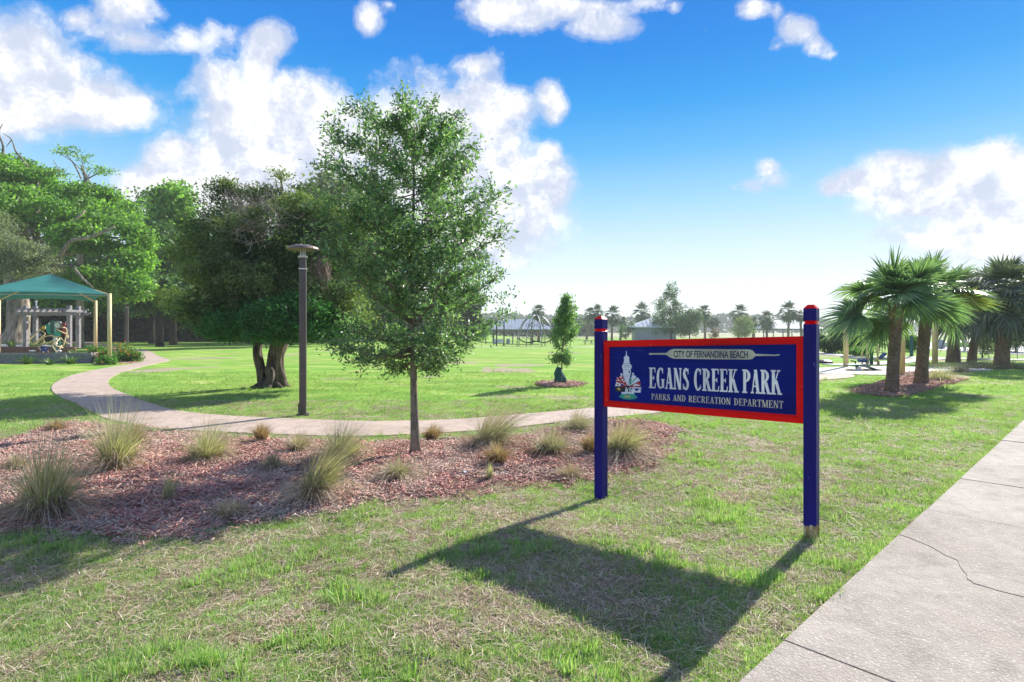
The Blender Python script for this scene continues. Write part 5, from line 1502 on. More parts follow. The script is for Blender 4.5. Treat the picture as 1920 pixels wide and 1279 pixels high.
# palms behind to the right
def fpalm(px, py_base, hubpx, hubpy, r_t, reach, nfr, label, seed, Y=None, nl=18, low=-1.1, **kw):
    x, y = G(px, py_base)
    return palm((x, y), (AX(hubpx, y), y, AZ(hubpy, y)), r_t, reach, nfr, label, seed, nl=nl, low=low, crown_single=True, mats=('petiole', 'palm_far'), wf=1.7, **kw)
fpalm(1878, 691, 1885, 552, .25, 1.75, 40, 'big dark palm standing at the right edge', 31, nl=24, low=-1.3)
fpalm(1787, 679, 1795, 560, .26, 1.9, 36, 'palm with a flared foot behind the pair of palms', 32)
fpalm(1822, 678, 1845, 560, .18, 1.9, 34, 'leaning palm whose slanting trunk crosses behind the yellowing fronds', 33, nl=22)
fpalm(1940, 680, 1945, 545, .25, 2.1, 40, 'palm cut off by the right edge beyond the big dark palm', 34)
for i, (px, pb, hp, hy, reach_px, lab) in enumerate([
        (1010, 640, 1010, 583, 17, 'distant palm rising behind the long pavilion roof'),
        (1100, 637, 1106, 588, 15, 'distant palm peeking out left of the sign post'),
        (1128, 637, 1120, 584, 16, 'distant palm directly behind the left sign post'),
        (1147, 638, 1149, 590, 21, 'distant palm with a clear trunk just right of the left sign post'),
        (1163, 638, 1168, 603, 12, 'short distant palm right of the clear-trunked palm'),
        (1207, 637, 1204, 586, 22, 'rounded distant palm behind the small grey-roofed building'),
        (1322, 638, 1320, 585, 18, 'distant palm right behind the bushes above the sign board'),
        (1385, 638, 1387, 588, 21, 'distant palm behind the round silvery bush'),
        (1438, 638, 1437, 598, 20, 'thick-trunked distant palm between the silvery bush and tallest palm'),
        (1478, 640, 1479, 583, 22, 'tallest distant palm just left of the right sign post'),
        (1412, 639, 1413, 604, 12, 'small distant palm between the two middle palms above the board'),
        (1503, 640, 1500, 592, 13, 'distant palm half hidden by the right sign post')]):
    x, y = G(px, pb); rch = reach_px * y / FOC
    palm((x, y), (AX(hp, y), y, AZ(hy, y)), .28, rch, 30, lab, 60 + i, nl=12, low=-1.2, crown_single=True, mats=('petiole', 'palm_far'), wf=2.6, group='distant palms across the park')

# ------------------------------------------------------------------ bushes and small trees in the distance
def bush(name, px, pb, blobs_px, n, per, spread, leaf, mat, label, cat='bush', group=None, trunk=None, bark='bark_dark', holes=.36, hs=.8):
    x, y = G(px, pb); z0 = float(zs(x, y)); e = empty(name, (x, y, z0))
    B = [(AX(a_[0], y), y + (a_[4] if len(a_) > 4 else 0), AZ(a_[1], y), a_[2] * y / FOC, a_[2] * y / FOC * .8, a_[3] * y / FOC) for a_ in blobs_px]
    rr = np.random.default_rng(int(px + pb * 3))
    P = blob_points(B, n, .45, int(px), holes=holes, hscale=hs, r=rr)
    C_ = clump(P, per, spread, rr) - np.array((x, y, z0))
    C_ = C_[C_[:, 2] > .02]
    V, F = leaves(C_, leaf[0], leaf[1], .5, r=rr)
    link('crown', np_mesh('crown', V, F, [M[mat]]), e)
    mb = MB(); random.seed(int(px))
    tr_ = trunk or .04
    top_ = np.array(B[0][:3]) - np.array((x, y, z0))
    mb.tube([(0, 0, -.1), (top_[0] * .5, 0, top_[2] * .5), tuple(top_)], [tr_, tr_ * .8, tr_ * .4], 7)
    for b_ in B[1:]: limb(mb, (top_[0] * .3, 0, top_[2] * .3), np.array(b_[:3]) - np.array((x, y, z0)), tr_ * .5, .01, .1, 4, 5)
    mb.build('trunk', M[bark], e, smooth=True)
    return tag(e, label, cat, group)
bush('park_tree', 1258, 640, [(1258, 600, 34, 26), (1252, 570, 22, 20), (1258, 545, 14, 16), (1240, 610, 20, 18), (1275, 605, 24, 20), (1232, 570, 10, 8), (1275, 575, 14, 10)], 420, 22, .35, (.34, .2), 'wood_leaf', 'tallest dark tree above the middle of the sign board', 'tree', trunk=.2, hs=.4)
bush('park_tree', 1293, 640, [(1293, 608, 22, 24), (1300, 592, 18, 14), (1280, 612, 18, 18)], 260, 20, .35, (.32, .2), 'bush_leaf', 'pale green bushy tree right of the tallest dark tree', 'tree', trunk=.15, hs=.4)
bush('round_bush', 1397, 642, [(1397, 612, 20, 20), (1400, 598, 15, 12), (1390, 620, 20, 14)], 240, 18, .25, (.25, .15), 'sage_leaf', 'round silvery bush above the sign board', 'bush', hs=.5)
bush('red_shrub', 1341, 642, [(1341, 622, 9, 9), (1338, 628, 10, 8)], 60, 14, .18, (.22, .14), 'red_leaf', 'little reddish shrub poking above the sign board', 'bush', hs=.8)
bush('park_tree', 1175, 640, [(1172, 620, 12, 14), (1180, 612, 10, 10)], 120, 16, .25, (.25, .15), 'wood_leaf', 'small dark bushy tree left of the grey-roofed building', 'tree', hs=.5)
bush('park_tree', 911, 645, [(911, 618, 14, 14), (905, 625, 12, 10)], 130, 16, .2, (.22, .13), 'bright_leaf', 'small bright green tree at the left end of the pavilion', 'tree', hs=.6, trunk=.08)
bush('park_tree', 1556, 663, [(1556, 640, 26, 18), (1570, 632, 20, 16), (1545, 632, 16, 14)], 260, 18, .2, (.18, .10), 'bush_leaf', 'grey-green small tree just right of the right sign post', 'tree', trunk=.06, hs=.7)
bush('park_tree', 1612, 660, [(1612, 636, 30, 20), (1635, 640, 22, 16), (1600, 645, 20, 14)], 300, 18, .2, (.18, .10), 'wood_leaf', 'dark leafy tree behind the climbing frame', 'tree', trunk=.06, hs=.7)
bush('yellow_shrub', 1614, 668, [(1605, 661, 12, 5), (1620, 660, 10, 6)], 90, 14, .1, (.14, .08), 'bright_leaf', 'low yellow-green shrub behind the sit-up bench', 'bush', hs=1)
bush('park_tree', 1708, 660, [(1706, 640, 13, 12), (1712, 646, 10, 10)], 120, 16, .18, (.17, .1), 'bright_leaf', 'small leafy tree between the two palm trunks', 'tree', trunk=.05, hs=.7)
bush('park_tree', 1842, 672, [(1842, 640, 10, 16), (1838, 622, 8, 12), (1848, 652, 9, 10)], 110, 14, .14, (.15, .08), 'sage_leaf', 'thin sparse young tree left of the big right-hand palm trunk', 'tree', trunk=.04, hs=.9)
bush('park_tree', 1866, 662, [(1862, 632, 16, 12), (1872, 640, 14, 10)], 120, 14, .2, (.18, .1), 'bright_leaf', 'pale green small tree behind the big right-hand palm trunk', 'tree', trunk=.05, hs=.8)
bush('park_tree', 1905, 662, [(1902, 630, 18, 14), (1895, 640, 16, 10)], 120, 14, .2, (.18, .1), 'sage_leaf', 'pale young tree right of the big right-hand palm trunk', 'tree', trunk=.05, hs=.8)
bush('green_mound', 1800, 652, [(1800, 648, 26, 6), (1780, 650, 24, 5)], 160, 14, .16, (.2, .12), 'bright_leaf', 'low green hump of ground cover on the sandy lot', 'bush', hs=.8)
bush('park_tree', 1340, 640, [(1335, 605, 14, 10)], 60, 14, .3, (.3, .18), 'far_leaf', 'faint grey tree behind the reddish shrub', 'tree', hs=.5)

# far shore tree lines, one countless mass each
def treeline(name, x0, x1, Y, toppx, label, n, leaf=3.2, seed=0):
    rr = np.random.default_rng(seed)
    px_ = rr.uniform(x0, x1, n)
    env = np.interp(px_, [q[0] for q in toppx], [q[1] for q in toppx]) + (fbm(px_ * .07, px_ * 0 + seed, oct=3, seed=seed) - .5) * 9
    zt = (CY - env) * Y / FOC + EYE
    z = -1 + (zt + 1) * rr.random(n) ** .8
    P = np.stack([(px_ - CX) * Y / FOC, Y + rr.uniform(-8, 8, n), z], 1)
    V, F = leaves(P, leaf, leaf * .7, .3, r=rr)
    tag(link(name, np_mesh(name, V, F, [M['far_leaf']])), label, 'trees', kind='stuff')
treeline('far_treeline', 760, 1560, 520, [(760, 588), (960, 590), (1080, 592), (1130, 594), (1200, 598), (1330, 592), (1345, 588), (1420, 590), (1500, 598), (1560, 600)], 'hazy blue line of trees across the marsh', 9000, 3.6, 3)
treeline('right_treeline', 1540, 2600, 700, [(1540, 604), (1700, 606), (1900, 604), (2600, 600)], 'hazy line of trees beyond the palms on the right', 6000, 4.5, 4)
treeline('middle_treeline', 900, 1130, 230, [(900, 600), (950, 602), (1000, 604), (1050, 596), (1085, 598), (1130, 606)], 'grey-green trees behind the long pavilion', 3600, 1.5, 5)

# ------------------------------------------------------------------ pavilions and climbing dome
M['roof_metal'] = paint('pale_metal_roof', (.60, .62, .66), .45, .08, 1, .05, metal=.2)
M['grey_wood'] = paint('weathered_grey_wood', (.24, .225, .235), .85, .25, 7, .4)
M['dark_wood'] = paint('brown_timber', (.16, .085, .055), .8, .3, 7, .4)
M['tan_paint'] = paint('tan_post_paint', (.62, .48, .26), .5, .08, 3, .05)
M['white_paint'] = paint('white_paint', (.7, .7, .7), .5, .05, 3, .05)
M['grey_steel'] = paint('grey_tube', (.30, .31, .33), .4, .1, 4, .05, metal=.4)
M['dark_rope'] = paint('dark_rope', (.03, .03, .035), .9, .2, 10, .2)
M['wall_grey'] = paint('grey_block_wall', (.30, .33, .38), .8, .1, 2, .2)
M['teal_metal'] = paint('teal_metal', (.012, .09, .085), .4, .1, 4, .05)
M['teal_panel'] = paint('teal_plastic', (.03, .32, .25), .45, .08, 4, .05)
M['navy'] = paint('navy_plastic', (.02, .06, .22), .45, .1, 4, .05)
M['maroon'] = paint('maroon_plastic', (.28, .03, .06), .45, .1, 4, .05)
M['yellow'] = paint('yellow_plastic', (.65, .42, .06), .45, .1, 4, .05)
M['black_metal'] = paint('black_metal', (.02, .02, .022), .45, .1, 4, .05)

px0, py0 = G(980, 646)
def pavilion(px_l, px_r, pb, eave_py, ridge_py, ridge_l, ridge_r, depth, posts, label, group=None):
    x, y = G((px_l + px_r) / 2, pb); z0 = float(zs(x, y)); e = empty('pavilion', (x, y, z0))
    A = lambda px, py, d=0: np.array((AX(px, y) - x, d, AZ(py, y) - z0))
    rf = MB(); c0, c1 = A(px_l, eave_py), A(px_r, eave_py); r0, r1 = A(ridge_l, ridge_py), A(ridge_r, ridge_py)
    b0, b1 = c0 + np.array((0, depth, 0)), c1 + np.array((0, depth, 0)); r0[1] = r1[1] = depth / 2
    th = np.array((0, 0, .12))
    V_ = [c0, c1, b1, b0, r0, r1]; V_ = V_ + [v - th for v in V_]
    rf.add(V_, [(0, 1, 5, 4), (1, 2, 5), (2, 3, 4, 5), (3, 0, 4), (6, 10, 11, 7), (7, 11, 8), (8, 11, 10, 9), (9, 10, 6), (0, 6, 7, 1), (1, 7, 8, 2), (2, 8, 9, 3), (3, 9, 6, 0)])
    ro = rf.build('roof', M['roof_metal'], e)
    nseam = max(4, int((c1[0] - c0[0]) / .6))
    for i in range(1, nseam):
        t = i / nseam; xx = c0[0] + (c1[0] - c0[0]) * t
        # seam climbs straight up to the ridge or the hip
        xr = min(max(xx, r0[0]), r1[0])
        k = 1.0
        if xx < r0[0]: k = (xx - c0[0]) / (r0[0] - c0[0])
        if xx > r1[0]: k = (c1[0] - xx) / (c1[0] - r1[0])
        if k < .08: continue
        MB().bar((xx, .02, c0[2] + .02), (xx, .02 + (depth / 2) * k, c0[2] + (r0[2] - c0[2]) * k + .02), .03, .04).build('seam', M['roof_metal'], ro)
    fz = c0[2] - .12
    MB().box(c0[0] + .25, .25, fz - .22, c1[0] - .25, .37, fz - .003).build('beam', M['grey_wood'], e)
    MB().box(c0[0] + .25, depth - .37, fz - .22, c1[0] - .25, depth - .25, fz - .003).build('beam', M['grey_wood'], e)
    for i in range(posts):
        xx = c0[0] + .4 + (c1[0] - c0[0] - .8) * i / (posts - 1)
        for d in (.31, depth - .31):
            MB().box(xx - .1, d - .1, 0, xx + .1, d + .1, fz - .222).build('post', M['grey_wood'], e)
    return tag(e, label, 'pavilion', group), x, y, z0
e, x, y, z0 = pavilion(920, 1040, 646, 617, 598, 936, 1000, 5.5, 4, 'long open picnic pavilion with a pale metal roof behind the climbing dome')
e2, x2, y2, z2 = pavilion(1430, 1545, 638, 616, 600, 1455, 1520, 6, 4, 'picnic pavilion with a pale roof behind the right sign post')
# small service building with a grey metal roof
x, y = G(1208, 640); z0 = float(zs(x, y)); e = empty('service_building', (x, y, z0))
k = y / FOC
MB().box(-15 * k, 0, 0, 60 * k, 5, 26 * k).build('wall', M['wall_grey'], e)
rf = MB(); zz0 = AZ(613, y) - z0; zr = AZ(595, y) - z0
c = [(-27 * k, -1, zz0), (72 * k, -1, zz0), (72 * k, 6, zz0), (-27 * k, 6, zz0), (20 * k, 2.5, zr), (25 * k, 2.5, zr)]
V_ = [np.array(q) for q in c]; V_ += [v - np.array((0, 0, .15)) for v in V_]
ro = rf.add(V_, [(0, 1, 5, 4), (1, 2, 5), (2, 3, 4, 5), (3, 0, 4), (6, 10, 11, 7), (7, 11, 8), (8, 11, 10, 9), (9, 10, 6), (0, 6, 7, 1), (1, 7, 8, 2), (2, 8, 9, 3), (3, 9, 6, 0)]).build('roof', M['roof_metal'], e)
for i in range(1, 12):
    xx = -27 + 99 * i / 12; kk = min(1, (xx + 27) / 47) if xx < 20 else min(1, (72 - xx) / 47)
    MB().bar((xx * k, -.98, zz0 + .03), (xx * k, -1 + 3.5 * kk, zz0 + (zr - zz0) * kk + .03), .05, .06).build('seam', M['roof_metal'], ro)
MB().box(-6 * k, -.06, 0, 2 * k, -.005, 19 * k).build('door', M['wall_grey'], e)
tag(e, 'small grey block building with a metal hip roof above the sign board', 'building')

# climbing dome
x, y = G(1005, 650); z0 = float(zs(x, y)); e = empty('climbing_dome', (x, y, z0)); k = y / FOC
Rr = 37 * k; Ht = AZ(591, y) - z0
for i in range(4):
    a = i * PI / 4 + .25
    pts = [(Rr * math.cos(t) * math.cos(a), Rr * math.cos(t) * math.sin(a), Ht * max(0, math.sin(t)) ** .85) for t in np.linspace(0, PI, 19)]
    MB().tube(pts, .075, 8).build('arch', M['grey_steel'], e, smooth=True)
MB().lathe([(.05, Ht - .06), (.25, Ht - .03), (.25, Ht + .06), (.05, Ht + .09)], 12).build('crown_plate', M['grey_steel'], e)
random.seed(2)
net = MB()
for lev, rr_ in ((.28, .62), (.5, .62), (.68, .5)):
    pts = [(Rr * rr_ * math.cos(t), Rr * rr_ * math.sin(t), Ht * lev + .25 * math.sin(4 * t)) for t in np.linspace(0, 2 * PI, 25)]
    net.tube(pts, .03, 5, cap=False)
for i in range(8):
    a = i * PI / 4 + .25
    net.tube([(0, 0, Ht), (Rr * .4 * math.cos(a), Rr * .4 * math.sin(a), Ht * .62), (Rr * .75 * math.cos(a), Rr * .75 * math.sin(a), Ht * .25)], .025, 5)
net.build('rope_net', M['dark_rope'], e)
for s_ in (-1, 1):
    pts = [(s_ * Rr * .95, 0, Ht * .28), (s_ * Rr * .5, .3, Ht * .13), (0, .2, Ht * .17), (-s_ * .2 * Rr, 0, Ht * .2)]
    MB().tube(smooth_line(pts, 4), .10, 6).build('bridge', M['dark_rope'], e)
tag(e, 'grey tubular climbing dome with rope nets in front of the long pavilion', 'climbing frame')
# glider bench, bin, poles
x, y = G(935, 648); z0 = float(zs(x, y)); e = empty('swing_bench', (x, y, z0)); k = y / FOC
MB().box(-9 * k, -.3, .42, 9 * k, .2, .5).build('seat', M['white_paint'], e)
MB().box(-9 * k, .2, .5, 9 * k, .28, 1.0).build('backrest', M['white_paint'], e)
for s_ in (-1, 1): MB().box(s_ * 9 * k - .06, -.35, 0, s_ * 9 * k + .06, .35, .42).build('leg', M['black_metal'], e)
tag(e, 'pale swing bench between two dark poles left of the pavilion', 'bench')
for px, lb in ((931, 'dark slender pole left of the pale swing bench'), (945, 'dark slender pole right of the pale swing bench')):
    x, y = G(px, 649); z0 = float(zs(x, y)); e = empty('lamp_pole', (x, y, z0)); hh = AZ(603 + (px > 940) * 2, y) - z0
    MB().tube([(0, 0, -.1), (0, 0, hh)], .09, 8).build('pole', M['black_metal'], e)
    MB().box(-.16, -.16, 0, .16, .16, .08).build('base_plate', M['black_metal'], e)
    tag(e, lb, 'pole')
x, y = G(953, 646); o = MB().lathe([(.30, 0), (.34, .1), (.34, .85), (.36, .9), (.30, 1.0), (.1, 1.05)], 14).build('litter_bin', M['wall_grey'], None, loc=(x, y, float(zs(x, y))))
tag(o, 'squat grey litter bin beside the pale swing bench', 'litter bin')
x, y = G(1103, 646); e = empty('picnic_table', (x, y, float(zs(x, y))))
MB().box(-.9, -.4, .70, .9, .4, .76).build('tabletop', M['grey_wood'], e)
for s_ in (-1, 1):
    MB().box(-.9, s_ * .75 - .14, .42, .9, s_ * .75 + .14, .47).build('seat', M['grey_wood'], e)
    MB().bar((s_ * .6, -.8, .03), (s_ * .6, .2, .69), .08, .08).build('leg', M['black_metal'], e)
    MB().bar((s_ * .52, .8, .03), (s_ * .52, -.2, .69), .08, .08).build('leg', M['black_metal'], e)
tag(e, 'picnic table on the far side of the lawn left of the sign', 'table')

# ------------------------------------------------------------------ play corner on the left
M['canopy'] = None
m, nt, p = new_mat('teal_canopy_fabric')
wv = N(nt, 'ShaderNodeTexWave', Scale=14.0, Distortion=.3); wv.wave_type = 'BANDS'
c = ramp(nt, noise(nt, 1.2, 4, coord='obj'), [(.3, (.018, .19, .165)), (.7, (.03, .26, .22))]).outputs[0]
nt.links.new(c, p.inputs['Base Color']); p.inputs['Roughness'].default_value = .75
trn = nt.nodes.new('ShaderNodeBsdfTranslucent'); nt.links.new(c, trn.inputs['Color'])
mx = nt.nodes.new('ShaderNodeMixShader'); mx.inputs[0].default_value = .22
nt.links.new(p.outputs[0], mx.inputs[1]); nt.links.new(trn.outputs[0], mx.inputs[2]); nt.links.new(mx.outputs[0], nt.nodes['Material Output'].inputs['Surface'])
M['canopy'] = m
can = empty('shade_canopy', (-23.4, 29, 0))
tag(can, 'teal fabric shade canopy on tan posts over the play corner', 'shade canopy')
FR = np.array((-18.55, 26.3, 3.24)); FL = np.array((-24.6, 25.8, 3.30)); BL = np.array((-28.6, 31.8, 3.30)); BR = np.array((-23.5, 32.2, 3.22)); AP = np.array((-23.45, 29.0, 4.45))
org = np.array((-23.4, 29, 0))
mb = MB(); n_ = 8
for a_, b_ in ((FR, BR), (BR, BL), (BL, FL), (FL, FR)):
    vs = []; fs = []
    for i in range(n_ + 1):
        for j in range(n_ + 1):
            s_, t_ = i / n_, j / n_
            edge = a_ * (1 - t_) + b_ * t_
            inward = (AP - edge); inward[2] = 0
            edge = edge + inward * .07 * math.sin(t_ * PI) + np.array((0, 0, .10)) * math.sin(t_ * PI)
            q = edge * (1 - s_) + AP * s_ - np.array((0, 0, .14)) * math.sin(s_ * PI) * math.sin(t_ * PI)
            vs.append(q - org)
    for i in range(n_):
        for j in range(n_): fs.append((i * (n_ + 1) + j, i * (n_ + 1) + j + 1, (i + 1) * (n_ + 1) + j + 1, (i + 1) * (n_ + 1) + j))
    mb.add(vs, fs)
o = mb.build('fabric', M['canopy'], can, smooth=False); so = o.modifiers.new('s', 'SOLIDIFY'); so.thickness = .015
for c_ in (FR, BR, FL, BL):
    b_ = c_ - org
    MB().tube([(b_[0], b_[1], 0), (b_[0], b_[1], b_[2] + .05)], .085, 14).build('post', M['tan_paint'], can, smooth=True)
    MB().tube([(b_[0], b_[1], b_[2] - .03), tuple(AP - org - np.array((0, 0, .12)))], .05, 8).build('rafter', M['tan_paint'], can, smooth=True)
MB().bar(tuple(FL - org + (0, .1, -.05)), tuple(FR - org + (0, .1, -.05)), .02, .03).build('edge_cable', M['grey_steel'], can)

# front timber wall in courses, back planter wall
def timber_wall(name, p0, p1, courses, ch, thick, mat, label, lens=2.4):
    x0, y0 = p0; x1, y1 = p1; L_ = math.hypot(x1 - x0, y1 - y0)
    e = empty(name, (x0, y0, 0), math.atan2(y1 - y0, x1 - x0))
    for c_ in range(courses):
        x = 0; off = (c_ % 2) * lens / 2
        while x < L_ - .01:
            xe = min(L_, x + lens - (off if x == 0 else 0))
            MB().box(x + .004, random.uniform(-.008, .008), c_ * ch + .004 * (c_ > 0), xe - .004, thick, (c_ + 1) * ch - .002).build('timber', mat, e, bevel=.006)
            x = xe
    return tag(e, label, 'retaining wall')
random.seed(5)
fw0, fw1 = G(-60, 682), G(169, 681)
timber_wall('timber_wall', fw0, fw1, 3, .165, .18, M['grey_wood'], 'low grey timber wall in front of the play corner')
MB_ = MB().box(0, 0, 0, .18, 4.0, .49)
e = timber_wall('timber_wall', (fw1[0] + .01, fw1[1] + .02), (fw1[0] - .6, fw1[1] + 3.0), 3, .165, .16, M['grey_wood'], 'end of the grey timber wall running back from its right corner')
Yb = 33.5
timber_wall('planter_wall', (AX(-60, Yb), Yb), (AX(140, Yb), Yb), 4, .155, .14, M['dark_wood'], 'brown plank planter wall behind the play sculpture')
e = empty('planter_soil', (AX(30, Yb), Yb, 0)); m_ = MB(); m_.prism([(AX(-60, Yb) - AX(30, Yb), .15), (AX(140, Yb) - AX(30, Yb) - .05, .15), (AX(100, Yb + 4) - AX(30, Yb), 4), (AX(70, Yb + 11) - AX(30, Yb), 11), (AX(-80, Yb + 12) - AX(30, Yb), 12)], 0, .56)
m_.build('soil', M['pad'], e); tag(e, 'sandy raised bed round the live oak behind the planter wall', 'planter')
tag(sheet('play_sand', [(AX(-60, 28), 27.9), (AX(180, 27.9), 27.9), (AX(172, 33), 33.4), (AX(-60, 33), 33.4)], M['pad'], .03, 5), kind='structure')

# pergola
Yp = 33.9
per = empty('pergola', (AX(88, Yp), Yp, 0)); ox = AX(88, Yp); PX = lambda px: AX(px, Yp) - ox; PZ = lambda py: AZ(py, Yp)
for px in (48, 130):
    for d in (0, .7):
        MB().box(PX(px) - .11, d - .1, .5, PX(px) + .11, d + .1, PZ(573)).build('post', M['grey_wood'], per, bevel=.02)
for d in (-.16, .86):
    MB().add([(PX(33), d - .04, PZ(588)), (PX(37), d - .04, PZ(591.5)), (PX(142), d - .04, PZ(591.5)), (PX(150), d - .04, PZ(587)), (PX(150), d - .04, PZ(585.5)), (PX(33), d - .04, PZ(585.5))] +
             [(PX(33), d + .04, PZ(588)), (PX(37), d + .04, PZ(591.5)), (PX(142), d + .04, PZ(591.5)), (PX(150), d + .04, PZ(587)), (PX(150), d + .04, PZ(585.5)), (PX(33), d + .04, PZ(585.5))],
             [(0, 1, 2, 3, 4, 5), (11, 10, 9, 8, 7, 6), (0, 6, 7, 1), (1, 7, 8, 2), (2, 8, 9, 3), (3, 9, 10, 4), (4, 10, 11, 5), (5, 11, 6, 0)]).build('beam', M['grey_wood'], per)
for i in range(9):
    xx = PX(44 + i * 11.2)
    MB().box(xx - .06, -.5, PZ(585.3), xx + .06, 1.15, PZ(581)).build('rafter', M['grey_wood'], per)
for d in (-.4, 1.05): MB().box(PX(38), d - .04, PZ(580.9), PX(141), d + .04, PZ(578.6)).build('batten', M['grey_wood'], per)
tag(per, 'weathered grey wooden pergola standing in the planter under the canopy', 'pergola')
# bin with a domed lid, flag pole behind pergola
x, y = AX(68, 36.5), 36.5
o = MB().lathe([(.26, .5), (.30, .56), (.31, 1.15), (.28, 1.2)], 16).build('bin_body', M['dark_wood'], None)
e = empty('litter_bin', (x, y, 0)); o.parent = e
MB().lathe([(.29, 1.205), (.31, 1.25), (.26, 1.36), (.14, 1.44), (.02, 1.46)], 16).build('domed_lid', M['grey_steel'], e, smooth=True)
tag(e, 'brown barrel bin with a grey domed lid behind the pergola', 'litter bin')
x, y = AX(68, 35.6), 35.6
e = empty('thin_pole', (x, y, 0)); MB().tube([(0, 0, .3), (0, 0, 3.3)], .035, 8).build('shaft', M['white_paint'], e); MB().lathe([(.05, 3.3), (.08, 3.36), (.04, 3.44)], 8).build('finial', M['white_paint'], e)
tag(e, 'thin pale pole seen through the pergola above the barrel bin', 'pole')

# musical play sculpture: post with panels, hoops and mallets
Yq = 29.6; pz = empty('play_sculpture', (AX(104, Yq), Yq, .03)); ox = AX(104, Yq)
def QP(px, py, d=0): return (AX(px, Yq) - ox, d, AZ(py, Yq) - .03)
for px_, w_ in ((102, 5), (110, 5)):
    a_, b_ = QP(px_ - w_ / 2, 662), QP(px_ + w_ / 2, 662)
    MB().box(a_[0], -.07, 0, b_[0], .07, QP(0, 603 if px_ < 105 else 634)[2]).build('post', M['teal_metal'], pz, bevel=.02)
def panel(pts, mat, d, nm='panel', th=.05):
    P_ = [QP(*q, d) for q in pts]; n__ = len(P_)
    mb_ = MB().add(P_ + [(a_[0], a_[1] + th, a_[2]) for a_ in P_], [tuple(range(n__)), tuple(range(2 * n__ - 1, n__ - 1, -1))] + [(i, n__ + i, n__ + (i + 1) % n__, (i + 1) % n__) for i in range(n__)])
    return mb_.build(nm, M[mat], pz)
panel([(88, 609), (92, 608), (97, 613), (100, 614), (100, 625), (97, 628), (93, 626), (90, 618)], 'teal_panel', -.12)
panel([(105, 625), (110, 622), (118, 624), (118, 630), (112, 632), (105, 631)], 'teal_panel', -.16)
panel([(84, 650), (88, 649), (99, 650), (100, 656), (97, 659), (86, 659), (84, 656)], 'navy', -.35)
panel([(117, 615), (121, 612), (125, 616), (125, 625), (121, 629), (117, 624)], 'maroon', -.05)
panel([(81, 612), (86, 610), (88, 616), (84, 619), (80, 617)], 'yellow', -.1)
panel([(100, 601), (103, 600), (107, 602), (108, 625), (100, 625)], 'teal_metal', -.2)
def disc(px, py, rpx, mat, d, nm='disc'):
    c_ = QP(px, py, d); r_ = rpx * Yq / FOC
    return MB().tube([(c_[0], d - .03, c_[2]), (c_[0], d + .03, c_[2])], r_, 16).build(nm, M[mat], pz)
disc(114, 609, 7, 'grey_steel', -.16); disc(114, 610, 4.6, 'white_paint', -.23); disc(110, 636, 3, 'white_paint', -.2); disc(110, 644, 3, 'white_paint', -.2); disc(97, 607, 2.2, 'white_paint', -.12); disc(97, 610, 2.6, 'emb_grey', -.06); disc(123, 605, 2.5, 'black_metal', -.05); disc(123, 609, 3, 'maroon', -.1)
for pts in ([(64, 640), (70, 626), (80, 618), (86, 618), (88, 626), (84, 634), (74, 645)], [(74, 645), (84, 634), (95, 630), (104, 630), (106, 636), (100, 644), (96, 646)], [(112, 632), (124, 632), (132, 638), (140, 645)], [(113, 617), (124, 620), (132, 627), (137, 634)], [(127, 614), (130, 618), (130, 640), (129, 648)], [(90, 634), (89, 642), (88, 650)], [(116, 634), (118, 646), (124, 652)], [(86, 660), (88, 652)], [(97, 660), (96, 652)], [(114, 660), (113, 648), (116, 640)], [(120, 660), (119, 648)]):
    q = smooth_line([QP(a_, b_, random.uniform(-.5, -.1)) for a_, b_ in pts], 4); MB().tube(q, .03, 7).build('hoop', M['tan_paint'], pz, smooth=True)
for px_, rp_ in ((76, 5), (125, 4)):
    c_ = QP(px_, 657, -.5); r_ = rp_ * Yq / FOC
    MB().lathe([(r_, c_[2] - .03), (r_, c_[2] + .02), (.03, c_[2] + .03)], 14, (c_[0], c_[1], 0)).build('stool_seat', M['white_paint'], pz)
    MB().tube([(c_[0], c_[1], 0), (c_[0], c_[1], c_[2] - .03)], .04, 7).build('stool_leg', M['teal_metal'], pz)
tag(pz, 'colourful play sculpture of teal panels, discs and tan hoops under the canopy', 'play equipment')

# strap-leaved plants
def strap_plant(x, y, z, n, h, label, seed):
    rr = np.random.default_rng(seed); e = empty('strap_leaved_plant', (x, y, z))
    V, F = blades(n, .12, h * .7, h * 1.15, 1.5, .45, .045, (0, 0), rr, 4)
    link('leaves', np_mesh('leaves', V, F, [M['agave']]), e)
    MB().lathe([(.09, -.05), (.08, .05), (.03, .09)], 8).build('crown_base', M['dark_wood'], e)
    return tag(e, label, 'plant', 'strap-leaved plants by the play corner')
for i, (px, py, lb) in enumerate([(52, 683, 'left one of three spiky plants in front of the grey timber wall'), (93, 684, 'middle, palest of three spiky plants in front of the grey timber wall'), (133, 683, 'right one of three spiky plants in front of the grey timber wall')]):
    x, y = G(px, py); strap_plant(x, y, 0, 90 if i != 1 else 60, .52 if i != 1 else .42, lb, i)
for i, (px, Yx, lb) in enumerate([(22, 34.3, 'spiky plant in the raised bed at the foot of the live oak'), (64, 34.4, 'spiky plant in the raised bed under the barrel bin'), (138, 33.0, 'spiky plant at the right end of the brown planter wall'), (120, 35, 'spiky plant behind the play sculpture')]):
    strap_plant(AX(px, Yx), Yx, .55 if i in (0, 1) else .03, 70, .6, lb, 10 + i)
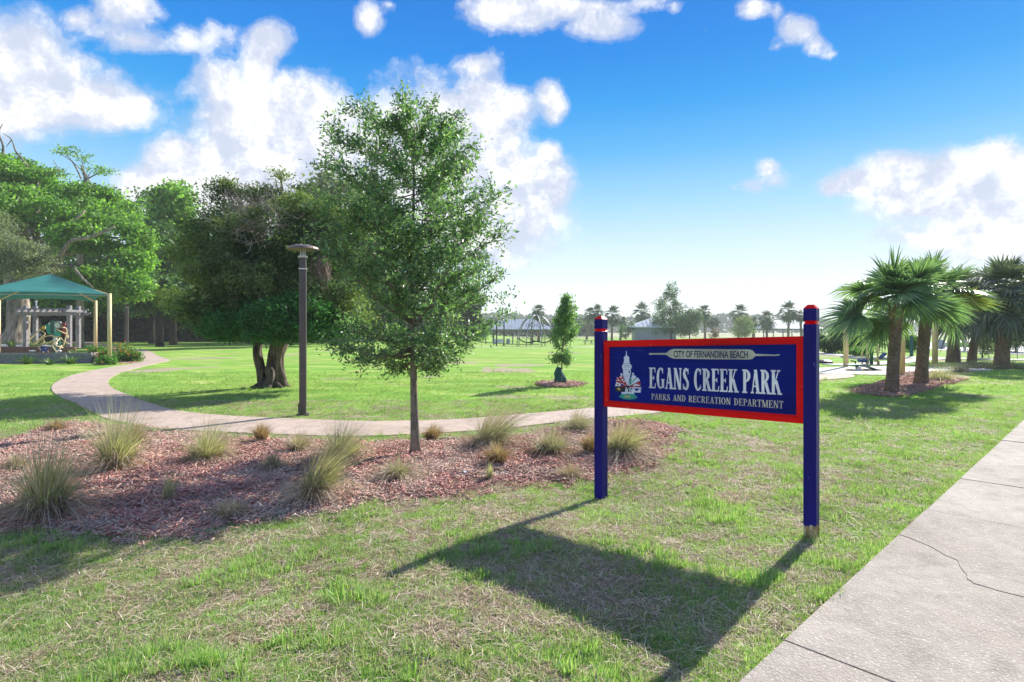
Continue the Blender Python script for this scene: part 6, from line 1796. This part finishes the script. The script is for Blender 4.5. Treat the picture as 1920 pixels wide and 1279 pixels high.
# flower bed shrubs
for i, (px, pb, bp, lb) in enumerate([
        (186, 678, [(186, 664, 14, 9), (180, 658, 10, 6)], 'green leafy plant in the flower bed between the canopy posts'),
        (202, 680, [(200, 668, 14, 9)], 'flowering plant left of the front canopy post'),
        (232, 678, [(232, 660, 16, 12), (240, 668, 16, 8)], 'orange flowering plant at the foot of the far lamp'),
        (250, 679, [(248, 669, 15, 8)], 'green plant at the right end of the flower bed'),
        (205, 684, [(202, 679, 12, 5)], 'low dark green plant at the foot of the front canopy post')]):
    e = bush('flower_bed_plant', px, pb, bp, 90, 16, .12, (.13, .05), 'bright_leaf', lb, 'plant', 'plants in the flower bed', hs=1.5, trunk=.015)
    x, y = G(px, pb)
    rr = np.random.default_rng(i + 70)
    c0 = bp[0]; n_ = 60 if i != 4 else 10
    P = np.stack([AX(c0[0] + rr.normal(0, c0[2] * .55, n_), y) - x, rr.normal(0, .25, n_) - .1, AZ(c0[1] - abs(rr.normal(0, c0[3] * .6, n_)), y)], 1)
    V, F = leaves(P, .09, .08, .8, r=rr); link('flowers', np_mesh('flowers', V, F, [M['flower']]), e)
tag(sheet('flower_bed_soil', gpoly([(170, 676), (176, 660), (200, 652), (240, 658), (262, 668), (266, 676), (255, 680), (230, 682), (200, 685), (180, 684)]), M['mulch'], .045, 4), kind='structure')

# ------------------------------------------------------------------ exercise corner on the right
for px, pb, lb, w_ in ((1586, 689, 'tan wooden post left of the sit-up bench', .11), (1691, 704, 'tan wooden post between the two near palm trunks', .11), (1753, 686, 'tan wooden post right of the near palm trunks', .12)):
    x, y = G(px, pb); e = empty('tan_post', (x, y, float(zs(x, y))))
    MB().tube([(0, 0, -.1), (0, 0, 2.95)], [w_ * .95, w_ * .85], 12).build('shaft', M['tan_paint'], e, smooth=True)
    MB().lathe([(w_ * 1.5, 0), (w_ * 1.5, .05), (w_, .06)], 12).build('foot', M['tan_paint'], e)
    tag(e, lb, 'post', 'tan posts on the exercise pad')
def QR(px, py, Y): return np.array((AX(px, Y), Y, AZ(py, Y)))
# sit-up bench
Yb = 22.3; x0 = AX(1620, Yb); e = empty('situp_bench', (x0, Yb, .03)); o3 = np.array((x0, Yb, .03))
L_ = lambda px, py, d=0: tuple(QR(px, py, Yb) - o3 + np.array((0, d, 0)))
mb = MB(); prof = [(1588, 683.5), (1612, 683), (1632, 689), (1650, 697)]
vs = []
for a_, b_ in prof:
    for d in (-.22, .22):
        vs += [L_(a_, b_, d), L_(a_, b_ + 2, d)]
fs = []
for i in range(3):
    b = i * 4; fs += [(b, b + 4, b + 6, b + 2), (b + 1, b + 3, b + 7, b + 5), (b, b + 1, b + 5, b + 4), (b + 2, b + 6, b + 7, b + 3)]
fs += [(0, 2, 3, 1), (12, 13, 15, 14)]
mb.add(vs, fs).build('board', M['teal_metal'], e)
MB().tube([(L_(1607, 685)[0], 0, 0), L_(1607, 685)], .06, 8).build('leg', M['teal_metal'], e)
MB().tube([(L_(1634, 690)[0], 0, 0), L_(1634, 690)], .06, 8).build('leg', M['teal_metal'], e)
c_ = L_(1607, 692); MB().tube([(c_[0], -.12, c_[2]), (c_[0], -.06, c_[2])], .09, 12).build('badge', M['white_paint'], e)
for px in (1594, 1624, 1644):
    c_ = L_(px, 688); MB().tube([(c_[0], -.3, c_[2] - .1), (c_[0], .3, c_[2] - .1)], .025, 6).build('foot_bar', M['tan_paint'], e)
tag(e, 'teal curved sit-up bench on the pale exercise pad', 'exercise bench')
Yb2 = 26.0; x0 = AX(1625, Yb2); e = empty('exercise_station', (x0, Yb2, .03)); o3 = np.array((x0, Yb2, .03))
L2 = lambda px, py, d=0: tuple(QR(px, py, Yb2) - o3 + np.array((0, d, 0)))
for px, d in ((1634, 0), (1639, .5)):
    a_ = L2(px, 600, d); MB().tube([(a_[0], d, 0), (a_[0], d, a_[2])], .075, 10).build('upright', M['teal_metal'], e, smooth=True)
for px, d in ((1621, -.2), (1627, .4), (1643, -.1), (1648, .5)):
    a_ = L2(px, 640, d)
    MB().tube([(a_[0], d, 0), (a_[0], d, a_[2] - .25), (a_[0] + .12, d, a_[2]), (L2(1634, 632)[0], .1, L2(1634, 632)[2])], .04, 7).build('handrail', M['tan_paint'], e, smooth=True)
a_ = L2(1609, 673, -.3); b_ = L2(1620, 679, .1); MB().box(a_[0], a_[1], b_[2], b_[0], b_[1], a_[2]).build('seat', M['navy'], e, bevel=.03)
a_, b_ = L2(1650, 672), L2(1660, 662); MB().bar(a_, b_, .25, .08).build('back_pad', M['navy'], e, bevel=.02)
MB().tube([L2(1590, 670, .6), L2(1606, 672, .4), L2(1640, 674, .2), L2(1665, 673)], .05, 8).build('rail', M['grey_steel'], e)
for px in (1604, 1648):
    a_ = L2(px, 678); MB().tube([(a_[0], 0, 0), (a_[0], 0, a_[2]), (a_[0] - .2, 0, a_[2] + .03)], .035, 6).build('leg', M['black_metal'], e)
tag(e, 'teal exercise station with tan handrails left of the near palm trunk', 'exercise equipment')
x, y = G(1709, 669); o = MB().tube([(0, 0, -.1), (0, 0, 1.25)], .1, 10).build('bollard', M['teal_metal'], None, loc=(x, y, float(zs(x, y)))); tag(o, 'dark green round bollard between the two near palm trunks', 'bollard')
x, y = G(1545, 681); mb = MB(); mb.lathe([(.40, 0), (.36, .10), (.22, .17), (.05, .19)], 12); o = mb.build('drain_cover', M['black_metal'], None, loc=(x, y, .0)); tag(o, 'low dark dome-shaped cover on the lawn right of the sign', 'drain cover')
for px, pb, lb in ((1764, 655, 'blue-grey litter bin on the lawn beyond the palms'), (1779, 655, 'narrow grey bollard beside the far litter bin')):
    x, y = G(px, pb); w_ = .33 if px == 1764 else .15
    o = MB().lathe([(w_ * .8, 0), (w_, .1), (w_, .75), (w_ * .8, .9), (w_ * .3, .98)], 12).build('litter_bin' if px == 1764 else 'bollard', M['wall_grey'], None, loc=(x, y, float(zs(x, y)))); tag(o, lb, 'litter bin' if px == 1764 else 'bollard')
# wire fence behind the palms
xa, ya = G(1775, 672); xb, yb = G(1990, 674)
e = empty('wire_fence', (xa, ya, float(zs(xa, ya)))); n_ = 16
for i in range(n_ + 1):
    t = i / n_; MB().tube([((xb - xa) * t, (yb - ya) * t, 0), ((xb - xa) * t, (yb - ya) * t, .55)], .018, 5).build('picket', M['grey_steel'], e)
for zz_ in (.1, .3, .52): MB().tube([(0, 0, zz_), (xb - xa, yb - ya, zz_)], .006, 4).build('wire', M['grey_steel'], e)
tag(e, 'low wire fence along the sandy lot behind the palms', 'fence')
# shelter with a pale roof and the blue building at the far right
x, y = G(1868, 660); z0 = float(zs(x, y)); e = empty('sun_shelter', (x, y, z0)); k = y / FOC
MB().box(-33 * k, -1.5, AZ(613, y) - z0, 60 * k, 3, AZ(611, y) - z0).build('roof', M['white_paint'], e)
for px in (-28, -8, 12, 45):
    for d in (-1.2, 2.6): MB().box(px * k - .07, d - .07, 0, px * k + .07, d + .07, AZ(613.1, y) - z0).build('post', M['grey_steel'], e)
MB().box(-15 * k, .5, .42, 20 * k, 1.0, .5).build('bench_seat', M['grey_wood'], e)
tag(e, 'flat pale-roofed sun shelter behind the big right-hand palm', 'shelter')
x, y = G(1940, 634); z0 = float(zs(x, y)); e = empty('blue_building', (x, y, z0)); k = y / FOC
MB().box(-42 * k, 0, 0, 90 * k, 12, 13 * k).build('wall', paint('slate_blue_wall', (.10, .15, .30), .7, .08, 1, .05), e)
MB().box(-46 * k, -.6, 13 * k + .01, 94 * k, 12.6, 16 * k).build('roof', M['roof_metal'], e)
for i in range(4): MB().box((-34 + i * 22) * k, -.05, 3 * k, (-24 + i * 22) * k, -.006, 9 * k).build('window', paint('window_glass', (.03, .04, .06), .15, .05), e)
tag(e, 'slate blue building at the right edge beyond the sandy lot', 'building')

# ------------------------------------------------------------------ lawn blades, thatch and mulch chips (countless: instanced tufts)
def inst_source(name, V, F, mat):
    return bpy.data.objects.new(name, np_mesh(name, V, F, [mat]))
def tuft_src(name, n, rad, hmin, hmax, spread, droop, w, mat, seed, seg=2):
    V, F = blades(n, rad, hmin, hmax, spread, droop, w, (0, 0), np.random.default_rng(seed), seg)
    return inst_source(name, V, F, mat)
def scatter(name, P, rot, scl, idx, sources, label, cat):
    me_ = bpy.data.meshes.new(name); me_.vertices.add(len(P)); me_.vertices.foreach_set('co', np.asarray(P, np.float32).ravel())
    a_ = me_.attributes.new('rot', 'FLOAT_VECTOR', 'POINT'); a_.data.foreach_set('vector', np.asarray(rot, np.float32).ravel())
    a_ = me_.attributes.new('scl', 'FLOAT', 'POINT'); a_.data.foreach_set('value', np.asarray(scl, np.float32))
    a_ = me_.attributes.new('idx', 'INT', 'POINT'); a_.data.foreach_set('value', np.asarray(idx, np.int32))
    o_ = link(name, me_)
    ng = bpy.data.node_groups.new(name + '_nodes', 'GeometryNodeTree')
    ng.interface.new_socket('Geometry', in_out='INPUT', socket_type='NodeSocketGeometry')
    ng.interface.new_socket('Geometry', in_out='OUTPUT', socket_type='NodeSocketGeometry')
    gi, go = ng.nodes.new('NodeGroupInput'), ng.nodes.new('NodeGroupOutput')
    jn = ng.nodes.new('GeometryNodeJoinGeometry'); ng.links.new(jn.outputs[0], go.inputs[0])
    def named(nm, dt):
        n_ = ng.nodes.new('GeometryNodeInputNamedAttribute'); n_.data_type = dt; n_.inputs['Name'].default_value = nm; return n_.outputs['Attribute']
    ro, sc_, ix = named('rot', 'FLOAT_VECTOR'), named('scl', 'FLOAT'), named('idx', 'INT')
    for k_, s_ in enumerate(sources):
        cmp_ = ng.nodes.new('FunctionNodeCompare'); cmp_.data_type = 'INT'; cmp_.operation = 'EQUAL'
        ins = [i for i in cmp_.inputs if i.type == 'INT']; ng.links.new(ix, ins[0]); ins[1].default_value = k_
        oi = ng.nodes.new('GeometryNodeObjectInfo'); oi.inputs['Object'].default_value = s_
        if 'As Instance' in oi.inputs: oi.inputs['As Instance'].default_value = True
        ip = ng.nodes.new('GeometryNodeInstanceOnPoints')
        ng.links.new(gi.outputs[0], ip.inputs['Points']); ng.links.new(cmp_.outputs[0], ip.inputs['Selection']); ng.links.new(oi.outputs['Geometry'], ip.inputs['Instance'])
        ng.links.new(ro, ip.inputs['Rotation']); ng.links.new(sc_, ip.inputs['Scale']); ng.links.new(ip.outputs[0], jn.inputs[0])
    md_ = o_.modifiers.new('scatter', 'NODES'); md_.node_group = ng
    return tag(o_, label, cat, kind='stuff')

rr = np.random.default_rng(5)
green_src = [tuft_src('grass_tuft', 26, .035, .018, .045, 1.0, .35, .0035, M['grass'], 1), tuft_src('grass_tuft_b', 22, .03, .025, .065, .9, .35, .0036, M['grass'], 2),
             tuft_src('grass_tuft_low', 30, .045, .012, .03, 1.3, .4, .0035, M['grass'], 3), tuft_src('coarse_tuft', 16, .02, .05, .10, .9, .4, .006, M['grass'], 4)]
def flat_straw(n, L, seed, w=.003):
    r2 = np.random.default_rng(seed)
    a_ = r2.uniform(0, 2 * PI, n); c = np.stack([r2.normal(0, .035, n), r2.normal(0, .035, n), r2.uniform(.001, .010, n)], 1)
    d_ = np.stack([np.cos(a_), np.sin(a_), r2.normal(0, .22, n)], 1); s_ = np.stack([-np.sin(a_), np.cos(a_), r2.normal(0, .3, n)], 1)
    l = (L * r2.uniform(.5, 1.2, n))[:, None]; c2 = c + d_ * l * .5 + np.array((0, 0, .004))
    V = np.stack([c - s_ * w / 2, c + s_ * w / 2, c2 + s_ * w / 2, c2 - s_ * w / 2, c2 + d_ * l * .5 - s_ * w * .1 - np.array((0, 0, .006)), c2 + d_ * l * .5 + s_ * w * .1 - np.array((0, 0, .006))], 1)
    V[:, :, 2] = np.maximum(V[:, :, 2], .0015)
    V = V.reshape(-1, 3); b = np.arange(n)[:, None] * 6
    F = np.concatenate([b + np.array([[0, 1, 2, 3]]), b + np.array([[3, 2, 5, 4]])])
    return V, F
straw_src = [inst_source('straw', *flat_straw(30, .05, 1), M['straw']), inst_source('straw_b', *flat_straw(26, .07, 2), M['straw']), tuft_src('dry_tuft', 18, .03, .015, .04, 1.5, .7, .0032, M['straw'], 9)]

def lawn_points(n, y0, y1, xpad=.6):
    y = y0 + (y1 - y0) * rr.random(n) ** .9
    hw = y * (CX + 30) / FOC + xpad
    x = rr.uniform(-1, 1, n) * hw
    return x, y
def free(x, y, mulch_ok=0.0):
    ok = ~inpoly(x, y, PATH) & (side_dist(x, y) < -.005 + .02 * rr.random(len(x)))
    return ok
GX, GY, GS, GI = [], [], [], []
SX, SY, SS, SI = [], [], [], []
for (n, y0, y1, s_g, s_s) in ((40000, 1.9, 4.2, .95, 1.0), (50000, 4.2, 7.5, 1.0, 1.15), (50000, 7.5, 13, 1.1, 1.4), (26000, 13, 22, 1.3, 2)):
    x, y = lawn_points(n, y0, y1)
    d = dryness(x, y); near_m = inpoly(x, y, MULCH)
    md_ = np.where((y > 3.5) & (y < 11), poly_dist(x, y, MULCH), 1.0)
    d = d + .30 * (1 - sstep(0, .35, md_)) * (fbm(x * 2, y * 2, seed=3) > .45)
    ok = free(x, y) & ~near_m
    keep = ok & (rr.random(n) < .50 + .50 * (1 - sstep(.36, .64, d)))
    GX.append(x[keep]); GY.append(y[keep])
    cl_ = fbm(x[keep] * 2.2, y[keep] * 2.2, oct=3, seed=23)
    GS.append(s_g * rr.uniform(.55, 1.15, keep.sum()) * (.78 + .30 * sstep(.40, .72, cl_)))
    ti = rr.integers(0, 3, keep.sum()); ti[(cl_ > .60) & (rr.random(keep.sum()) > .84)] = 3
    GI.append(ti)
    if y1 < 14:
        x, y = lawn_points(int(n * .26), y0, y1); d = dryness(x, y)
        inm = inpoly(x, y, MULCH)
        keep = free(x, y) & ~inm & (rr.random(len(x)) < .35 + .65 * sstep(.2, .6, d))
        SX.append(x[keep]); SY.append(y[keep]); SS.append(s_s * rr.uniform(.7, 1.3, keep.sum())); SI.append(rr.integers(0, 3, keep.sum()))
t_ = rr.uniform(-1.5, 11, 5200); t_ = t_[fbm(t_ * 2.2, t_ * 0, oct=3, seed=91) > .52][:2000]; nE = len(t_); o_ = np.abs(rr.normal(0, .045, nE)) - .008
GX.append(SW_O[0] + SW_D[0] * t_ - SW_N[0] * o_); GY.append(SW_O[1] + SW_D[1] * t_ - SW_N[1] * o_); GS.append(rr.uniform(.5, 1.1, nE)); GI.append(rr.integers(0, 3, nE))
# a few weeds straying into the mulch
x = rr.uniform(-6, 2.5, 2600); y = rr.uniform(4.5, 9, 2600); md_ = poly_dist(x, y, MULCH)
k_ = inpoly(x, y, MULCH) & (rr.random(2600) < np.maximum((.22 - md_) * 2.2, .012)) 
GX.append(x[k_]); GY.append(y[k_]); GS.append(rr.uniform(.6, 1.1, k_.sum())); GI.append(rr.integers(0, 3, k_.sum()))
def cat_(a_): return np.concatenate(a_)
x, y = cat_(GX), cat_(GY); z = np.where(inpoly(x, y, MULCH), mulch_z(x, y), zg(x, y)) - .003
scatter('lawn_grass', np.stack([x, y, z], 1), np.stack([rr.normal(0, .12, len(x)), rr.normal(0, .12, len(x)), rr.uniform(0, 6.28, len(x))], 1), cat_(GS), cat_(GI), green_src, 'patchy green lawn blades growing round the sign and mulch bed', 'grass')
x, y = cat_(SX), cat_(SY); z = zg(x, y)
scatter('dry_thatch', np.stack([x, y, z], 1), np.stack([rr.normal(0, .08, len(x)), rr.normal(0, .08, len(x)), rr.uniform(0, 6.28, len(x))], 1), cat_(SS), cat_(SI), straw_src, 'dry straw-coloured thatch lying between the green grass', 'dry grass')

# mulch chips
def chip_mat(nm, cols):
    return leaf_mat(nm, cols, trans=.0, big=.5, rough=.85, spec=.15, nscale=1.4)
M['chip_red'] = chip_mat('red_bark_chip', [(.34, .12, .10), (.52, .24, .20), (.66, .39, .33), (.20, .07, .06), (.76, .56, .47)])
M['chip_tan'] = chip_mat('faded_bark_chip', [(.48, .32, .26), (.60, .44, .36), (.38, .22, .18), (.68, .54, .45)])
def chips(n, L, w, seed):
    r2 = np.random.default_rng(seed); a_ = r2.uniform(0, 2 * PI, n)
    c = np.stack([r2.normal(0, .05, n), r2.normal(0, .05, n), r2.uniform(.003, .018, n)], 1)
    d_ = unit(np.stack([np.cos(a_), np.sin(a_), r2.normal(0, .35, n)], 1)); s_ = unit(np.stack([-np.sin(a_), np.cos(a_), r2.normal(0, .5, n)], 1))
    u_ = np.cross(d_, s_) * .004
    l = (L * r2.uniform(.4, 1.2, n) / 2)[:, None]; ww = (w * r2.uniform(.5, 1.3, n) / 2)[:, None]
    V = np.stack([c - d_ * l - s_ * ww * .5, c + d_ * l - s_ * ww, c + d_ * l * .9 + s_ * ww * .6, c - d_ * l * .8 + s_ * ww, c - d_ * l - s_ * ww * .5 - u_, c + d_ * l - s_ * ww - u_, c + d_ * l * .9 + s_ * ww * .6 - u_, c - d_ * l * .8 + s_ * ww - u_], 1).reshape(-1, 3)
    b = np.arange(n)[:, None] * 8
    F = np.concatenate([b + np.array([f]) for f in ((0, 1, 2, 3), (7, 6, 5, 4), (0, 4, 5, 1), (1, 5, 6, 2), (2, 6, 7, 3), (3, 7, 4, 0))])
    return V, F
chip_src = [inst_source('chips', *chips(26, .05, .011, 1), M['chip_red']), inst_source('chips_b', *chips(22, .07, .009, 2), M['chip_red']), inst_source('chips_tan', *chips(24, .05, .010, 3), M['chip_tan']), inst_source('straws', *flat_straw(22, .11, 8, .003), M['straw'])]
n = 26000
x = rr.uniform(min(mxs) - .2, max(mxs) + .2, n); y = min(mys) - .2 + (max(mys) - min(mys) + .4) * rr.random(n)
inm = inpoly(x, y, MULCH); md_ = poly_dist(x, y, MULCH)
sn = sandiness(x, y)
keep = (inm & (rr.random(n) > sn * .72)) | (~inm & (md_ < .22) & (rr.random(n) < .18))
keep &= ~inpoly(x, y, PATH) & (np.abs(x) < y * .95 + .8)
x, y, sn = x[keep], y[keep], sn[keep]
tn = fbm(x * 1.4, y * 1.4, oct=3, seed=51)
ti = np.where(rr.random(len(x)) < sstep(.42, .62, tn) * .68 + .08, 2, rr.integers(0, 2, len(x)))
ti[rr.random(len(x)) < .26] = 3
scatter('bark_mulch', np.stack([x, y, np.where(inpoly(x, y, MULCH), mulch_z(x, y), zg(x, y))], 1), np.stack([rr.normal(0, .15, len(x)), rr.normal(0, .15, len(x)), rr.uniform(0, 6.28, len(x))], 1), rr.uniform(.7, 1.4, len(x)), ti, chip_src, 'reddish bark chips and faded straw covering the planting bed', 'mulch')
# chips for the palm bed and sapling ring
x = []; y = []
for poly, n in ((PALM_BED, 2600), (ring, 500)):
    xs = [q[0] for q in poly]; ys = [q[1] for q in poly]
    a_ = rr.uniform(min(xs) - .1, max(xs) + .1, n * 2); b_ = rr.uniform(min(ys) - .1, max(ys) + .1, n * 2); k_ = inpoly(a_, b_, poly)
    x.append(a_[k_]); y.append(b_[k_])
x, y = cat_(x), cat_(y)
scatter('bark_mulch', np.stack([x, y, zs(x, y) + .028], 1), np.stack([rr.normal(0, .15, len(x)), rr.normal(0, .15, len(x)), rr.uniform(0, 6.28, len(x))], 1), rr.uniform(1.1, 1.9, len(x)), np.where(rr.random(len(x)) < .4, 2, 0), chip_src, 'bark chips round the pair of palms and the sapling', 'mulch')

# fallen branch and a scrap of blue litter on the mulch
def ground_stick(pts, r_, label):
    q = [(a_, b_, float(mulch_z(a_, b_)) + r_) for a_, b_ in (G(*p_) for p_ in pts)]
    mb = MB(); mb.tube(q, [r_, r_ * .9, r_ * .5][:len(q)] if len(q) <= 3 else np.linspace(r_, r_ * .4, len(q)).tolist(), 7)
    o = mb.build('fallen_branch', M['twig'], None, smooth=True); tag(o, label, 'branch')
ground_stick([(825, 828), (850, 826), (882, 832)], .022, 'grey fallen branch lying on the mulch right of the young oak')
ground_stick([(955, 834), (972, 834), (987, 830)], .012, 'thin pale stick on the mulch between the silvery and tan clumps')
x, y = G(868, 898); mb = MB(); random.seed(4); vs = []
for i in range(6):
    for j in range(5): vs.append(((i - 2.5) * .018, (j - 2) * .016, .012 + random.uniform(0, .022)))
mb.add(vs, [(i * 5 + j, (i + 1) * 5 + j, (i + 1) * 5 + j + 1, i * 5 + j + 1) for i in range(5) for j in range(4)])
o = mb.build('crumpled_wrapper', paint('pale_blue_wrapper', (.25, .30, .42), .4, .2, 30, .1), None, loc=(x, y, float(mulch_z(x, y)))); so = o.modifiers.new('s', 'SOLIDIFY'); so.thickness = .001
tag(o, 'crumpled pale blue scrap of litter on the mulch in front of the oak', 'litter')

# ------------------------------------------------------------------ air
if True:
    hz = MB().box(-900, -60, -3.0, 1300, 1000, 32)
    m = bpy.data.materials.new('air'); m.use_nodes = True; nt = m.node_tree; nt.nodes.clear()
    out = nt.nodes.new('ShaderNodeOutputMaterial'); pv = nt.nodes.new('ShaderNodeVolumePrincipled')
    pv.inputs['Color'].default_value = (.92, .95, 1.0, 1); pv.inputs['Density'].default_value = .0006; pv.inputs['Anisotropy'].default_value = .0
    nt.links.new(pv.outputs[0], out.inputs['Volume'])
    o = hz.build('haze', m); tag(o, kind='stuff')
